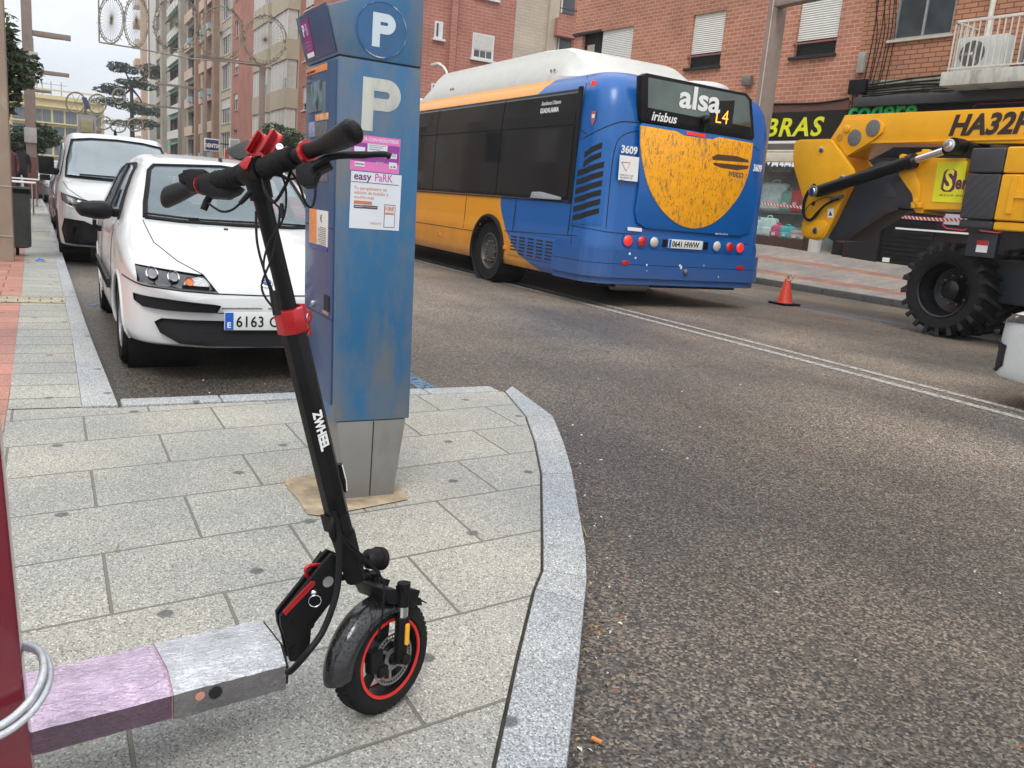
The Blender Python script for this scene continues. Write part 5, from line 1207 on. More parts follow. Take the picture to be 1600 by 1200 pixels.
for sg, sd_ in ((-1, 'l'), (1, 'r')):
    wc.lay('side_window', [(1.56, .97), (3.2, .985), (3.1, 1.28), (2.2, 1.34), (1.85, 1.28)], sd_, M_glass, .012, h=.08)
    wc.lay('headlight', [(sg * a, b) for a, b in ((.86, .765), (.70, .75), (.50, .72), (.46, .655), (.66, .665), (.84, .70))], 'f', mat('dark lamp glass', (.06, .06, .065), .1), .006, h=.05)
    wc.lay('side_intake', [(sg * a, b) for a, b in ((.80, .50), (.66, .53), (.50, .36), (.52, .27), (.74, .27), (.80, .33))], 'f', M_dark, .006, h=.06)
wc.lay('grille', [(-.52, .58), (.52, .58), (.44, .30), (-.44, .30)], 'f', M_black, .006, h=.1)
# ------------------------------------------------------------------ city bus
BX0, BX1, BYR = 6.40, 9.56, 9.50
bus = thing('city_bus', 'blue and orange-yellow city bus seen from behind, with a scratched half-round yellow engine cover', 'bus', (7.98, 15.5, 0))
def buspaint():
    m = bpy.data.materials.new('bus paint'); m.use_nodes = True; nt = m.node_tree; b = nt.nodes['Principled BSDF']; L = nt.links.new
    g = nd(nt, 'TexCoord'); s = nd(nt, 'SeparateXYZ'); L(g.outputs['Object'], s.inputs[0])
    # livery boundary: y (forward of the rear axle) against height; a curved sweep of yellow under the grille
    cv = nd(nt, 'ValToRGB'); cv.color_ramp.interpolation = 'B_SPLINE'; mr = nd(nt, 'MapRange'); mr.inputs[1].default_value = .3; mr.inputs[2].default_value = 3.2; L(s.outputs[2], mr.inputs[0]); L(mr.outputs[0], cv.inputs[0])
    e = cv.color_ramp.elements; e[0].position = 0.0; e[0].color = (.30,) * 3 + (1,); e[1].position = 1; e[1].color = (.42,) * 3 + (1,)
    for p, v in ((.03, .36), (.08, .49), (.19, .62), (.28, .67), (.40, .72), (.90, .47)): x = e.new(p); x.color = (v, v, v, 1)
    mu = nd(nt, 'Math', operation='MULTIPLY_ADD'); L(cv.outputs[0], mu.inputs[0]); mu.inputs[1].default_value = 4.0; mu.inputs[2].default_value = 9.55 - 15.5
    sb = nd(nt, 'Math', operation='SUBTRACT'); L(s.outputs[1], sb.inputs[0]); L(mu.outputs[0], sb.inputs[1])
    st_ = nd(nt, 'MapRange'); st_.inputs[1].default_value = -.01; st_.inputs[2].default_value = .01; L(sb.outputs[0], st_.inputs[0])
    mx_ = nd(nt, 'MixRGB'); mx_.inputs[1].default_value = (.001, .095, .34, 1); mx_.inputs[2].default_value = (.74, .29, .008, 1); L(st_.outputs[0], mx_.inputs[0])
    n1 = nd(nt, 'TexNoise'); n1.inputs['Scale'].default_value = 3; n1.inputs['Detail'].default_value = 8; L(g.outputs['Object'], n1.inputs['Vector'])
    # road film: greyer towards the skirts
    hz = nd(nt, 'MapRange'); hz.inputs[1].default_value = .3; hz.inputs[2].default_value = 1.1; hz.inputs[3].default_value = .75; hz.inputs[4].default_value = .04; L(s.outputs[2], hz.inputs[0])
    ml = nd(nt, 'Math', operation='MULTIPLY'); L(hz.outputs[0], ml.inputs[0]); L(n1.outputs['Fac'], ml.inputs[1])
    m2 = nd(nt, 'MixRGB'); L(ml.outputs[0], m2.inputs[0]); L(mx_.outputs[0], m2.inputs[1]); m2.inputs[2].default_value = (.12, .10, .09, 1)
    L(m2.outputs[0], b.inputs['Base Color']); b.inputs['Roughness'].default_value = .3; b.inputs['Coat Weight'].default_value = .1
    return m
M_bus = buspaint(); M_bblue = mat('bus blue', (.001, .095, .34), .3, var=.08, coat=.1, dirt=((.05, .08, .18), .62, .9)); M_byel = mat('bus yellow', (.80, .30, .018), .28, var=.06, coat=.3)
def rrect(x0, x1, y0, y1, r, n=6):
    P = []
    for cx_, cy_, a0 in ((x1 - r, y0 + r, -90), (x1 - r, y1 - r, 0), (x0 + r, y1 - r, 90), (x0 + r, y0 + r, 180)):
        for k in range(n + 1): a = R_(a0 + 90 * k / n); P.append((cx_ + r * math.cos(a), cy_ + r * math.sin(a)))
    return P
def bus_shell():
    lv = [(.34, .05), (.42, .0), (.90, -.0), (1.0, .02), (1.8, .03), (2.60, .05), (2.86, .08), (3.02, .14), (3.13, .26), (3.19, .46)]
    mb = MB(); rings = []
    for z, ins in lv:
        P = rrect(BX0 + ins, BX1 - ins, BYR + ins * 1.2 + (.10 if z > 2.45 else 0) * (z - 2.45), 21.6 - ins, .33); rings.append([(x, y, z) for x, y in P])
    n = len(rings[0]); vs = [p for r in rings for p in r]
    fs = [(i * n + j, i * n + (j + 1) % n, (i + 1) * n + (j + 1) % n, (i + 1) * n + j) for i in range(len(rings) - 1) for j in range(n)]
    fs += [list(range(n))[::-1], list(range((len(rings) - 1) * n, len(rings) * n))]
    return vs, fs
vs, fs = bus_shell()
AY, AR = 12.62, .56
# side panels are re-meshed finer along y so that the wheel arch can be cut
mb = MB(); bvs = []; bfs = []
for f in fs:
    P = [Vector(vs[i]) for i in f]
    if len(P) == 4 and max(p.y for p in P) - min(p.y for p in P) > 5:
        a, b_, c_, d_ = P; N = 240
        for k in range(N):
            t0, t1 = k / N, (k + 1) / N; zl = abs(c_.z - b_.z); M = max(1, int(zl / .06)) if min(p.z for p in P) < 1.1 else 1
            for q in range(M):
                u0, u1 = q / M, (q + 1) / M
                F = lambda t, u: a.lerp(b_, t).lerp(d_.lerp(c_, t), u)
                Q = [F(t0, u0), F(t1, u0), F(t1, u1), F(t0, u1)]; cc = sum(Q, Vector()) / 4
                if any(math.hypot(cc.y - ay, cc.z - .49) < AR for ay in (AY, 18.6)): continue
                o = len(bvs); bvs += Q; bfs.append((o, o + 1, o + 2, o + 3))
    else:
        o = len(bvs); bvs += P; bfs.append(tuple(range(o, o + len(P))))
bb = BVHTree.FromPolygons([Vector(v) for v in vs], [list(f) for f in fs])
mb.add(bvs, bfs); busb = mb.build('body', M_bus, bus, smooth=50)
SX = BX0 - .001
def sidep(name, y0, y1, z0, z1, o, m, parent=busb, ins=None, bv=0):
    # panel that follows the lean of the body side
    def xin(z):
        T = [(.42, 0), (.9, 0), (1.0, .02), (1.8, .03), (2.6, .05), (2.86, .08), (3.02, .14)]
        for (a, ia), (b, ib) in zip(T, T[1:]):
            if z <= b: return BX0 + ia + (ib - ia) * max(0, (z - a)) / (b - a)
        return BX0 + .14
    zs = [z0] + [z for z in (1.0, 1.8, 2.6, 2.86) if z0 < z < z1] + [z1]; mb = MB()
    for a, b in zip(zs, zs[1:]):
        xa, xb = xin(a), xin(b)
        mb.hexa([(xa - o, y0, a), (xa + .05, y0, a), (xa + .05, y1, a), (xa - o, y1, a), (xb - o, y0, b), (xb + .05, y0, b), (xb + .05, y1, b), (xb - o, y1, b)])
    return mb.build(name, m, parent, bevel=bv), xin
def xin(z):
    T = [(.42, 0), (.9, 0), (1.0, .02), (1.8, .03), (2.6, .05), (2.86, .08), (3.02, .14)]
    for (a, ia), (b, ib) in zip(T, T[1:]):
        if z <= b: return BX0 + ia + (ib - ia) * max(0, (z - a)) / (b - a)
    return BX0 + .14
M_bglass = mat('bus window glass', (.008, .010, .012), .05, var=.4, scale=1.2, spec=.5)
band, _ = sidep('window_band', 10.25, 21.2, 1.40, 2.92, .006, M_black, bus)
for y0, y1 in ((10.30, 12.46), (12.49, 15.1), (15.13, 17.9), (17.93, 21.1)): 
    wn, _ = sidep('side_window', y0, y1, 1.44, 2.42, .012, M_bglass, band); sidep('top_vent_pane', y0, y1, 2.44, 2.88, .0125, M_bglass, wn)
mb = MB(); mb.tube([(xin(1.38) - .01, 10.2, 1.38), (xin(1.38) - .01, 21.3, 1.38)], .012, 6); mb.build('waist_trim', M_black, bus)
# interior hints behind the glass are only reflections; the white wiper-like cowl under the rear window
mb = MB(); mb.prism([(xin(1.45) - .02, 10.42, 1.40), (xin(1.45) - .02, 10.42, 1.44), (xin(1.45) - .02, 11.0, 1.50), (xin(1.45) - .02, 11.25, 1.49), (xin(1.45) - .02, 11.30, 1.40)], (-.02, 0, 0)); mb.build('window_cowl', mat('grey cowl', (.30, .32, .34), .4), bus, bevel=.006)
mb = MB(); mb.box((xin(2.2) - .03, 10.16, 1.36), (xin(1.4) + .02, 10.25, 2.93)); mb.build('corner_pillar', M_rubber, bus, bevel=.01)
def side_seam(pts, r=.006, par=busb):
    mb = MB(); mb.tube([(xin(z) - .001, y, z) for y, z in pts], r, 6); mb.build('panel_seam', M_dark, par)
side_seam([(9.92, .93), (21.4, .80)][:1] + [(12.05, .86)]); side_seam([(13.2, .78), (21.4, .78)]); side_seam([(10.17, 1.38), (10.17, .60)]); side_seam([(11.78, 1.38), (11.78, .86)]); side_seam([(13.6, 1.38), (13.6, .80)], .004)
side_seam([(10.17, 2.98), (10.17, 1.38)]); 
# lower louvred panel with slots
lp, _ = sidep('louvre_panel', 10.45, 11.86, .50, .84, .012, M_bus, bus, bv=.004)
for r_ in range(6):
    for c_ in range(5):
        y0 = 10.52 + c_ * .27; z0 = .53 + r_ * .05
        if r_ == 0 and c_ == 4: continue
        mb = MB(); mb.box((BX0 - .0135, y0, z0), (BX0 - .01, y0 + .19, z0 + .022)); mb.build('slot', M_dark, lp)
# rear side grille: slanted louvres on the rounded rear quarter
def quarter(py_, z):    # point on the rounded rear-left corner for arc parameter 0..1 (side to rear)
    r = .33; ins = xin(z) - BX0; a = R_(180 + 90 * py_); cx_, cy_ = BX0 + ins + r, BYR + ins * 1.2 + r
    return Vector((cx_ + r * math.cos(a), cy_ + r * math.sin(a), z)), Vector((math.cos(a), math.sin(a), 0))
gq = MB()
def qpanel(name, y0, t1, z0, z1, o, m, parent, skew=0.0, n=8, th=.02):
    # strip that starts on the flat side at y0 and wraps to arc parameter t1
    path = []
    yS = BYR + .33 + .03
    for k in range(5): path.append(('s', y0 + (yS - y0) * k / 4))
    for k in range(1, n + 1): path.append(('q', t1 * k / n))
    mb = MB(); A = []
    for i, (kd, v) in enumerate(path):
        f = i / (len(path) - 1)
        row = []
        for z in (z0 + skew * (1 - f), z1 + skew * (1 - f)):
            if kd == 's': p = Vector((xin(z), v, z)); nn = Vector((-1, 0, 0))
            else: p, nn = quarter(v, z)
            row += [p + nn * o, p - nn * th]
        A.append(row)
    for r0, r1 in zip(A, A[1:]): mb.hexa([r0[0], r0[1], r1[1], r1[0], r0[2], r0[3], r1[3], r1[2]])
    return mb.build(name, m, parent, smooth=40)
gr = qpanel('side_grille', 10.14, .62, 1.10, 2.24, .006, M_bblue, bus)
for k in range(8):
    z = 1.24 + k * .122
    qpanel('louvre', 10.09 if k < 6 else 9.96, .52 if k < 6 else .42, z + .02, z + .094, .010, M_dark, gr, skew=-.13)
side_seam([(10.12, 2.35), (9.98, 2.30)], .006)
# rear face parts
def rp(px, py, o=0.0): return ony(px, py, BYR - o)
def rpoly(name, pts, o, m, parent, th=.004, bv=0, Y=None):
    P = [ony(px, py, BYR) for px, py in pts]; P = [Vector((p.x, BYR - o, p.z)) for p in P]; mb = MB(); mb.prism(P, (0, th, 0)); return mb.build(name, m, parent, bevel=bv)
M_rglass = mat('rear window glass', (.05, .075, .06), .06, var=.5, scale=1.4, coat=1.)
rw_ = rpoly('rear_window_surround', [(1002, 118), (1010, 114), (1166, 146), (1174, 156), (1178, 215), (1174, 220), (1004, 190), (1001, 184)], .012, M_black, bus, .12, .01)
rg_ = rpoly('rear_window', [(1012, 121), (1163, 150), (1169, 157), (1173, 211), (1011, 183)], .016, M_rglass, rw_, .01)
rpoly('window_frit', [(1011, 168), (1172, 199), (1172, 213), (1011, 184)], .0175, M_black, rg_, .002)
dsp = rpoly('destination_display', [(1110, 158), (1147, 157), (1142, 200), (1106, 194)], .019, M_dark, rg_, .003)
M_led = mat('amber led', (.9, .3, .02), .4, emit=((1, .32, .02), 2.2))
q = rp(1113, 190); text('L4', .27, M_led, (q.x + .02, BYR - .021, q.z - .01), (1, 0, 0), (0, 0, 1), dsp, ext=.001, sx=.95, bold=-.003)
q = rp(1061, 163); text('alsa', .41, M_wht, (q.x - .02, BYR - .0225, q.z - .03), (1, 0, 0), (0, 0, 1), rg_, ext=.001, bold=.010, sx=1.22)
q = rp(1014, 187); text('irisbus', .165, M_wht, (q.x + .02, BYR - .0195, q.z), (1, 0, 0), (0, 0, 1), rg_, ext=.001, bold=.003, shear=.2, sx=1.0)
mb = MB(); q = rp(1097, 190); mb.lathe([(0, -.05), (.055, -.05), (.06, 0), (.03, .04), (0, .045)], (q.x, BYR - .09, q.z + .02), (0, -1, -.2), 14); mb.obox((q.x, BYR - .06, q.z - .08), (.02, 0, 0), (0, .03, 0), (0, 0, .06)); mb.build('rear_camera', M_black, bus, smooth=40)
brl = rpoly('high_brake_light', [(1072, 205), (1101, 210), (1101, 215), (1072, 210)], .02, M_redlit, bus, .02)
# engine flap with half-round yellow field
flap = rpoly('engine_flap', [(999, 196), (1004, 192), (1174, 219), (1178, 228), (1178, 340), (1170, 362), (1156, 369), (1010, 357), (995, 348), (992, 330), (998, 290)], .012, M_bus, bus, .03, .012)
def scratched():
    m = mat('scratched yellow paint', (.95, .40, .010), .36, var=.08); nt = m.node_tree; b = nt.nodes['Principled BSDF']; L = nt.links.new
    t = nd(nt, 'TexCoord'); src = b.inputs['Base Color'].links[0].from_socket
    for sc, lo, hi, colr in (((24, 20, 9), .56, .62, (.20, .10, .04)), ((60, 40, 14), .58, .62, (.30, .14, .03)), ((5, 5, 1.8), .57, .66, (.23, .15, .10))):
        mpn = nd(nt, 'Mapping'); mpn.inputs['Scale'].default_value = sc; mpn.inputs['Rotation'].default_value = (0, R_(9), 0); L(t.outputs['Object'], mpn.inputs[0])
        n = nd(nt, 'TexNoise'); n.inputs['Scale'].default_value = 1; n.inputs['Detail'].default_value = 6; n.inputs['Roughness'].default_value = .6; n.inputs['Distortion'].default_value = 1.6; L(mpn.outputs[0], n.inputs['Vector'])
        r = nd(nt, 'ValToRGB'); r.color_ramp.elements[0].position = lo; r.color_ramp.elements[1].position = hi; L(n.outputs['Fac'], r.inputs[0])
        mm_ = nd(nt, 'Math', operation='MULTIPLY'); L(r.outputs[0], mm_.inputs[0]); mm_.inputs[1].default_value = .8
        x = nd(nt, 'MixRGB'); L(mm_.outputs[0], x.inputs[0]); L(src, x.inputs[1]); x.inputs[2].default_value = (*colr, 1); src = x.outputs[0]
    L(src, b.inputs['Base Color']); return m
M_scr = scratched()
C0 = [(1000, 196), (1055, 205), (1068, 212), (1112, 218), (1122, 214), (1175, 224)]
pts_ = [(1175, 224), (1172, 250), (1165, 280), (1152, 308), (1130, 335), (1108, 351), (1085, 357), (1062, 352), (1042, 338), (1024, 316), (1010, 286), (1002, 250), (999, 222)]
sm2 = [tuple(v[:2]) for v in bez([(x, y, 0) for x, y in pts_], 4)]
half = rpoly('yellow_engine_cover', C0[:-1] + sm2, .024, M_scr, flap, .014, .006)
for pts in ([(1111, 245), (1120, 241), (1150, 244), (1167, 250), (1168, 254), (1112, 250)], [(1112, 254), (1168, 259), (1166, 264), (1150, 266), (1124, 262), (1114, 258)]):
    rpoly('cover_vent', pts, .0255, mat('mesh brown', (.08, .035, .01), .6, var=.4, scale=80), half, .003)
q = rp(1136, 275); text('IVECO', .095, mat('grey badge', (.18, .13, .10), .4, metal=.4), (q.x, BYR - .0262, q.z), (1, 0, 0), (0, 0, 1), half, ext=.002, bold=.003, sx=1.05)
# corner number, notices
q = rp(967, 240)
text('3609', .135, M_wht, (6.69, BYR - .009, 2.075), (1, 0, 0), (0, 0, 1), bus, ext=.001, bold=.004, sx=1.0)
text('3609', .135, M_wht, (9.06, BYR - .016, 2.05), (1, 0, 0), (0, 0, 1), bus, ext=.001, bold=.004, sx=.62)
nt_ = rpoly('rear_notice', [(968, 242), (998, 246), (995, 284), (965, 281)], .014, M_wht, bus, .005)
def outline(name, pts, o, m, par, r=.004):
    P = [rp(x, y) for x, y in pts]; mb = MB(); mb.tube([Vector((p.x, BYR - o, p.z)) for p in P + [P[0]]], r, 5); mb.build(name, m, par)
outline('triangle_mark', [(970, 253), (984, 254), (977, 267)], .0155, mat('faded red', (.5, .1, .1), .5), nt_, .005)
for k, s in enumerate(('VEHÍCULO CON', 'PRIORIDAD DE', 'PASO')): q = rp(967, 274 + k * 4); text(s, .03, M_ink, (q.x + .005, BYR - .0150, q.z), (1, 0, 0), (0, 0, 1), nt_, ext=.0005)
rpoly('white_label', [(980, 354.5), (1002, 356.5), (1002, 362), (980, 360)], .012, M_wht, bus, .004)
q = rp(1116, 366); text('bilbus 902 142 142', .032, M_wht, (q.x, BYR - .016, q.z), (1, 0, 0), (0, 0, 1), bus, ext=.0006, shear=.2)
# light bar, lamps, plate, bumper
lb = rpoly('light_bar', [(976, 366), (1162, 379), (1160, 398), (1010, 390), (976, 387)], .006, M_bus, bus, .02, .004)
for px, py, m, nm in ((980, 376, M_redlit, 'tail_light'), (1002, 377.5, M_redl, 'brake_light'), (1021, 379, M_clearl, 'reversing_light'), (1119, 384, M_clearl, 'reversing_light'), (1139, 386, M_redl, 'brake_light'), (1155, 388, M_redlit, 'tail_light')):
    q = rp(px, py); mb = MB(); mb.lathe([(0, 0), (.075, 0), (.072, .015), (.05, .028), (0, .032)], (q.x, BYR - .008, .93), (0, -1, 0), 24); mb.build(nm, m, bus, smooth=50)
    mb = MB(); mb.lathe([(.074, 0), (.084, 0), (.084, .012), (.074, .014)], (q.x, BYR - .008, .93), (0, -1, 0), 24, closed=True); mb.build('lamp_rim', M_bblue, bus, smooth=50)
mb = MB(); mb.box((7.66, BYR - .030, .865), (8.28, BYR - .014, .99)); npb = mb.build('number_plate', mat('plate white', (.66, .68, .66), .35), bus, bevel=.003)
mb = MB(); mb.box((7.665, BYR - .0315, .87), (7.705, BYR - .030, .985)); mb.build('plate_band', mat('plate blue', (.01, .10, .48), .4), npb)
text('0641 HWW', .112, M_black, (7.72, BYR - .0318, .888), (1, 0, 0), (0, 0, 1), npb, ext=.001, bold=.0025, sx=.86)
for x in (7.60, 8.35): mb = MB(); mb.box((x - .035, BYR - .03, .88), (x + .035, BYR, .98)); mb.build('plate_lamp', M_black, bus, bevel=.006)
vs2 = [(BX0 - .02, 10.15)] ; 
def bump(z0, z1, o, m, name):
    P = rrect(BX0 - o, BX1 + o, BYR - o, 21.6, .36, 8); n_c = len(P)
    # rear corners only: walk from left side round the back to the right side
    path = [(BX0 - o, 10.45)] + [p for p in P if p[1] < 10.1 and p[0] < 8][::-1][::-1] + [p for p in P if p[1] < 10.1 and p[0] >= 8] + [(BX1 + o, 10.45)]
    L_ = sorted([p for p in path if p[0] < 8], key=lambda p: (-p[1], p[0])); Rr = sorted([p for p in path if p[0] >= 8], key=lambda p: (p[1], p[0]))
    path = L_ + Rr; mb = MB()
    for a, b in zip(path, path[1:]):
        ai = Vector((a[0], a[1], 0)); bi = Vector((b[0], b[1], 0)); c_ = Vector((7.98, 11, 0)); an = (c_ - ai).normalized() * .08; bn = (c_ - bi).normalized() * .08
        mb.hexa([(a[0], a[1], z0), (a[0] + an.x, a[1] + an.y, z0), (b[0] + bn.x, b[1] + bn.y, z0), (b[0], b[1], z0), (a[0], a[1], z1), (a[0] + an.x, a[1] + an.y, z1), (b[0] + bn.x, b[1] + bn.y, z1), (b[0], b[1], z1)])
    return mb.build(name, m, bus, smooth=40)
bm1 = bump(.42, .605, .045, M_bus, 'bumper'); bm2 = bump(.612, .80, .04, M_bus, 'bumper'); bump(.33, .415, .01, M_bus, 'bumper_valance')
for px, py in ((974, 410), (1153, 418)): q = ony(px, py, BYR); mb = MB(); mb.box((q.x - .06, BYR - .056, q.z - .03), (q.x + .06, BYR - .04, q.z + .03)); mb.build('reflector', M_redl, bus, bevel=.004)
q = ony(1067, 424, BYR); mb = MB(); mb.lathe([(0, 0), (.035, 0), (.035, .03), (.02, .04), (0, .04)], (q.x, BYR - .045, q.z), (0, -1, 0), 16); mb.build('tow_eye_cover', M_dsteel, bus, smooth=40)
rr = random.Random(11)
for k in range(10):
    q = (rr.uniform(6.9, 9.1), rr.uniform(.46, .76)); mb = MB(); s_1 = rr.uniform(.008, .02); mb.lathe([(0, 0), (s_1, .0004), (0, .0012)], (q[0], BYR - .0455, q[1]), (0, -1, 0), 6); mb.build('paint_chip', M_wht, bm1)
# side details
text('Autobuses Urbanos', .085, M_wht, (xin(2.75) - .014, 11.30, 2.74), (0, -1, 0), (0, 0, 1), band, ext=.001, shear=.25, sx=.80)
text('GUADALAJARA', .095, M_wht, (xin(2.65) - .014, 11.30, 2.63), (0, -1, 0), (0, 0, 1), band, ext=.001, bold=.003, sx=.80)
mb = MB(); mb.prism([Vector((xin(2.5) - .003, 9.86 + a, 2.50 + b)) for a, b in ((-.05, .09), (.05, .09), (.05, -.02), (0, -.10), (-.05, -.02))], (-.002, 0, 0)); cr2 = mb.build('city_crest', mat('crest red', (.45, .12, .10), .4), bus); mb = MB(); mb.prism([Vector((xin(2.5) - .0055, 9.86 + a, 2.50 + b)) for a, b in ((-.035, .05), (.035, .05), (.03, .0), (-.03, .0))], (-.001, 0, 0)); mb.build('crest_field', M_wht, cr2)
for y, z, m in ((10.20, .62, M_orange_l), (11.98, .60, M_orange_l), (14.6, .62, M_orange_l)): mb = MB(); mb.box((BX0 - .025, y - .04, z - .03), (BX0 + .01, y + .04, z + .03)); mb.build('side_marker', m, bus, bevel=.008)
mb = MB(); mb.box((xin(2.98) - .02, 10.0, 2.93), (xin(2.98) + .02, 10.1, 3.0)); mb.build('marker_lamp', M_redlit, bus, bevel=.01)
# wheel, arch, underside
for s, xx in ((-1, BX0 + .17), (1, BX1 - .17)):
    for ay in (AY, 18.6):
        t = wheel(bus, xx - 7.98, ay - 15.5, .49, .30, s, 'hub', rr=.60, mrim=mat('bus wheel rim', (.09, .085, .08), .5, metal=.4, dirt=((.05, .04, .03), .5, .7)))
        mb = MB()
        for k in range(10): a = 2 * math.pi * k / 10; mb.lathe([(.018, 0), (.018, .03), (0, .035)], (xx - 7.98 + s * .085, ay - 15.5 + .17 * math.cos(a), .49 + .17 * math.sin(a)), (s, 0, 0), 6)
        mb.build('wheel_nuts', M_dsteel, t, local=True)
        mb = MB(); mb.lathe([(AR - .01, 0), (AR - .01, .5)], ((BX0 if s < 0 else BX1) - s * -.01, ay, .49), (-s, 0, 0), 30, caps=False); mb.lathe([(0, .5), (AR - .01, .5)], ((BX0 if s < 0 else BX1), ay, .49), (-s, 0, 0), 30, caps=False); mb.build('wheel_arch_liner', M_dark, bus)
        mb = MB(); P = [Vector(((BX0 if s < 0 else BX1) + s * .008, ay + (AR + .015) * math.cos(R_(a)), .49 + (AR + .015) * math.sin(R_(a)))) for a in range(-14, 195, 8)]
        mb.tube(P, .035, 8); mb.build('arch_lip', M_rubber, bus, smooth=60)
mb = MB(); mb.box((BX0 + .3, BYR + .25, .27), (BX1 - .3, 21, .36)); mb.build('underbody', M_dark, bus)
mb = MB(); mb.tube([(7.0, BYR + .3, .30), (7.6, BYR + .32, .29)], .09, 10); mb.build('silencer', M_dsteel, bus)
# roof pods
M_pod = mat('off white roof fairing', (.54, .54, .50), .4, var=.05, dirt=((.42, .40, .34), .55, .85))
def pod(name, secs, m=M_pod):
    # secs: (y, z_base, z_top, half width base, half width top)
    mb = MB(); R_l = []
    for y, zb_, zt, wb, wt_ in secs:
        R_l.append([Vector((7.98 + x, y, z)) for x, z in ((-wb, zb_), (-wb, zb_ + (zt - zb_) * .25), (-wb - (wt_ - wb) * .75, zb_ + (zt - zb_) * .70), (-wt_, zt - (zt - zb_) * .06), (-wt_ * .9, zt), (wt_ * .9, zt), (wt_, zt - (zt - zb_) * .06), (wb + (wt_ - wb) * .75, zb_ + (zt - zb_) * .70), (wb, zb_ + (zt - zb_) * .25), (wb, zb_))])
    n = 10
    for a, b in zip(R_l, R_l[1:]):
        for j in range(n): mb.add([a[j], a[(j + 1) % n], b[(j + 1) % n], b[j]], [(0, 1, 2, 3)])
    mb.add(R_l[0], [tuple(range(n))]); mb.add(R_l[-1], [tuple(range(n))])
    return mb.build(name, m, bus, smooth=38)
pod('roof_fairing', [(10.45, 3.14, 3.17, 1.0, .8), (10.7, 3.12, 3.30, 1.15, .92), (11.05, 3.10, 3.42, 1.22, .98), (11.4, 3.08, 3.62, 1.25, 1.0), (11.6, 3.08, 3.68, 1.26, 1.0), (12.4, 3.08, 3.72, 1.26, 1.0), (16.2, 3.08, 3.72, 1.26, 1.0), (16.6, 3.08, 3.62, 1.25, .98), (17.3, 3.10, 3.18, 1.2, .85)])
pod('roof_fairing', [(18.0, 3.10, 3.2, 1.1, .8), (18.4, 3.1, 3.42, 1.15, .9), (20.6, 3.1, 3.42, 1.15, .9), (21, 3.1, 3.2, 1.1, .8)])
mb = MB(); mb.lathe([(0, .13), (.30, .12), (.38, .09), (.42, .02), (.42, 0)], (8.42, 10.1, 3.10), (0, 0, 1), 24); mb.build('roof_vent', M_pod, bus, smooth=50)
for y in (11.5, 15.2):
    for dy in (0, .10): mb = MB(); mb.lathe([(0, 0), (.025, 0), (.025, .01), (0, .01)], (7.98 - 1.235, y + dy, 3.30), (-1, 0, .2), 8); mb.build('fairing_bolt', M_dsteel, bus)

# creases and shut lines: measured in the photograph, laid on the curved shell
def crease(pts, r=.007):
    out = []
    P = [v for v in bez([(x, y, 0) for x, y in pts], 5)]
    for v in P:
        loc, nor, i, ds = bb.ray_cast(CAM, ray(v.x, v.y).normalized())
        if loc is not None: out.append(loc)
    if len(out) > 2: mb = MB(); mb.tube(out, r, 6); mb.build('panel_seam', M_dark, busb)
crease([(902, 222), (930, 206), (958, 194), (975, 190), (999, 192)]); crease([(947, 355), (950, 320), (956, 260), (962, 228), (970, 214), (984, 207), (998, 205)], .006)
crease([(893, 352), (920, 357), (947, 362), (975, 365), (1010, 369), (1100, 376), (1170, 382)], .006); crease([(890, 420), (894, 360), (900, 300), (906, 222), (912, 160), (918, 118)], .005)
crease([(1176, 226), (1186, 236)], .006)
# ------------------------------------------------------------------ yellow boom lift
LX = 10.4
lift = thing('boom_lift', 'large yellow telescopic boom lift with black letters, standing on chunky tyres at the right', 'boom lift', (11.6, 6.0, 0))
def zl(x, y): return (1220 + x / 4.2105, 150 + y / 4.2105)
def lp_(x, y, o=0.0): p = onx(*zl(x, y), LX); return Vector((LX + o, p.y, p.z))
M_ly = mat('lift yellow', (.78, .37, .008), .33, var=.05, coat=.2, dirt=((.45, .22, .03), .66, .9)); M_lg = mat('lift charcoal', (.030, .036, .042), .42, var=.12, scale=3); M_lgd = mat('charcoal plastic hood', (.035, .037, .040), .5, var=.1)
def lpoly(name, pts, o, th, m, parent=lift, bv=.006, seg=2):
    mb = MB(); mb.prism([lp_(x, y, o) for x, y in pts], (th, 0, 0)); return mb.build(name, m, parent, bevel=bv, seg=seg)
def lpin(name, x, y, r, o, m=M_dsteel, parent=lift, th=.02, n=24):
    p = lp_(x, y, o); mb = MB(); mb.lathe([(0, 0), (r, 0), (r, th * .8), (r * .85, th), (0, th)], p, (-1, 0, 0), n); return mb.build(name, m, parent, smooth=40)
# boom (goes on to the right, out of the picture)
B0, B1 = lp_(420, 117), lp_(560, 308)
dz = (lp_(1600, 66).z - lp_(420, 117).z) / (lp_(1600, 66).y - lp_(420, 117).y)
yE = 2.2
zt = lambda y: B0.z + dz * .8 * (y - B0.y); zb_2 = lambda y: B1.z + .02 * (B1.y - y) * 0 + (lp_(1600, 305).z - B1.z) / (lp_(1600, 305).y - B1.y) * (y - B1.y)
mb = MB(); mb.prism([(LX + .12, lp_(385, 117).y, zt(lp_(385, 117).y)), (LX + .12, yE, zt(yE)), (LX + .12, yE, zb_2(yE)), (LX + .12, B1.y, B1.z), (LX + .12, lp_(405, 395).y, lp_(405, 395).z), (LX + .12, lp_(300, 290).y, lp_(300, 290).z)], (.50, 0, 0))
boom = mb.build('boom', M_ly, lift, bevel=.012)
mb = MB(); ya = lp_(560, 0).y; mb.box((LX + .10, yE, zb_2(ya) - .0), (LX + .118, ya, zb_2(ya) + .018)); mb.build('boom_flange', M_ly, boom, bevel=.003)
plt = lpoly('pivot_plate', [(300, 282), (385, 150), (600, 145), (640, 165), (652, 195), (640, 235), (560, 300), (408, 392), (330, 300)], .085, .03, M_ly, boom)
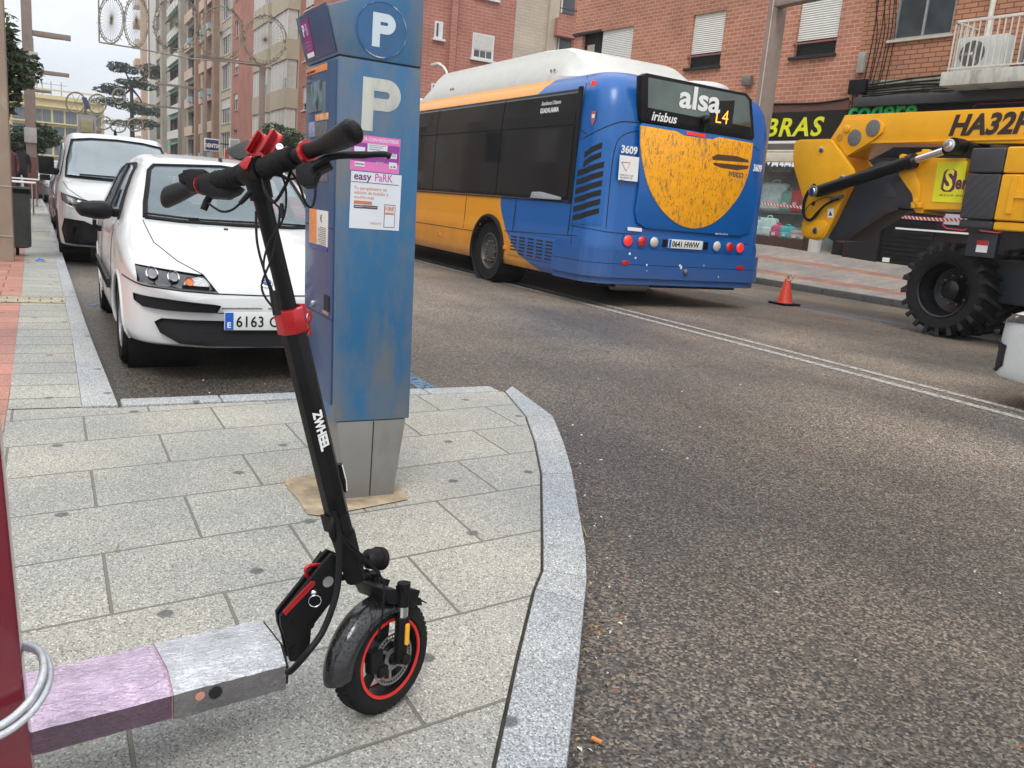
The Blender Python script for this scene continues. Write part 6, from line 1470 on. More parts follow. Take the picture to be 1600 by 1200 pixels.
for x, y, r in ((582, 207, .118), (460, 270, .118)): lpin('pivot_disc', x, y, r, .083, M_dsteel, plt, .012, 36)
lpin('boss', 410, 212, .055, .083, M_ly, plt, .025); lpin('recess', 362, 272, .06, .086, mat('shaded recess yellow', (.40, .18, .01), .5), plt, .006)  # darker yellow disc paints the shade of a recess
q = lp_(1062, 250, .1165); 
t = text('HA32PX', .355, mat('black decal', (.03, .018, .014), .4), (LX + .116, q.y, q.z), (0, -1, 0), (0, 0, 1), boom, ext=.001, bold=.014, shear=.22, sx=1.0, space=1.02)
# end linkage plate
end = lpoly('linkage_plate', [(88, 318), (100, 295), (125, 287), (312, 282), (332, 292), (470, 480), (480, 520), (470, 545), (440, 560), (400, 690), (300, 905), (270, 940), (235, 950), (165, 935), (140, 905), (150, 820), (160, 720), (130, 620), (85, 470), (80, 400)], .0, .06, M_ly)
lpoly('linkage_plate', [(312, 300), (470, 490), (480, 530), (400, 690), (300, 905), (235, 950), (165, 935), (150, 820), (85, 470), (100, 300)], .56, .06, M_ly)
lpoly('linkage_foot', [(150, 830), (165, 815), (290, 820), (312, 845), (300, 880), (275, 925), (235, 935), (165, 925), (140, 890)], -.025, .028, M_ly, end)
for x, y, r in ((270, 352, .042), (405, 538, .042), (237, 885, .048)): lpin('pin', x, y, r, -.001 if y < 800 else -.024, M_steel, end)
mb = MB(); p = lp_(217, 598, -.003); mb.lathe([(0, 0), (.05, 0), (0, .001)], p, (-1, 0, 0), 20); mb.build('hose_hole', M_dark, end); mb = MB(); p = lp_(215, 708, -.003); mb.lathe([(0, 0), (.035, 0), (0, .001)], p, (-1, 0, 0), 16); mb.build('hose_hole', M_dark, end)
st3 = lpoly('warning_sticker', [(310, 742), (350, 740), (345, 800), (308, 800)], -.003, .003, M_wht, end, 0); lpoly('warning_mark', [(328, 755), (340, 788), (314, 788)], -.0045, .001, M_ink, st3, 0)
# ram
def ltube(name, pts, r, m, parent=lift, n=18):
    mb = MB(); mb.tube([lp_(*p) for p in pts], r, n); return mb.build(name, m, parent, smooth=40)
ram = ltube('ram_cylinder', [(262, 632, -.08), (890, 432, -.08)], .088, M_blackp)
ltube('ram_collar', [(860, 442, -.08), (908, 428, -.08)], .102, M_blackp, ram); ltube('ram_rod', [(900, 430, -.08), (1120, 358, -.08)], .05, M_chrome, ram); ltube('ram_eye', [(1105, 364, -.08), (1170, 338, -.08)], .066, M_blackp, ram)
for x, y in ((268, 632), (1168, 335)): lpin('ram_pin', x, y, .082, -.17, M_steel, ram, .03); lpin('ram_pin_nut', x, y, .05, -.20, M_chrome, ram, .015, 6)
mb = MB(); mb.lathe([(.10, -.10), (.10, .10)], lp_(1185, 335, -.08), (1, 0, 0), 22); mb.build('ram_head', M_blackp, ram, smooth=40)
lpoly('ram_bracket', [(1110, 302), (1240, 300), (1290, 330), (1240, 350), (1200, 345), (1180, 320)], .0, .4, M_blackp)
# hoses
for pts in ([(222, 580, -.02), (180, 650, -.05), (160, 730, -.05), (165, 790, -.05), (200, 822, -.05), (240, 800, -.05), (300, 730, -.06), (370, 690, -.06)], [(228, 585, -.02), (190, 660, -.06), (172, 740, -.06), (180, 800, -.06), (215, 812, -.06), (255, 770, -.06), (320, 710, -.06), (400, 680, -.06)], [(160, 765, -.02), (200, 720, -.05), (250, 690, -.05), (310, 668, -.05), (380, 668, -.05)]):
    mb = MB(); mb.tube(bez([lp_(*p) for p in pts], 6), .013 if pts[0][0] > 200 else .006, 8); mb.build('hose', M_blackp, lift, smooth=60)
mb = MB(); mb.tube([lp_(340, 680, -.04), lp_(420, 660, -.04)], .028, 10); mb.build('hose_coupling', M_dsteel, lift, smooth=40)
# dark lower arm and counter structure
lpoly('lower_arm', [(480, 500), (600, 435), (640, 422), (755, 422), (800, 470), (850, 640), (850, 735), (730, 732), (640, 760), (480, 880), (400, 945), (300, 950), (270, 930), (330, 830), (420, 640), (470, 540)], .12, .42, M_lg, lift, .02)
lpoly('arm_underside', [(730, 730), (640, 748), (480, 862), (330, 948), (400, 948), (500, 880), (660, 775), (740, 742)], .10, .40, mat('brown black steel', (.03, .022, .018), .45), lift, .01)
lpoly('arm_rib', [(650, 572), (700, 570), (742, 665), (632, 664)], .112, .01, mat('charcoal rib', (.045, .05, .058), .4), lift, .004)
# yellow turret side with bracket
lpoly('turret_bracket', [(780, 390), (795, 380), (815, 382), (822, 395), (880, 398), (885, 375), (925, 365), (930, 350), (975, 350), (980, 385), (950, 400), (900, 470), (880, 500), (912, 580), (905, 690), (880, 690), (868, 670), (860, 640), (775, 520), (778, 430)], .0, .06, M_ly, lift, .006)
tp = lpoly('turret_panel', [(800, 520), (880, 490), (930, 405), (1200, 405), (1200, 745), (920, 745), (915, 770), (870, 765), (855, 740), (860, 670)], .05, .5, M_ly, lift, .008)
for x, y in ((872, 716), (908, 716), (885, 690)): lpoly('hinge_block', [(x - 14, y - 18), (x + 14, y - 18), (x + 14, y + 20), (x - 14, y + 20)], -.01, .06, M_ly, lift, .006)
bd = lpoly('hire_sign', [(1020, 432), (1215, 428), (1175, 702), (980, 694)], .040, .008, mat('sign yellow', (.72, .68, .02), .35, var=.05), tp, 0)
M_plum = mat('plum sign ink', (.10, .02, .06), .5)
lpoly('sign_badge', [(1062, 500), (1080, 482), (1125, 480), (1146, 492), (1148, 520), (1128, 612), (1105, 630), (1058, 628), (1040, 610), (1044, 580)], .0385, .001, M_plum, bd, 0)
q = lp_(1053, 612, .0375); text('S', .36, mat('sign yellow letter', (.78, .72, .05), .4), (LX + .0375, q.y, q.z), (0, -1, 0), (0, 0, 1), bd, ext=.0006, bold=.010, sx=.78)
q = lp_(1140, 608, .038); text('er', .24, M_plum, (LX + .038, q.y + .02, q.z), (0, -1, 0), (0, 0, 1), bd, ext=.0006, bold=.008, sx=.8)
q = lp_(1028, 656, .038); text('609 22 22 40 - 609 61', .038, M_plum, (LX + .038, q.y, q.z), (0, -1, 0), (0, 0, 1), bd, ext=.0005)
# engine hoods (charcoal and yellow), running out of the picture
def hood_(name, y0, y1, z0, z1, m, xo=-.12, parent=lift, bv=.03): mb = MB(); mb.box((LX + xo, y1, z0), (LX + 2.2, y0, z1)); return mb.build(name, m, parent, bevel=bv, seg=3)
T = lambda x, y: lp_(x, y)
yA = onx(*zl(1208, 600), LX - .12).y; yB = onx(*zl(1432, 600), LX - .12).y; z_t = onx(*zl(1320, 340), LX - .12).z; z_m = onx(*zl(1320, 508), LX - .12).z; z_l = onx(*zl(1320, 815), LX - .12).z; z_b = onx(*zl(1320, 876), LX - .12).z
h1 = hood_('charcoal_hood', yA, yB, z_m + .006, z_t, M_lgd); h2 = hood_('charcoal_hood', yA, yB, z_l + .006, z_m - .006, M_lgd); hood_('charcoal_hood', yA, yB, z_b, z_l - .006, M_lg, -.10)
z2_ = onx(*zl(1520, 332), LX - .12).z
hood_('yellow_hood', yB - .012, 3.6, z_m + .006, z2_, M_ly); h3 = hood_('yellow_hood', yB - .012, 3.6, z_l + .006, z_m - .006, M_ly); hood_('yellow_hood', yB - .012, 3.6, z_b, z_l - .006, M_ly, -.10)
for k in range(7):
    for (ya_, za_, yb_, zc_) in ((yA - .03 , z_l + .03 + k * .115, yA - .03 - (.10 + .0 * k), z_l + .03 + k * .115 + .09),):
        mb = MB(); L0 = Vector((LX - .123, yA - .02, z_l + .02 + k * .14)); e0 = L0 + Vector((0, -(yA - yB) * .92, (yA - yB) * .92))
        if e0.z > z_m - .02: f = (z_m - .02 - L0.z) / (e0.z - L0.z); e0 = L0.lerp(e0, f) if f > 0 else None
        if e0 is not None: mb.tube([L0, e0], .004, 5); mb.build('hood_groove', mat('groove grey', (.10, .11, .12), .5), h2)
for k in range(2):
    L0 = Vector((LX - .123, yA - .12 - k * .13, z_l + .02)); e0 = Vector((LX - .123, yB + .02, z_l + .02 + (L0.y - yB - .02))); mb = MB(); mb.tube([L0, e0], .004, 5); mb.build('hood_groove', mat('groove grey', (.10, .11, .12), .5), h2)
q = onx(*zl(1470, 765), LX - .12); text('HAULOTTE', .62, M_ly, (LX - .128, q.y, q.z), (0, -1, 0), (0, 0, 1), h3, ext=.014, bold=.012, sx=.78)
# chassis, axle and wheels
mb = MB(); mb.box((LX + .5, 2.6, .55), (LX + 2.2, 6.9, 1.1)); mb.prism([(LX + .45, 6.9, .62), (LX + .45, 7.1, .85), (LX + .45, 6.9, 1.12)], (1.8, 0, 0)); mb.build('chassis', M_lg, lift, bevel=.02)
mb = MB(); mb.lathe([(.75, 1.05), (.78, 1.12), (.78, 1.40), (.6, 1.5)], (11.6, 5.2, 0), (0, 0, 1), 30); mb.build('slew_ring', M_blackp, lift, smooth=40)
mb = MB(); mb.box((LX + .05, 6.5, 1.12), (LX + .12, 6.9, 1.42)); mb.build('chassis_box', M_lg, lift, bevel=.01); mb = MB(); mb.box((LX + .04, 6.6, 1.18), (LX + .049, 6.75, 1.33)); lb2 = mb.build('chassis_label', M_wht, lift); mb = MB(); mb.box((LX + .036, 6.6, 1.27), (LX + .0395, 6.75, 1.33)); mb.build('label_band', M_redl, lb2)
wcn = onx(1474, 466, 10.62)
def lift_wheel(cx_, cy_, out, R_w=.64, W=.80):
    c = Vector((cx_, cy_, R_w)); mb = MB()
    mb.lathe([(.37, -W / 2 + .02), (.42, -W / 2 - .01), (.52, -W / 2 - .015), (.565, -W / 2 + .02), (.58, -W / 2 + .07), (.58, W / 2 - .07), (.565, W / 2 - .02), (.52, W / 2 + .015), (.42, W / 2 + .01), (.37, W / 2 - .02)], c, (out, 0, 0), 56, closed=True)
    w = mb.build('wheel', M_rubber, lift, smooth=40)
    mb = MB(); n = 21
    for k in range(n):
        for sd2 in (-1, 1):
            a = 2 * math.pi * (k + (.5 if sd2 > 0 else 0)) / n; sw = .26
            A = []
            for tt, (o_, da) in enumerate(((W / 2 + .012, -.045), (W / 2 + .012, .060), (.0, .15 + .05), (.0, .08 + .03))):
                aa = a + da + (sw if tt > 1 else 0) * .45
                for r_ in (.56, R_w if tt > 1 else R_w - .012):
                    A.append(c + Vector((out * sd2 * o_, math.cos(aa) * r_, math.sin(aa) * r_)))
            mb.add(A, [(0, 2, 4, 6), (1, 7, 5, 3), (0, 1, 3, 2), (2, 3, 5, 4), (4, 5, 7, 6), (6, 7, 1, 0)])
            B = []
            for da in (-.045, .06):
                aa = a + da
                for r_, o_ in ((.50, W / 2 + .012), (R_w - .014, W / 2 + .008), (R_w - .022, W / 2 + .018), (.535, W / 2 + .014)): B.append(c + Vector((out * sd2 * o_, math.cos(aa) * r_, math.sin(aa) * r_)))
            mb.add(B, [(0, 1, 2, 3), (4, 7, 6, 5), (0, 4, 5, 1), (1, 5, 6, 2), (2, 6, 7, 3), (3, 7, 4, 0)])
    mb.build('tread_lugs', mat('dusty rubber', (.020, .019, .018), .8, var=.5, scale=8, bump=.3, bscale=60, spec=.3), w, bevel=.006)
    mb = MB(); mb.lathe([(.385, W / 2 - .01), (.375, W / 2 + .008), (.355, W / 2 - .005), (.34, W / 2 - .10), (.315, W / 2 - .13), (.30, W / 2 - .26), (.14, W / 2 - .30), (.13, W / 2 - .16), (.10, W / 2 - .14), (0, W / 2 - .14)], c, (out, 0, 0), 44, caps=False); mb.build('rim', mat('gloss black rim', (.006, .006, .007), .25, var=.2, spec=.4), w, smooth=40)
    for k in range(10):
        a = 2 * math.pi * k / 10; mb = MB(); mb.lathe([(.014, 0), (.014, .03), (0, .034)], c + Vector((out * (W / 2 - .29), math.cos(a) * .2, math.sin(a) * .2)), (out, 0, 0), 6); mb.build('wheel_nut', M_dsteel, w)
    return w
lift_wheel(10.96, wcn.y, -1); lift_wheel(12.6, wcn.y, 1); lift_wheel(10.96, 3.3, -1); lift_wheel(12.6, 3.3, 1)
# ------------------------------------------------------------------ buildings
BK1 = brickmat('red brick', (.50, .205, .125), (.40, .15, .09), (.50, .36, .27), bw=.26, bh=.105, ms=.013, var=.85)
BK2 = brickmat('orange brick', (.48, .225, .125), (.42, .19, .10), (.13, .075, .05), bw=.30, bh=.105, ms=.012, var=.85)
BK3 = brickmat('far red brick', (.42, .165, .12), (.38, .14, .10), (.44, .26, .2), bw=.5, bh=.16, ms=.02, var=.6)
BK4 = brickmat('beige brick', (.52, .45, .35), (.48, .41, .32), (.42, .37, .3), bw=.5, bh=.16, ms=.02, var=.6)
M_cream = mat('cream render', (.52, .46, .36), .8, var=.08, scale=.6, dirt=((.33, .29, .23), .55, .8), dscale=.8)
M_beige = mat('beige panel', (.46, .40, .30), .8, var=.08, scale=.5, dirt=((.30, .25, .19), .55, .8), dscale=.7)
M_conc = mat('grey beige concrete', (.34, .30, .25), .85, var=.1, scale=.5, dirt=((.2, .17, .14), .5, .8), dscale=.6)
M_pinkc = mat('pinkish beige render', (.50, .37, .28), .85, var=.08, scale=.5)
M_brnp = mat('brown pilaster', (.27, .17, .12), .8, var=.12, scale=.8)
M_yelr = mat('yellow render', (.50, .42, .24), .8, var=.08, scale=.2)
M_shut = None
def shutter_mat(name, col, pitch=.055):
    m = mat(name, col, .5, var=.05); nt = m.node_tree; b = nt.nodes['Principled BSDF']; g = nd(nt, 'NewGeometry'); s = nd(nt, 'SeparateXYZ'); nt.links.new(g.outputs['Position'], s.inputs[0])
    a = nd(nt, 'Math', operation='MULTIPLY'); a.inputs[1].default_value = 2 * math.pi / pitch; nt.links.new(s.outputs[2], a.inputs[0]); c = nd(nt, 'Math', operation='SINE'); nt.links.new(a.outputs[0], c.inputs[0])
    bp_ = nd(nt, 'Bump'); bp_.inputs['Strength'].default_value = 1; bp_.inputs['Distance'].default_value = .006; nt.links.new(c.outputs[0], bp_.inputs['Height']); nt.links.new(bp_.outputs[0], b.inputs['Normal'])
    p_ = nd(nt, 'MapRange'); p_.inputs[1].default_value = -1; p_.inputs[2].default_value = -.6; p_.inputs[3].default_value = .85; p_.inputs[4].default_value = 1; nt.links.new(c.outputs[0], p_.inputs[0])
    src = b.inputs['Base Color'].links[0].from_socket; v = nd(nt, 'VectorMath', operation='SCALE'); nt.links.new(src, v.inputs[0]); nt.links.new(p_.outputs[0], v.inputs['Scale']); nt.links.new(v.outputs[0], b.inputs['Base Color'])
    return m
M_shut = shutter_mat('white roller shutter', (.66, .66, .61)); M_shutf = mat('white shutter far', (.56, .54, .50), .6, var=.08); M_wglass = mat('window glass', (.05, .06, .065), .06, var=.6, scale=.8); M_wglassf = mat('far window glass', (.06, .065, .07), .15, var=.7, scale=.6)
M_frame = mat('white window frame', (.66, .66, .64), .45, var=.04); M_dfr = mat('black window frame', (.02, .02, .022), .4)
M_bshut = mat('black roller shutter', (.012, .012, .013), .7, var=.2, spec=.2); M_curt = mat('curtain', (.42, .38, .28), .9, var=.15, scale=4)
class Wall:
    """vertical wall: origin p, direction d (unit), outward normal n; s along the wall, z up"""
    def __init__(w, p, d, n): w.p = Vector((p[0], p[1], 0)); w.d = Vector(d).normalized(); w.n = Vector(n).normalized()
    def P(w, s, z, o=0.0): q = w.p + w.d * s + w.n * o; return Vector((q.x, q.y, z))
    def uv(w, px, py, o=0.0): q = onp(px, py, w.p + w.n * o, w.n); return ((q - w.p).dot(w.d), q.z)
    def box(w, mb, s0, s1, z0, z1, o0, o1, m=0): mb.hexa([w.P(s0, z0, o0), w.P(s1, z0, o0), w.P(s1, z0, o1), w.P(s0, z0, o1), w.P(s0, z1, o0), w.P(s1, z1, o0), w.P(s1, z1, o1), w.P(s0, z1, o1)], m)
    def part(w, name, s0, s1, z0, z1, o0, o1, m, parent, bv=0): mb = MB(); w.box(mb, s0, s1, z0, z1, o0, o1); return mb.build(name, m, parent, bevel=bv)
    def skin(w, name, s0, s1, z0, z1, holes, m, parent, depth=.14, body=6.0):
        S = sorted({s0, s1, *[h[0] for h in holes], *[h[1] for h in holes]}); Zs = sorted({z0, z1, *[h[2] for h in holes], *[h[3] for h in holes]}); S = [s for s in S if s0 <= s <= s1]; Zs = [z for z in Zs if z0 <= z <= z1]
        mb = MB()
        for a, b in zip(S, S[1:]):
            for c, d in zip(Zs, Zs[1:]):
                cs, cz = (a + b) / 2, (c + d) / 2
                if any(h[0] < cs < h[1] and h[2] < cz < h[3] for h in holes): continue
                mb.add([w.P(a, c), w.P(b, c), w.P(b, d), w.P(a, d)], [(0, 1, 2, 3)])
        for a, b, c, d in [h[:4] for h in holes]:
            q = [(a, c), (b, c), (b, d), (a, d)]
            for (u0, v0), (u1, v1) in zip(q, q[1:] + q[:1]): mb.add([w.P(u0, v0), w.P(u1, v1), w.P(u1, v1, -depth), w.P(u0, v0, -depth)], [(0, 1, 2, 3)])
            mb.add([w.P(a, c, -depth), w.P(b, c, -depth), w.P(b, d, -depth), w.P(a, d, -depth)], [(0, 1, 2, 3)])
        for s in (s0, s1): mb.add([w.P(s, z0), w.P(s, z1), w.P(s, z1, -body), w.P(s, z0, -body)], [(0, 1, 2, 3)])
        mb.add([w.P(s0, z1), w.P(s1, z1), w.P(s1, z1, -body), w.P(s0, z1, -body)], [(0, 1, 2, 3)]); mb.add([w.P(s0, z0, -body), w.P(s1, z0, -body), w.P(s1, z1, -body), w.P(s0, z1, -body)], [(0, 1, 2, 3)])
        me = mb.build(name, m, parent); return me
    def window(w, h, parent, shut=0.0, panes=2, fm=None, gm=None, depth=.12, sill=None, sm=None, rail=False):
        a, b, c, d = h[:4]; fm = fm or M_frame; t = .05 if (b - a) > .5 else .035
        mb = MB()
        for q in ((a, a + t, c, d), (b - t, b, c, d), (a + t, b - t, c, c + t), (a + t, b - t, d - t, d)): w.box(mb, *q, -depth, -depth + .05)
        for k in range(1, panes): s = a + (b - a) * k / panes; w.box(mb, s - t * .5, s + t * .5, c + t, d - t, -depth, -depth + .045)
        f = mb.build('window', fm, parent)
        w.part('pane', a + t, b - t, c + t, d - t, -depth - .01, -depth + .012, gm or M_wglass, f)
        if shut > 0: w.part('roller_shutter', a + .01, b - .01, d - (d - c) * shut, d, -depth + .055, -depth + .085, sm or M_shut, f)
        if sill: w.part('sill', a - .08, b + .08, c - .06, c - .002, -.05, .07, sill, f)
        return f
# --- H: red brick block with shutters, a lingerie-type shop at street level, I: orange brick with balcony
WH = Wall(FP, FD, FN)
sC, _ = WH.uv(1330, 160); s_h0 = sC; s_h1 = WH.uv(893, 110)[0]
H = thing('brick_building', 'red brick building with white roller shutters above the yellow-lettered shop, behind the bus', 'building', WH.P(0, .8))
def rect(W, a, b): (s0, z1_), (s1, z0_) = W.uv(*a), W.uv(*b); return (min(s0, s1), max(s0, s1), min(z0_, z1_), max(z0_, z1_))
w1_ = rect(WH, (1084, 25), (1124, 103)); w2_ = rect(WH, (1251, 8), (1302, 97)); w3_ = rect(WH, (940, 53), (984, 104))
zt1 = WH.uv(1110, 19)[1]; zb1 = WH.uv(1097, 105)[1]; zs_ = WH.uv(1100, 82)[1]
w1_ = (w1_[0], w1_[1], zb1, zt1); w2_ = (w2_[0], w2_[1], zb1, zt1); w3_ = (w3_[0], w3_[1] + .0, zb1, zt1)
zS1 = WH.uv(1250, 174)[1]; zS0 = WH.uv(1215, 222)[1]; zbot = .3
notch = (w3_[1], s_h1, zb1, zt1 + .02)
dxw = w1_[0] - w2_[0]
up = [(a, b, c + 3.0, d + 3.0) for a, b, c, d in (w1_, w2_, w3_)]
wmax = 7.9
shopw = (WH.uv(1345, 330)[0] + .35, s_h1 - .4, zb(3) + .25, WH.uv(1230, 243)[1])
wl = WH.skin('wall', s_h0 + .0, s_h1, zS1 + .0, 13.5, [w1_, w2_, (w3_[0], s_h1 - .02, zb1, zt1)] + up, BK1, H, depth=.16, body=9)
for i, h in enumerate((w1_, w2_, w3_)):
    f = WH.window(h, H, shut=(zt1 - zs_) / (zt1 - zb1), panes=1, fm=M_dfr, gm=M_dark, depth=.15)
    WH.part('guard_rail', h[0] - .0, h[1] + .04, zb1 + .30, zb1 + .34, .0, .04, mat('oxide rail', (.28, .11, .09), .5), f); WH.part('sill', h[0] - .05, h[1] + .10, zb1 - .07, zb1 - .003, -.04, .09, M_dfr, f)
for h in up: WH.window(h, H, shut=.6, panes=1, fm=M_dfr, gm=M_dark, depth=.15)
# recessed corner loggia at the left end, with curtains
lg = WH.part('corner_loggia', w3_[1] + .08, s_h1 - .05, zb1, zt1, -.155, -.14, M_dark, H)
WH.part('curtain', w3_[1] + .45, s_h1 - .6, zb1 + .3, zt1 - .35, -.139, -.12, M_curt, lg); WH.part('loggia_lintel', w3_[1] + .02, s_h1 + .05, zt1 - .03, zt1 + .05, -.1, .05, M_dfr, lg)
WH.part('pillar', s_h1 - .42, s_h1 - .02, zb1, zt1, -.15, -.02, BK1, H)
# shop front
WH.part('cornice', s_h0 + .02, s_h1, zS1 - .02, zS1 + .20, -.2, .05, mat('brown cornice', (.12, .05, .04), .6), H)
mb = MB(); mb.tube(bez([WH.P(s_h0 + .05, zS1 + .24, .06), WH.P(s_h0 + 1, zS1 + .17, .07), WH.P(s_h0 + 3, zS1 + .22, .07), WH.P(s_h0 + 5, zS1 + .15, .07)], 6), .025, 6); mb.build('wall_cable', M_black, H)
sg_ = WH.part('shop_sign', s_h0 + .04, s_h1 - .1, zS0 + .02, zS1 - .02, -.1, .10, mat('black sign board', (.014, .012, .010), .3, var=.2), H)
sx0, zx0 = WH.uv(1195, 213, .11); lx_ = WH.uv(1281, 213, .11)[0]; hgt = WH.uv(1240, 186, .11)[1] - WH.uv(1240, 214, .11)[1]
M_yl = mat('acid yellow letters', (.72, .74, .02), .4)
p0 = WH.P(lx_, zx0, .105); 
text('SOMBRAS', hgt / .70, M_yl, p0 , -WH.d, (0, 0, 1), sg_, ext=.012, bold=.014, shear=.18, align='RIGHT', sx=1.08, space=1.16)
WH.part('sign_trim', s_h0 + .04, s_h1 - .1, zS0 - .05, zS0 + .015, -.1, .12, M_wht, H)
WH.part('awning_case', s_h0 + .3, s_h1 - .1, zS0 - .22, zS0 - .06, -.1, .16, mat('grey awning case', (.12, .11, .10), .5), H)
za_ = WH.uv(1215, 254)[1]; M_awn = mat('cream awning cloth', (.58, .53, .42), .85, var=.08, dirt=((.4, .34, .25), .55, .8)); aw = MB()
s_a, s_b2 = s_h0 + .55, s_h1 - .2
mb = MB(); WH.box(mb, s_a, s_b2, za_ + .25, zS0 - .22, .0, .20); WH.box(mb, s_a, s_b2, za_, za_ + .24, .02, .23); mb.build('awning', M_awn, H, bevel=.03)
# display window, its frame and stall riser
zw0 = zb(1.5) + .12; mb = MB(); a, b_ = s_h0 + .75, s_h1 - .3
for q in ((a - .18, a, zw0 - .6, za_), (b_, b_ + .2, zw0 - .6, za_), (a, b_, zw0 - .9, zw0 + .06), ((a + b_) / 2 - .05 + 1.6, (a + b_) / 2 + .05 + 1.6, zw0, za_)): WH.box(mb, *q, -.1, .02)
shf = mb.build('shop_window_frame', mat('dark brown frame', (.05, .025, .02), .5), H, bevel=.006)
WH.part('pier', s_h0 + .28, s_h0 + .56, 0, za_, -.1, .03, mat('white marble pier', (.52, .50, .47), .4, var=.12, scale=3), H)
mb = MB(); 
mi = MB(); WH.box(mi, a, b_, zw0 - .05, za_, -1.35, -1.3); WH.box(mi, a, b_, zw0 - .05, zw0 + .03, -1.3, -.06); mi.build('shop_interior', mat('shop interior', (.40, .43, .42), .9, var=.5, scale=.9), H)
gm_ = mat('shop window glass', (.12, .15, .15), .03, alpha=.12, var=.03); WH.part('shop_window', a, b_, zw0 + .06, za_, -.06, -.05, gm_, shf)
q = WH.P(WH.uv(1238, 268)[0], WH.uv(1218, 268)[1], -.045); text('xti·Mobini', .36, mat('frosted letters', (.20, .22, .22), .6), q + WH.d * 1.4, -WH.d, (0, 0, 1), shf, ext=.001, bold=.004, shear=.1, sx=.9)
# cases and bags in the display
cases = [((1188, 330), .62, .85, (.36, .52, .52)), ((1208, 325), .80, 1.0, (.42, .58, .60)), ((1228, 338), .50, .75, (.15, .36, .30)), ((1245, 330), .45, .8, (.45, .05, .06)), ((1256, 345), .40, .6, (.30, .10, .10)), ((1186, 360), .55, .62, (.38, .50, .50)), ((1200, 362), .52, .70, (.40, .55, .53)), ((1213, 372), .42, .48, (.45, .06, .16)), ((1229, 374), .44, .46, (.05, .35, .36)), ((1246, 370), .50, .36, (.34, .28, .28)), ((1256, 385), .3, .3, (.4, .3, .2))]
labs = ['pale teal backpack on the upper shelf, far left of the shop window', 'large pale blue wheeled suitcase on the upper shelf of the shop window', 'dark green school bag on the upper shelf of the shop window', 'bright red school bag on the upper shelf of the shop window', 'dull red bag at the right end of the display shelf', 'pale grey-green case in the lower row, far left of the shop window', 'pale mint case in the lower row of the shop window', 'crimson small bag in the lower row of the shop window', 'teal small bag in the lower row of the shop window', 'greyish pink flat handbag in the lower row of the shop window', 'small tan pouch at the lower right corner of the shop window']
for (pp, wd, hh_, cc), lb_ in zip(cases, labs):
    o_ = -.60 if pp[1] < 350 else -.30; s, z = WH.uv(*pp, o_); z0_ = zw0 + (.75 if pp[1] < 350 else .03)
    bg_ = thing('travel_bag', lb_, 'bag', WH.P(s, z0_, o_), group='bags in the shop window')
    m = mat('bag %d' % int(sum(cc) * 1000), tuple(min(.85, v * 1.5) for v in cc), .5, var=.2, scale=5)
    mb = MB(); WH.box(mb, s - wd / 2, s + wd / 2, z0_, z0_ + hh_ * .75, o_ - .12, o_ + .12); mb.build('shell', m, bg_, bevel=.09, seg=4)
    mb = MB(); WH.box(mb, s - wd * .32, s + wd * .32, z0_ + .05, z0_ + hh_ * .38, o_ + .10, o_ + .16); mb.build('pocket', m, bg_, bevel=.03, seg=3)
    mb = MB(); mb.tube(bez([WH.P(s - wd * .15, z0_ + hh_ * .74, o_), WH.P(s - wd * .12, z0_ + hh_ * .82, o_), WH.P(s + wd * .12, z0_ + hh_ * .82, o_), WH.P(s + wd * .15, z0_ + hh_ * .74, o_)], 4), .018, 6); mb.build('handle', m, bg_)
    mb = MB(); WH.box(mb, s - wd * .13, s + wd * .13, z0_ + hh_ * .15, z0_ + hh_ * .32, o_ + .161, o_ + .166); mb.build('price_tag', M_wht, bg_)
tag(WH.part('display_shelf', a + .05, b_ - .05, zw0 + .70, zw0 + .745, -1.2, -.55, mat('grey shelf', (.25, .25, .24), .5), None), 'long grey shelf carrying the upper row of bags inside the shop window', 'shelf')
# --- I: orange brick building
I = thing('brick_building', 'orange brick building with white balcony and black shop front, behind the yellow lift', 'building', WH.P(sC - 2, .8))
sR = sC - 16
zI = WH.uv(1410, 122)[1]
w4 = rect(WH, (1410, -40), (1485, 56)); z4 = WH.uv(1440, 58)[1]; w4 = (w4[0], w4[1], z4, z4 + 1.7)
w5 = (WH.uv(1600, 60)[0] - 1.0, WH.uv(1597, 60)[0], WH.uv(1590, 110)[1], z4 + 1.7)
WH.skin('wall', sR, sC - .004, zI, 13.2, [w4, w5], BK2, I, depth=.14, body=9)
WH.window(w4, I, panes=2, fm=mat('aluminium frame', (.38, .39, .39), .35, metal=.5), sill=mat('stone sill', (.48, .44, .36), .7), depth=.10); WH.part('curtain', w4[0] + .1, w4[0] + .65, w4[2] + .05, w4[3], -.105, -.095, M_curt, I)
WH.window(w5, I, panes=1, fm=mat('aluminium frame', (.38, .39, .39), .35), depth=.10)
zk = WH.uv(1400, 150)[1] + .27
WH.part('plaster_band', sR, sC - .15, zk - .28, zI - .003, -.1, -.01, mat('peeling cream plaster', (.46, .42, .33), .9, var=.2, scale=2, dirt=((.15, .12, .1), .5, .65)), I)
WH.part('black_fascia', sR, sC - .12, zS0 - .35, zk - .283, -.1, .04, M_black, I)
WH.part('fascia_ledge', sR, sC - .20, zk - .50, zk - .29, .045, .22, mat('dark grey ledge', (.045, .045, .05), .4), I, .02)
WH.part('shop_wall', sR, sC - .12, -.2, zS0 - .353, -.1, .0, mat('black tiles', (.016, .017, .022), .25, var=.3, scale=2), I)
sh_ = rect(WH, (1352, 322), (1420, 400)); WH.part('roller_door', sh_[0] - .5, sC - 1.45, .5, WH.uv(1370, 322)[1] + .2, .004, .04, M_bshut, I); WH.part('door_box', sC - 1.42, sC - .5, .3, WH.uv(1320, 330)[1], .01, .12, mat('black stone', (.02, .02, .023), .3), I)
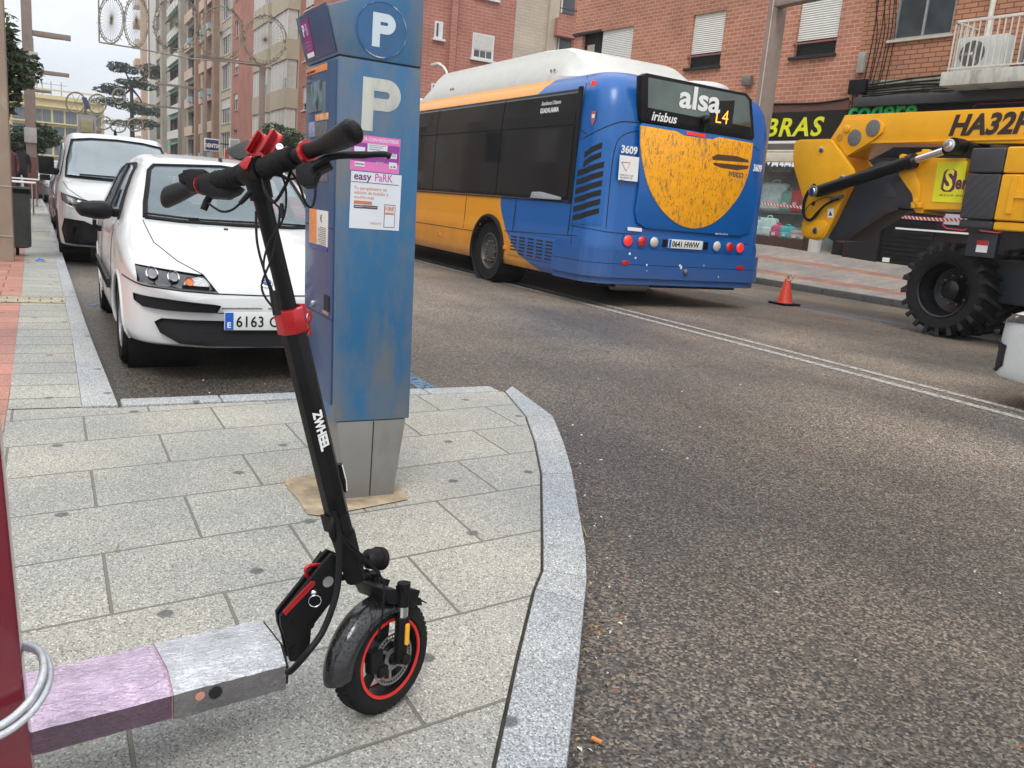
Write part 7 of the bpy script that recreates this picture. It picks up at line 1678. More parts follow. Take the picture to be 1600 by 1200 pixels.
s_, z_ = WH.uv(1386, 406); WH.part('door_label', s_ - .09, s_ + .09, z_ - .05, z_ + .05, .045, .05, M_wht, I)
s_, z_ = WH.uv(1420, 358); WH.part('white_rail', s_ - 1.6, s_ + .3, z_ - .02, z_ + .02, .02, .05, M_wht, I)
q = WH.P(*WH.uv(1325, 182, .05), .05); text('codere', .62, mat('green letters', (.01, .42, .08), .4), q - Vector((0, 0, .10)), -WH.d, (0, 0, 1), I, ext=.03, bold=.012, sx=1.0)
def redline(pts):
    mb = MB(); mb.tube([WH.P(*WH.uv(*p), .03) for p in pts], .014, 6); mb.build('sign_outline', mat('red line', (.5, .04, .05), .4), I)
redline([(1478, 330), (1474, 352), (1480, 357), (1508, 360), (1514, 356)]); redline([(1527, 356), (1535, 361), (1560, 364), (1580, 358)]); redline([(1522, 168), (1528, 163), (1600, 160)])
wh2 = rect(WH, (1478, 334), (1500, 352)); WH.part('poster', *wh2, .005, .02, mat('pale poster', (.45, .46, .5), .6), I)
# balcony with AC unit
sb = [WH.uv(1480, 120, 1.0)[0]]
bo = .95; sE = WH.uv(1468, 130, bo)[0]; zB1 = WH.uv(1480, 112, bo)[1]; zB0 = WH.uv(1475, 134, bo)[1]
bal = WH.part('balcony_slab', sR + 2, sE, zB0, zB1, .0, bo, mat('stained white slab', (.52, .52, .46), .7, dirt=((.25, .22, .16), .5, .72), dscale=3), I, .01)
zR = WH.uv(1500, 33, bo - .05)[1]; M_rail = mat('white railing', (.62, .58, .50), .5, var=.1, dirt=((.25, .13, .08), .62, .7), dscale=9)
mb = MB(); WH.box(mb, sR + 2, sE - .08, zR - .03, zR + .02, bo - .09, bo - .05); WH.box(mb, sE - .12, sE - .08, zR - .03, zR + .02, 0, bo - .05); WH.box(mb, sR + 2, sE - .08, zB1 + .05, zB1 + .08, bo - .09, bo - .05); rl = mb.build('railing', M_rail, bal)
k = 0
while k < 34:
    s = sE - .10 - k * .125; WH.part('baluster', s - .011, s + .011, zB1 + (.0 if k % 7 == 0 else .05), zR - .03, bo - .082, bo - .058, M_rail, rl); k += 1
for k in range(6): o_ = .1 + k * .13; WH.part('baluster', sE - .11, sE - .09, zB1, zR - .03, o_, o_ + .02, M_rail, rl)
sA, zA = WH.uv(1505, 105, .45); ac = thing('air_conditioner', 'white air conditioner outdoor unit with round grey fan behind the balcony railing', 'air conditioner', WH.P(sA - .45, zB1, .4))
a0 = WH.uv(1497, 70, .5)[0]; a1 = a0 - 1.02; acm = mat('ac white', (.56, .58, .56), .5, var=.05)
bx_ = WH.part('casing', a1, a0, zB1 + .06, zB1 + .74, .22, .55, acm, ac, .02)
mb = MB(); cF = WH.P(a0 - .36, zB1 + .40, .553); mb.lathe([(0, 0), (.26, 0), (.26, .008), (0, .008)], cF, WH.n, 28); fan = mb.build('fan_grille', mat('fan grey', (.10, .10, .10), .6), ac)
mb = MB(); [mb.obox(cF + WH.n * .012 + (WH.d * math.cos(t) + Vector((0, 0, 1)) * math.sin(t)) * .13, (WH.d * math.cos(t) + Vector((0, 0, 1)) * math.sin(t)) * .11, (WH.d * -math.sin(t) + Vector((0, 0, 1)) * math.cos(t)) * .03, WH.n * .003) for t in (0, 2.1, 4.2)]; mb.build('fan_blades', mat('blade grey', (.22, .22, .22), .5), fan)
mb = MB(); mb.lathe([(0, 0), (.03, .004), (0, .008)], cF + WH.n * .016, WH.n, 12); mb.build('fan_hub', M_wht, fan)
for s in (a0 - .15, a1 + .15): WH.part('foot', s - .03, s + .03, zB1, zB1 + .06, .25, .5, M_dfr, ac)
# drainpipe, cables, junction boxes
sp_ = WH.uv(1545, 40, .1)[0]; mb = MB(); mb.tube([WH.P(sp_, zB1 + .7, .1), WH.P(sp_, 12.5, .1)], .055, 10); tag(mb.build('drainpipe', mat('ivory pipe', (.62, .60, .52), .5), smooth=50), 'ivory drainpipe running up the orange brick wall above the balcony', 'drainpipe')
rr = random.Random(9)
for k in range(7):
    s = sC - .25 - .09 * k; mb = MB(); mb.tube(bez([WH.P(s + rr.uniform(-.05, .05), zI - .1 + rr.uniform(-.2, .1), .03), WH.P(s - .08, zI + 1, .03), WH.P(s + rr.uniform(-.06, .12), zI + 2.4, .03), WH.P(s + rr.uniform(-.1, .2), 12, .03)], 6), .010, 5); mb.build('facade_cable', M_black, I)
for k in range(8):
    z = zI - .02 - .05 * k; mb = MB(); mb.tube(bez([WH.P(sC - .3, z - .1, .04), WH.P(sC - 1.6, z + rr.uniform(-.08, .08), .05), WH.P(sC - 3.2, z - rr.uniform(-.02, .16), .05), WH.P(sE - .1, zI - .15 + rr.uniform(-.1, .1), .05)], 6), .014 if k > 2 else .022, 5); mb.build('facade_cable', M_black, I)
s, z = WH.uv(1345, 137); tag(WH.part('junction_box', s - .22, s + .24, z - .16, z + .17, .04, .16, M_black, None, .02), 'black junction box full of cables at the joint of the two brick buildings', 'junction box')
s, z = WH.uv(1349, 100); tag(WH.part('meter_box', s - .08, s + .10, z - .22, z + .26, .0, .12, mat('grey box', (.30, .29, .25), .5), None, .02), 'grey rectangular box on the wall above the black junction box', 'wall box')
s, z = WH.uv(1173, 127); al = thing('wall_floodlight', 'small grey floodlight on the red brick wall left of the tall brown post', 'floodlight', WH.P(s, z, .1)); WH.part('housing', s - .14, s + .14, z - .14, z + .12, .06, .22, M_dsteel, al, .02); WH.part('bracket', s - .03, s + .03, z - .05, z + .05, 0, .07, M_dfr, al)
# --- generic street block builder
def block(name, label, W, s0, s1, z1_, wallm, cols, floors, z0_=0.0, fh=3.0, zf=3.6, body=10, kinds=None, gm=None, group=None, group_done=None):
    b = thing(name, label, 'building', W.P((s0 + s1) / 2, z0_), group=group); holes = []; todo = []
    for fl in range(floors):
        zb_ = zf + fl * fh
        for (c0, c1, kd) in cols:
            if kd == 'win': h = (c0, c1, zb_ + .9, zb_ + 2.3)
            elif kd == 'shut': h = (c0, c1, zb_ + .8, zb_ + 2.3)
            elif kd in ('balc', 'awn'): h = (c0, c1, zb_ + .05, zb_ + 2.5)
            elif kd == 'bay': continue
            else: h = (c0, c1, zb_ + .3, zb_ + 2.5)
            if h[3] < z1_ - .2: holes.append(h); todo.append((h, kd, fl))
    W.skin('wall', s0, s1, z0_, z1_, holes, wallm, b, depth=.5 if any(k[2] in ('balc', 'awn') for k in cols) else .18, body=body)
    for h, kd, fl in todo:
        dp = .45 if kd in ('balc', 'awn') else .16
        if kd in ('win',): W.window(h, b, shut=(.0, .35, .55)[fl % 3], panes=2, gm=M_wglassf, depth=dp, sm=M_shutf, sill=M_beige)
        elif kd == 'shut': W.window(h, b, shut=(.95, .7, 1., .85)[fl % 4], panes=2, gm=M_wglassf, depth=dp, sm=M_shutf, sill=M_frame)
        elif kd == 'dark': W.window(h, b, shut=0, panes=3, fm=M_dfr, gm=gm or M_wglassf, depth=dp)
        elif kd == 'win3': W.window(h, b, shut=(0, .4, 0, .25)[fl % 4], panes=4, gm=M_wglassf, depth=dp, sm=M_shutf, sill=M_frame)
        else:
            W.window((h[0] + .1, h[1] - .1, h[2], h[3]), b, panes=3 if h[1] - h[0] > 2.5 else 2, fm=M_frame if kd == 'awn' else M_dfr, gm=M_wglassf, depth=dp)
            r = W.part('parapet', h[0] - .05, h[1] + .05, h[2] - .25, h[2] + .75, .35, .43, M_pinkc if kd == 'balc' else M_shutf, b); W.part('balcony_floor', h[0] - .05, h[1] + .05, h[2] - .25, h[2] - .05, -.4, .35, M_conc, b)
            if kd == 'awn': mb = MB(); mb.hexa([W.P(h[0], h[3] - .05, 0), W.P(h[1], h[3] - .05, 0), W.P(h[1], h[3] - .45, .7), W.P(h[0], h[3] - .45, .7), W.P(h[0], h[3], 0), W.P(h[1], h[3], 0), W.P(h[1], h[3] - .40, .7), W.P(h[0], h[3] - .40, .7)]); mb.build('awning', mat('green awning', (.02, .24, .16), .8), b)
            elif fl % 2 == 0: W.part('ac_unit', h[0] + .3, h[0] + 1.5, h[2] + .2, h[2] + .75, .44, .75, mat('pale blue unit', (.28, .40, .46), .6), b)
    return b
# the long row beyond the bus: one wall line at X = 14.6 seen between the left edge and the ticket machine
WR = Wall((14.6, 0), (0, 1, 0), (-1, 0, 0))
def sy(px, py=120): return WR.uv(px, py)[0]
# F (mostly hidden by the meter) red brick with shutters
F = block('apartment_building', 'red brick apartment block with small balconies right behind the ticket machine', WR, 47.0, sy(467), 25, BK3, [(sy(487) , sy(473), 'shut'), (48.5, 50.5, 'shut')], 6, zf=2.2)
# E cream with bays
sE1, sE0 = sy(408), sy(467); E_ = block('apartment_building', 'cream block with stacked white bay windows, left of the ticket machine', WR, sE0 + .01, sE1, 27, M_beige, [], 0)
for (a, b) in ((sy(466), sy(438)), (sy(434), sy(409))):
    for fl in range(8):
        zf_ = WR.uv(440, 152)[1] - 3.05 + fl * 3.05
        bay = WR.part('bay', a + .15, b - .25, zf_ - 1.0, zf_ + .25, .0, .75, M_beige, E_, .0)
        wv = WR.part('bay_window', a + .25, b - .35, zf_ + .26, zf_ + 2.04, .05, .66, M_shutf, bay); n = 4
        for k in range(n + 1): s = a + .25 + (b - .6 - a) * k / n; WR.part('mullion', s - .04, s + .04, zf_ + .26, zf_ + 2.04, .665, .70, M_frame, wv)
        if fl % 2: WR.part('open_pane', a + .5, a + 1.5, zf_ + .3, zf_ + .9, .663, .69, M_wglassf, wv)
# D red brick with blank gable strip
sD0, sD1 = sE1 + .01, sy(362); D_ = block('apartment_building', 'blank red brick wall just left of the cream bay windows', WR, sD0, sD1, 29, BK3, [(sy(372), sy(366), 'win')], 8, zf=3.3)
sK1 = sy(342); K_ = block('apartment_building', 'narrow block of beige panels and wide glazed loggias beside the blank brick wall', WR, sD1 + .01, sK1, 30, M_beige, [(sy(360), sy(346), 'win3')], 9, zf=3.0)
# C pinkish with balconies
sCc1 = sy(309); C_ = block('apartment_building', 'pinkish beige block with recessed balconies between brown pilasters', WR, sK1 + .01, sCc1, 31, M_pinkc, [(sy(338), sy(330), 'balc'), (sy(326), sy(317), 'balc')], 9, zf=2.9)
for px in (341, 328, 312): s = sy(px); WR.part('pilaster', s - .6, s + .6, 0, 31.4, .01, .5, M_brnp, C_)
# B grey beige with green awnings
sB1 = sy(254); B_ = block('apartment_building', 'grey beige block with green awnings and glazed balconies', WR, sCc1 + .01, sB1, 34, M_conc, [(sy(306), sy(294), 'balc'), (sy(284), sy(266), 'awn')], 10, zf=2.9, fh=3.05)
for px in (289, 259): s = sy(px); WR.part('pilaster', s - 1.0, s + 1.0, 0, 34.4, .01, .6, M_conc, B_)
# A tall, dark shutters
sA1 = sy(226); A_ = block('apartment_building', 'farthest tall block of the right-hand row, with dark shutters between pale strips', WR, sB1 + .01, sA1, 38, M_cream, [(sy(252), sy(244), 'dark'), (sy(240), sy(233), 'dark')], 12, zf=2.9)
for k, px in enumerate((242, 230)): s = sy(px); WR.part('pilaster', s - 1.2, s + 1.2, 0, 37, .01, .9, M_pinkc if k else M_frame, A_)
for fl in range(10): WR.part('terrace', sA1 - 3, sA1 + 1.5, 3 + fl * 3.0, 4 + fl * 3.0, .0, 1.6, (M_shutf, M_pinkc)[fl % 2], A_)
# G: red brick facing us beyond the bus, then beige, then red with balcony
WG = Wall((14.6, 42.0), (1, 0, 0), (0, -1, 0))
def gx(px, py=92): return WG.uv(px, py)[0]
g0, g1, g2, g3 = .02, gx(800), gx(866), gx(900) + 6
zG = WG.uv(752, 92)[1]
G_ = block('apartment_building', 'red brick block facing the camera above the front of the bus', WG, g0, g1, 24, BK3, [], 0)
for fl in range(4):
    for (pa, pb, nm) in ((736, 770, 'w'), (676, 689, 'n')):
        z1w = WG.uv(752, 53 if nm == 'w' else 46)[1] - 3.0 + 3.0 * fl; z0w = WG.uv(752, 93 if nm == 'w' else 73)[1] - 3.0 + 3.0 * fl
        W0 = (gx(pa), gx(pb)); f = WG.part('window', W0[0], W0[1], z0w, z1w, -.02, .03, M_frame, G_)
        if nm == 'w':
            WG.part('roller_shutter', W0[0] + .08, W0[1] - .08, z0w + (z1w - z0w) * .38, z1w - .05, .031, .05, M_shutf, f)
            for k in range(3): s = W0[0] + .1 + (W0[1] - W0[0] - .2) * k / 3; WG.part('pane', s + .03, s + (W0[1] - W0[0] - .2) / 3 - .03, z0w + .1, z0w + (z1w - z0w) * .34, .031, .045, M_wglassf, f)
        else: WG.part('pane', W0[0] + .1, W0[1] - .25, z0w + .1, z1w - .1, .031, .045, M_wglassf, f)
        WG.part('sill', W0[0] - .1, W0[1] + .12, z0w - .1, z0w - .002, 0, .16, M_frame, f)
WG.part('brick_pilaster', gx(699), gx(708), 0, 24, .003, .25, BK3, G_)
G2 = block('apartment_building', 'windowless beige brick wall between the two red brick blocks', WG, g1 + .01, g2, 23, BK4, [], 0)
WG.part('render_strip', gx(850), gx(865), 0, 23.2, .003, .2, M_beige, G2)
G3 = block('apartment_building', 'red brick block with grey windows and thin balcony rail above the bus roof', WG, g2 + .01, g3, 22, BK3, [], 0)
for z_a, z_b in ((WG.uv(885, 85)[1], WG.uv(885, 58)[1]), (WG.uv(885, 22)[1], WG.uv(885, -8)[1]), (WG.uv(885, -40)[1], WG.uv(885, -75)[1])): f = WG.part('window', gx(871), gx(890), z_a, z_b, -.01, .03, M_wglassf, G3); WG.part('window_frame', gx(871) - .08, gx(871), z_a, z_b, 0, .05, M_frame, f)
mb = MB(); zr_ = WG.uv(880, 17)[1]
for z in (zr_, zr_ - .5): mb.tube([WG.P(gx(861), z, .5), WG.P(gx(890), z, .5)], .03, 5)
mb.build('balcony_rail', M_dfr, G3); WG.part('balcony_wall', gx(859), gx(892), zr_ - 1.4, zr_ - .5, .04, .55, BK3, G3)
# yellow block at the end of the street
WY = Wall((-8, 185), (1, 0, 0), (0, -1, 0))
def yx(px, py=200): return WY.uv(px, py)[0]
zY = WY.uv(90, 152)[1]
Y_ = block('apartment_building', 'yellow block with long rows of dark balconies closing the end of the street', WY, yx(8) - 6, yx(163), zY, M_yelr, [(yx(a), yx(b), 'dark') for a, b in ((20, 40), (56, 66), (67, 80), (84, 100), (103, 120), (124, 140), (143, 158))], 6, zf=-.2, fh=2.95, body=14, gm=mat('far hazed glass', (.13, .16, .19), .3, var=.4))  # glass colour lightened and blued to paint in distance haze
WY.part('cornice', yx(8) - 6, yx(164), zY - .5, zY + .2, .01, .5, mat('pale yellow trim', (.62, .52, .28), .8), Y_)
for fl in range(6): WY.part('balcony_band', yx(18), yx(160), -.2 + fl * 2.95 + .02, -.2 + fl * 2.95 + .26, .01, .7, mat('pale yellow trim', (.62, .52, .28), .8), Y_)
for px in (60, 68, 82, 98): s = yx(px); mb = MB(); mb.tube([WY.P(s, zY, -3), WY.P(s, zY + (6 if px == 68 else 3), -3)], .07, 5); mb.tube([WY.P(s - 1, zY + 2.4, -3), WY.P(s + 1, zY + 2.4, -3)], .04, 4); mb.build('roof_aerial', M_dsteel, Y_)
mb = MB(); mb.add([(-60, 200, 0), (80, 200, 0), (80, 260, 0), (-60, 260, 0)], [(0, 1, 2, 3)], 0)
# left-hand row (outside the picture, seen only in reflections)
WL = Wall((-7.5, 20), (0, 1, 0), (1, 0, 0))
for i, (a, b, m, h_) in enumerate(((0, 24, M_conc, 17), (24.02, 50, M_cream, 20), (50.02, 78, BK4, 16))):
    bl_ = thing('apartment_building', ('grey rendered', 'cream rendered', 'beige brick')[i] + ' block on the left-hand pavement, outside the picture', 'building', WL.P((a + b) / 2, 0))
    WL.skin('wall', a, b, 0, h_, [], m, bl_, body=8)
    for fl in range(5):
        for k in range(4): s = a + 3 + k * 5.5; WL.part('window', s, s + 1.8, 4 + fl * 3, 5.5 + fl * 3, -.02, .03, (M_shutf, M_wglassf)[(fl + k) % 2], bl_)
for k in range(16): z = .55 + k * .10; WH.part('shutter_slat', sh_[0] - .48, sC - 1.47, z, z + .012, .04, .048, M_black, I)
# ------------------------------------------------------------------ street furniture
TA = Vector((0, 0, 1))
def post_box(name, x, y, w, d, z0_, z1_, m, parent, bv=.012): mb = MB(); mb.box((x - w / 2, y - d / 2, z0_), (x + w / 2, y + d / 2, z1_)); return mb.build(name, m, parent, bevel=bv)
def lamp(label, x, y, w, h_, arms, zr=0.0, z0_=ZP, group='tall square street lamps', arm_len=1.4, sgn=1):
    t = thing('street_lamp', label, 'street lamp', (x, y, z0_), group=group)
    if zr: post_box('lower_post', x, y, w * 1.12, w * 1.12, z0_, zr, M_rust, t)
    p = post_box('post', x, y, w, w, (zr + .005) if zr else z0_, h_, M_taupe, t)
    for za, l in arms:
        mb = MB(); mb.box((min(x + sgn * w / 2, x + sgn * l), y - .10, za), (max(x + sgn * w / 2, x + sgn * l), y + .10, za + .16)); a = mb.build('lamp_arm', M_taupe, t, bevel=.01)
        mb = MB(); mb.box((x + sgn * l * .45 - .3, y - .07, za - .012), (x + sgn * l * .45 + .3, y + .07, za - .003)); mb.build('diffuser', mat('lamp diffuser', (.35, .35, .33), .4), a)
    return t
# left lamps
pL = onz(50, 304, ZP); yl = 33.0; xl = ony(50, 260, yl).x
z1a = ony(48, 55, yl).z; z1b = ony(60, 115, yl).z; zru = ony(50, 246, yl).z
L1 = lamp('brown and taupe street lamp on the left pavement with a rectangular plate on it', xl, yl, .30, 9.5, [(z1a, 1.25)], zr=zru)
s0 = ony(38, 222, yl - .3); s1 = ony(57, 200, yl - .3); mb = MB(); mb.box((s0.x, yl - .22, s0.z), (s1.x, yl - .17, s1.z)); tag(mb.build('blank_plate', mat('grey plate', (.42, .42, .40), .5), bevel=.01), 'pale grey rectangular plate fixed across the brown street lamp', 'plate')
c = ony(52, 91, yl - .3); cm = thing('camera_box', 'off-white camera housing hanging on the left street lamp', 'camera', (c.x, yl - .3, c.z)); mb = MB(); mb.box((c.x - .12, yl - .5, c.z - .16), (c.x + .14, yl - .15, c.z + .18)); mb.build('housing', mat('off white box', (.48, .46, .40), .5), cm, bevel=.03); mb = MB(); mb.lathe([(0, -.28), (.09, -.25), (.09, -.16), (0, -.16)], (c.x, yl - .33, c.z), (0, 0, 1), 14); mb.build('lens_dome', M_dfr, cm, smooth=40)
x2 = ony(54, 240, 44).x; lamp('second taupe street lamp down the left pavement, just behind the brown one', x2, 44, .22, ony(54, 60, 44).z, [(ony(60, 115, 44).z, 1.45)])
x3 = ony(55, 240, 62).x; lamp('third and thinnest street lamp down the left pavement', x3, 62, .20, ony(54, 140, 62).z, [(ony(60, 144, 62).z, 1.0)])
# near pillar with bin
pr = ony(23, 408, 11.9); np_ = thing('street_lamp', 'broad beige-brown lamp post at the left edge with a bin hanging beside it', 'street lamp', (pr.x - .18, 11.9, ZP), group='tall square street lamps')
M_np = mat('weathered beige steel', (.30, .235, .175), .7, var=.12, scale=3, dirt=((.42, .37, .30), .58, .75), dscale=5)
post_box('post', pr.x - .18, 11.9, .36, .36, ZP, 8.0, M_np, np_); mb = MB(); mb.box((pr.x - .37, 11.71, 1.0), (pr.x + .005, 11.715, 1.012)); mb.box((pr.x - .37, 11.71, .42), (pr.x + .005, 11.715, .432)); mb.build('seam', mat('pale joint', (.4, .36, .3), .8), np_)
bn0, bn1 = ony(22, 386, 12.6), ony(37, 292, 12.6)
bin_ = thing('litter_bin', 'dark grey litter bin beside the broad beige lamp post', 'litter bin', ((bn0.x + bn1.x) / 2, 12.6, bn0.z)); mb = MB(); cxb = (bn0.x + bn1.x) / 2 - .03; mb.lathe([(.13, 0), (.16, .02), (.17, (bn1.z - bn0.z) * .92), (.15, (bn1.z - bn0.z) * .92), (.14, .3)], (cxb, 12.6, bn0.z), (0, 0, 1), 20); mb.build('bin_body', mat('dark green grey', (.055, .06, .055), .6, var=.2), bin_, smooth=40); mb = MB(); mb.lathe([(.18, (bn1.z - bn0.z) * .90), (.185, (bn1.z - bn0.z) * .97), (.15, (bn1.z - bn0.z))], (cxb, 12.6, bn0.z), (0, 0, 1), 20); mb.build('bin_rim', M_black, bin_, smooth=40); mb = MB(); mb.box((cxb - .02, 12.58, ZP), (cxb + .02, 12.62, bn0.z + .05)); mb.build('bin_post', M_black, bin_)
# lamps on the far side
DR = 13.4; pR = onx(1192, 180, DR); wR = .27
tR = thing('street_lamp', 'tall taupe lamp post rising behind the right rear corner of the bus', 'street lamp', (DR, pR.y, ZP), group='tall square street lamps')
post_box('post', DR, pR.y, wR, wR, ZP, 9, M_taupe, tR); q = onx(1222, 8, DR); mb = MB(); mb.box((DR - .25, pR.y - 1.2, q.z - .08), (DR - .02, pR.y - wR / 2, q.z + .10)); mb.build('lamp_arm', M_taupe, tR, bevel=.01)
mb = MB(); mb.box((DR - wR / 2 - .004, pR.y - .012, ZP), (DR - wR / 2, pR.y + .012, 9)); mb.build('post_groove', mat('pale groove', (.62, .50, .40), .5), tR)
for px, y_top, lb_, sg_n in ((409, 100, 'taupe lamp post in front of the cream block, holding the end of the light arch', 0), (320, 138, 'taupe lamp post in front of the pinkish block, with an arm to the left', 1), (281, 168, 'slim farther lamp post in front of the grey beige block', 1)):
    X = 12.2; P = onx(px, 170, X); zt_ = onx(px, y_top, X).z; t = thing('street_lamp', lb_, 'street lamp', (X, P.y, ZP), group='tall square street lamps'); post_box('post', X, P.y, .34, .34, ZP, zt_, M_taupe, t)
    mb = MB(); mb.box((X - 4.0, P.y - .1, zt_ - .22), (X + .15, P.y + .1, zt_ - .02)); mb.build('lamp_arm', M_taupe, t, bevel=.01)
    if sg_n == 0: AY0, AZ0 = P.y, zt_
# curved white street light by the red brick block
P = onx(700, 118, 13.0); cl_ = thing('street_light', 'white curved street light peeping above the roof of the bus', 'street light', (13.0, P.y, ZP)); pts = [onx(px, py, 13.0) for px, py in ((699, 124), (697, 112), (692, 104), (684, 100))]; mb = MB(); mb.tube([Vector((13, P.y, ZP))] + [Vector((13, P.y + (pts[0].y - p.y) * -1, p.z)) for p in pts], .045, 8); mb.build('pole', M_frame, cl_, smooth=50); e = pts[-1]; mb = MB(); mb.obox(e + Vector((0, .15, 0)), (.10, 0, 0), (0, .28, 0), (0, 0, .05)); mb.build('lamp_head', M_frame, cl_, bevel=.02)
# traffic cone
cn = onz(1225, 476, 0.0); cone = thing('traffic_cone', 'small orange-red traffic cone with tape round its tip, standing on the blue line', 'traffic cone', (cn.x, cn.y, 0))
M_cone = mat('cone orange red', (.80, .07, .03), .45, var=.1, dirt=((.25, .06, .04), .6, .85), dscale=12)
mb = MB(); mb.lathe([(.135, .035), (.13, .05), (.118, .08), (.045, .44), (.035, .45), (0, .45)], (cn.x, cn.y, 0), (0, 0, 1), 28); cb_ = mb.build('cone_body', M_cone, cone, smooth=50)
mb = MB(); mb.box((cn.x - .19, cn.y - .19, .004), (cn.x + .19, cn.y + .19, .036)); mb.build('cone_base', M_black, cone, bevel=.02)
mb = MB(); mb.tube(bez([(cn.x - .05, cn.y - .03, .41), (cn.x + .05, cn.y - .05, .43), (cn.x + .06, cn.y + .03, .45), (cn.x, cn.y, .49), (cn.x + .02, cn.y - .02, .52), (cn.x + .08, cn.y - .05, .45)], 5), .015, 6); mb.build('tape_wrap', mat('white tape', (.65, .55, .50), .6, var=.3, scale=60), cone)
# barrier tape in front of the shops
def tape(name, A, B, label, sag=.04):
    t = thing(name, label, 'barrier tape', A.lerp(B, .5)); N = 46; M2 = [mat('tape white', (.70, .68, .66), .5), mat('tape red', (.62, .03, .05), .5)]; mb = MB(); pv = None
    for k in range(N + 1):
        f = k / N; p = A.lerp(B, f) - Vector((0, 0, sag * 4 * f * (1 - f))); tw = .25 * math.sin(f * 9); dn = Vector((math.sin(tw) * .3, 0, -math.cos(tw))) * .055; sk = (B - A).normalized() * .05
        cur = (p, p + dn + sk)
        if pv: mb.add([pv[0], cur[0], cur[1], pv[1], pv[0] + Vector((.002, 0, 0)), cur[0] + Vector((.002, 0, 0)), cur[1] + Vector((.002, 0, 0)), pv[1] + Vector((.002, 0, 0))], [(0, 1, 2, 3), (7, 6, 5, 4)], k % 2)
        pv = cur
    mb.build('tape_strip', M2, t); return t
tape('barrier_tape', onx(1150, 312, 14.6), onx(1262, 323, 14.6), 'red and white barrier tape in front of the bag shop window', .0)
tape('barrier_tape', onx(1370, 331, 13.0), onx(1510, 341, 13.0), 'red and white barrier tape beneath the yellow lift, before the black shutter', .03)
# shop signs down the street
def sign(px0, py0, px1, py1, X, label, mcol, txt=None, tcol=None):
    a = onx(px0, py0, X); b = onx(px1, py1, X); yb = (a.y + b.y) / 2
    A = ony(px0, py1, yb); B = ony(px1, py0, yb); t = thing('shop_sign', label, 'shop sign', (A.x, yb, A.z)); mb = MB(); mb.box((A.x, yb - .1, A.z), (B.x, yb + .1, B.z)); bd_ = mb.build('board', M_wht, t, bevel=.02)
    d = (B.x - A.x) * .07; mb = MB(); mb.box((A.x + d, yb - .12, A.z + d), (B.x - d, yb - .1, B.z - d)); f = mb.build('sign_face', mcol, t)
    mb = MB(); mb.box((B.x - .1, yb - .05, B.z - .4), (14.65, yb + .05, B.z - .3)); mb.build('sign_bracket', M_dfr, t)
    if txt: text(txt, (B.z - A.z) * .42, tcol or M_wht, ((A.x + B.x) / 2, yb - .125, A.z + (B.z - A.z) * .3), (1, 0, 0), (0, 0, 1), f, ext=.01, align='CENTER', bold=.02, sx=.8)
sign(319, 218, 343, 235, 12.6, 'square dark blue shop sign with white lettering, below the pinkish block', mat('sign navy', (.025, .03, .13), .4), 'DENTIX')
sign(358, 218, 374, 232, 12.8, 'pale grey shop sign right of the dark blue one', mat('sign grey', (.38, .40, .44), .5))
sign(350, 233, 358, 247, 12.8, 'small red shop sign under the red brick block', mat('sign red', (.5, .05, .05), .4))
sign(477, 219, 487, 232, 10.5, 'small blue square sign at the left side of the ticket machine', mat('sign blue', (.02, .16, .55), .4), 'P')
# low shop fronts band along the far row
fb = WR.part('ground_floor_fronts', 48, 150, .1, 2.7, .02, .35, mat('shop front mix', (.20, .18, .16), .6, var=.6, scale=.35), None); tag(fb, 'low grey-brown shop fronts along the foot of the far right-hand row', 'shop fronts')
# ------------------------------------------------------------------ Christmas light arch across the street
arch = thing('light_arch', 'wire Christmas light arch of large rings hung across the street', 'christmas lights', ((8), AY0, AZ0))
M_wire = mat('grey tinsel wire', (.30, .27, .21), .6, var=.3, scale=20); YA = AY0 - .5
def A_(px, py): return ony(px, py, YA)
def ring_(cx_, cy_, rx, ry, r=.034, spokes=34, nm='light_ring'):
    c = A_(cx_, cy_); u = A_(cx_ + rx, cy_) - c; w = A_(cx_, cy_ - ry) - c; w = Vector((w.x, 0, w.z)); mb = MB(); P = [c + u * math.cos(t / 32 * 2 * math.pi) + w * math.sin(t / 32 * 2 * math.pi) for t in range(33)]
    mb.tube(P, r, 5); P2 = [c + (p - c) * .88 for p in P]; mb.tube(P2, r * .6, 4); o = mb.build(nm, M_wire, arch)
    mb = MB()
    for k in range(spokes): a = 2 * math.pi * k / spokes; mb.tube([c, c + (u * math.cos(a) + w * math.sin(a)) * .95], .012, 3)
    mb.build('spokes', M_wire, o)
    mb = MB(); rr_ = random.Random(int(cx_))
    for k in range(60 if cx_ < 230 else 150): a = rr_.uniform(0, 6.28); q = c + (u * math.cos(a) + w * math.sin(a)) * rr_.uniform(.94, 1.03); d = Vector((rr_.uniform(-1, 1), rr_.uniform(-1, 1), rr_.uniform(-1, 1))) * .12; mb.tube([q - d, q + d], .018, 3)
    o2 = mb.build('tinsel', mat('green gold tinsel', (.16, .15, .08), .5, var=.5, scale=30), o); o2['kind'] = 'stuff'
for q in ((174, 31, 20, 37), (213, 34, 19, 41), (276, 38, 35, 44), (345, 52, 35, 42), (414, 62, 33, 38)): ring_(*q)
mb = MB(); 
for (a, b) in (((154, 0), (155, 66)), ((155, 66), (205, 74)), ((232, -20), (233, 120)), ((205, 74), (300, 92)), ((300, 92), (409, 101)), ((154, 0), (154, -40))): mb.tube([A_(*a), A_(*b)], .045, 5)
mb.build('arch_frame', M_wire, arch)
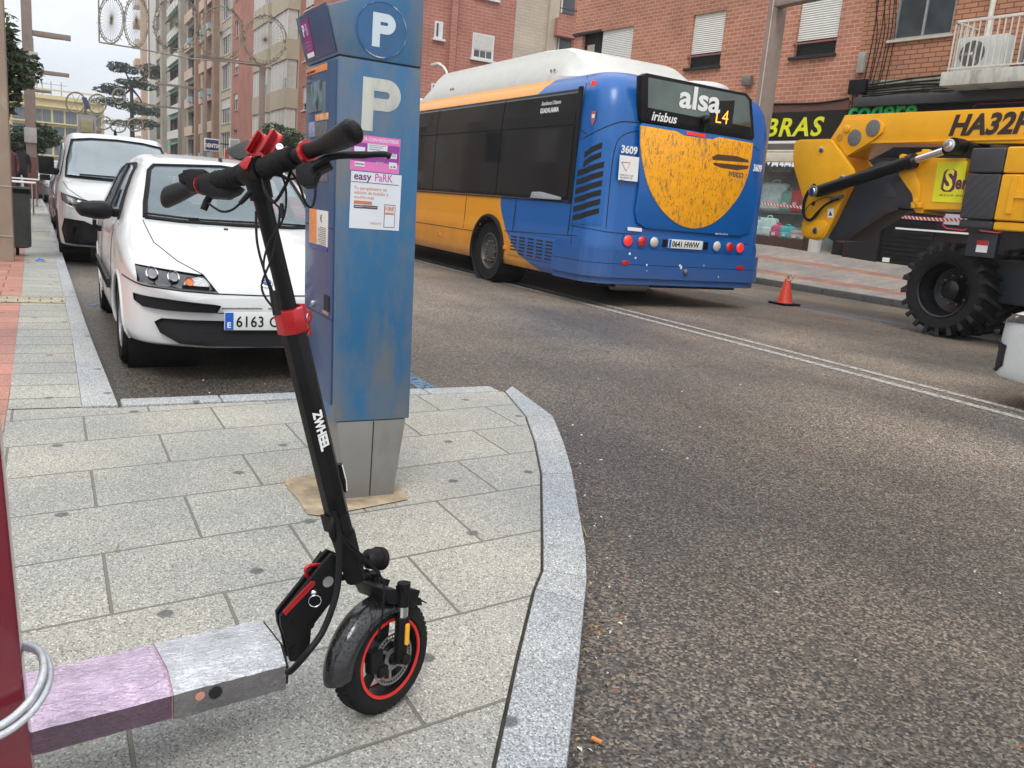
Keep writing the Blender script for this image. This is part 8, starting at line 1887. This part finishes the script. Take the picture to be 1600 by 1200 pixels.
# fainter arches further away
def far_arch(Yf, pts, label):
    t = thing('light_arch', label, 'christmas lights', ony(*pts[0][:2], Yf)); 
    for (cx_, cy_, rx, ry) in pts:
        c = ony(cx_, cy_, Yf); u = ony(cx_ + rx, cy_, Yf) - c; w = ony(cx_, cy_ - ry, Yf) - c; mb = MB(); mb.tube([c + u * math.cos(k / 20 * 2 * math.pi) + w * math.sin(k / 20 * 2 * math.pi) for k in range(21)], .08, 4); o = mb.build('light_ring', M_wire, t)
        mb = MB(); [mb.tube([c, c + u * math.cos(k) + w * math.sin(k)], .03, 3) for k in range(0, 7)]; mb.build('spokes', M_wire, o)
far_arch(95, [(118, 160, 15, 16), (152, 162, 14, 15), (186, 150, 10, 12)], 'small distant light arch in front of the yellow block')
far_arch(100, [(162, 192, 12, 10), (185, 197, 12, 10), (212, 195, 12, 10)], 'lowest and farthest light arch, in front of the dark cedar')
# solar panelled box on a pole above the van roof
Ys = 60; c = ony(134, 192, Ys); sol = thing('solar_sign', 'grey box with a tilted solar panel on top, showing above the white van roof', 'solar sign', (c.x, Ys, ZP)); a = ony(122, 206, Ys); b = ony(150, 181, Ys)
mb = MB(); mb.box((a.x, Ys - .1, a.z - 1.0), (b.x, Ys + .1, b.z)); mb.build('box', mat('box grey', (.34, .35, .36), .6), sol); mb = MB(); mb.box((c.x - .3, Ys - .25, a.z), (c.x + .4, Ys - .1, a.z + .8)); mb.build('lamp_unit', mat('ochre unit', (.38, .33, .20), .5), sol, bevel=.04)
p0, p1 = ony(127, 152, Ys), ony(142, 170, Ys); mb = MB(); mb.prism([p0, ony(135, 152, Ys), p1, ony(134, 171, Ys)], (0, .08, 0)); mb.build('solar_panel', mat('solar blue', (.05, .08, .17), .2, var=.2), sol); mb = MB(); mb.tube([(c.x, Ys, ZP), (c.x, Ys, p1.z + .1)], .07, 8); mb.build('pole', M_dsteel, sol)
# ------------------------------------------------------------------ trees and shrubs
def leafmat(name, c1, c2): 
    m = mat(name, c1, .6, var=.45, scale=1.6); return m
def crown(mb, c, rad, n, leaf, rnd, lump=7, m=0):
    c = Vector(c); lumps = []
    for k in range(lump):
        v = Vector((rnd.gauss(0, 1), rnd.gauss(0, 1), rnd.gauss(0, .8))).normalized(); lumps.append((v * .55, rnd.uniform(.45, .62)))
    for k in range(n):
        l, r = rnd.choice(lumps); v = Vector((rnd.gauss(0, 1), rnd.gauss(0, 1), rnd.gauss(0, 1))).normalized() * r * rnd.uniform(.55, 1.05) ** .5 + l
        p = c + Vector((v.x * rad[0], v.y * rad[1], v.z * rad[2]))
        u = Vector((rnd.gauss(0, 1), rnd.gauss(0, 1), rnd.gauss(0, .5))).normalized(); w = u.cross(Vector((rnd.gauss(0, 1), rnd.gauss(0, 1), rnd.gauss(0, 1)))).normalized(); s = leaf * rnd.uniform(.6, 1.3); nn = u.cross(w) * s * .15
        mb.add([p - u * s, p + w * s * .42 + nn, p + u * s, p - w * s * .42 + nn], [(0, 1, 2), (0, 2, 3)], m if rnd.random() < .6 else 1 - m)
def tree(name, label, base, h_, crowns, leaf, mats, cat='tree', tr=.12, seed=1, group=None):
    rnd = random.Random(seed); t = thing(name, label, cat, base, group=group); base = Vector(base); mb = MB(); top_ = Vector((base.x, base.y, h_)); mb.tube([base, base.lerp(top_, .5) + Vector((.03, .02, 0)), top_], [tr, tr * .8, tr * .5], 9)
    for (c, r, n) in crowns: mb.tube([top_ - Vector((0, 0, .3)), top_.lerp(Vector(c), .5) + Vector((0, 0, .1)), Vector(c)], [tr * .5, tr * .3, tr * .12], 6)
    mb.build('trunk', mat('bark', (.09, .07, .05), .9, var=.3, scale=9), t); mb = MB()
    for (c, r, n) in crowns: crown(mb, c, r, n, leaf, rnd)
    mb.build('crown', mats, t); return t
LV = [leafmat('dark green leaves', (.030, .055, .022), 0), leafmat('mid green leaves', (.055, .085, .035), 0)]
LC = [leafmat('cedar needles', (.035, .055, .035), 0), leafmat('cedar needles pale', (.065, .085, .055), 0)]
cA = ony(8, 92, 17); tree('street_tree', 'dense round-headed evergreen reaching into the upper left corner', (cA.x - .55, 17, ZP), 2.3, [((cA.x - .45, 17, cA.z - .05), (.95, .9, .98), 2900), ((cA.x + .08, 16.8, cA.z - .35), (.50, .5, .55), 1100), ((cA.x - .3, 17, cA.z + .4), (.5, .5, .45), 700)], .075, LV, seed=4)
cB = ony(40, 215, 40); tree('street_tree', 'round clipped evergreen farther down the left pavement, above the cafe tables', (cB.x, 40, ZP), cB.z - .5, [((cB.x, 40, cB.z), (1.25, 1.2, .85), 2200)], .12, LV, seed=6)
cC = ony(200, 180, 135); cr_s = []
for dx_, dz_, rx, rz in ((-2.6, 3.2, 2.6, .8), (1.5, 4.4, 3.0, .9), (-1.2, 1.4, 3.4, .8), (2.4, 1.0, 3.0, 1.0), (-.5, 6.2, 2.2, .8), (.6, -1.0, 4.0, .8), (3.2, 6.2, 1.9, 1.2)): cr_s.append(((cC.x + dx_, 135, cC.z + dz_), (rx, rx * .8, rz), 1100))
tree('cedar_tree', 'large spreading cedar at the end of the right-hand row', (cC.x + .5, 135, 0), cC.z + 4, cr_s, .20, LC, tr=.4, seed=8)
cD = ony(443, 216, 40); tree('shrub', 'rounded green shrub behind the scooter handlebar, under the cream block', (cD.x, 40, ZP), cD.z - .6, [((cD.x, 40, cD.z), (1.1, 1.1, .75), 1500)], .10, LV, cat='shrub', tr=.05, seed=9)
# ------------------------------------------------------------------ cafe tables and people far down the left pavement
for i, (px, py, yy) in enumerate(((34, 262, 27.0), (24, 276, 22.5), (48, 256, 33.5))):
    c = ony(px, py, yy); tb_ = thing('cafe_table', ('middle', 'nearest', 'farthest')[i] + ' of the three pale cafe tables on the left pavement', 'table', (c.x, yy, ZP), group='cafe tables'); mb = MB(); mb.box((c.x - .40, yy - .40, .84), (c.x + .40, yy + .40, .87)); mb.build('tabletop', M_frame, tb_, bevel=.01)
    for dx_, dy_ in ((-.33, -.33), (.33, -.33), (-.33, .33), (.33, .33)): mb = MB(); mb.tube([(c.x + dx_, yy + dy_, ZP), (c.x + dx_, yy + dy_, .84)], .018, 6); mb.build('leg', M_steel, tb_)
for i, (px, yy, cc, lb_, hh) in enumerate(((33, 30.0, (.012, .013, .018), 'person in a dark padded coat standing by the cafe tables', 1.68), (14, 29.0, (.10, .03, .03), 'person in a dull red coat behind the beige lamp post', 1.66))):
    x = ony(px, 260, yy).x; me = bpy.data.meshes.new('person'); S = hh / 1.7; J = [(0, 0, .92), (0, 0, 1.15), (0, .0, 1.40), (0, -.01, 1.50), (0, -.02, 1.62), (.10, 0, .88), (.11, -.02, .50), (.11, .02, .07), (.11, -.12, .03), (-.10, 0, .88), (-.11, .03, .50), (-.12, .05, .07), (-.12, -.08, .03), (.19, 0, 1.38), (.24, .02, 1.10), (.22, -.08, .88), (-.19, 0, 1.38), (-.24, .02, 1.10), (-.22, -.08, .88)]
    Ed = [(0, 1), (1, 2), (2, 3), (3, 4), (0, 5), (5, 6), (6, 7), (7, 8), (0, 9), (9, 10), (10, 11), (11, 12), (2, 13), (13, 14), (14, 15), (2, 16), (16, 17), (17, 18)]; Rd = [.17, .17, .18, .06, .10, .10, .07, .045, .04, .10, .07, .045, .04, .08, .06, .04, .08, .06, .04]
    me.from_pydata([(a * S, b * S, c * S) for a, b, c in J], Ed, []); o = bpy.data.objects.new('person', me); COL.objects.link(o); o.location = (x, yy, ZP)
    sk = o.modifiers.new('s', 'SKIN'); 
    for k, v in enumerate(me.skin_vertices[0].data): v.radius = (Rd[k] * S, Rd[k] * S * .8); v.use_root = (k == 0)
    sb_ = o.modifiers.new('d', 'SUBSURF'); sb_.levels = 2; sb_.render_levels = 2; me.materials.append(mat('coat %d' % i, cc, .8, var=.3)); tag(o, lb_, 'person')
    mb = MB(); mb.lathe([(0, -.10), (.07, -.07), (.085, 0), (.07, .08), (0, .11)], (0, -.02 * S, 1.62 * S), (0, 0, 1), 14); hd = mb.build('hair', mat('dark hair', (.02, .015, .012), .7), o, local=True, smooth=60)
# ------------------------------------------------------------------ damp air
m = bpy.data.materials.new('damp air'); m.use_nodes = True; nt = m.node_tree; nt.nodes.clear(); o_ = nt.nodes.new('ShaderNodeOutputMaterial'); pv_ = nt.nodes.new('ShaderNodeVolumePrincipled')
pv_.inputs['Color'].default_value = (.92, .94, .97, 1); pv_.inputs['Density'].default_value = .0007; pv_.inputs['Anisotropy'].default_value = .2
nt.links.new(pv_.outputs[0], o_.inputs['Volume'])
mb = MB(); mb.box((-75, -45, -1.2), (130, 330, 46)); hz_ = mb.build('haze', m); hz_['kind'] = 'stuff'
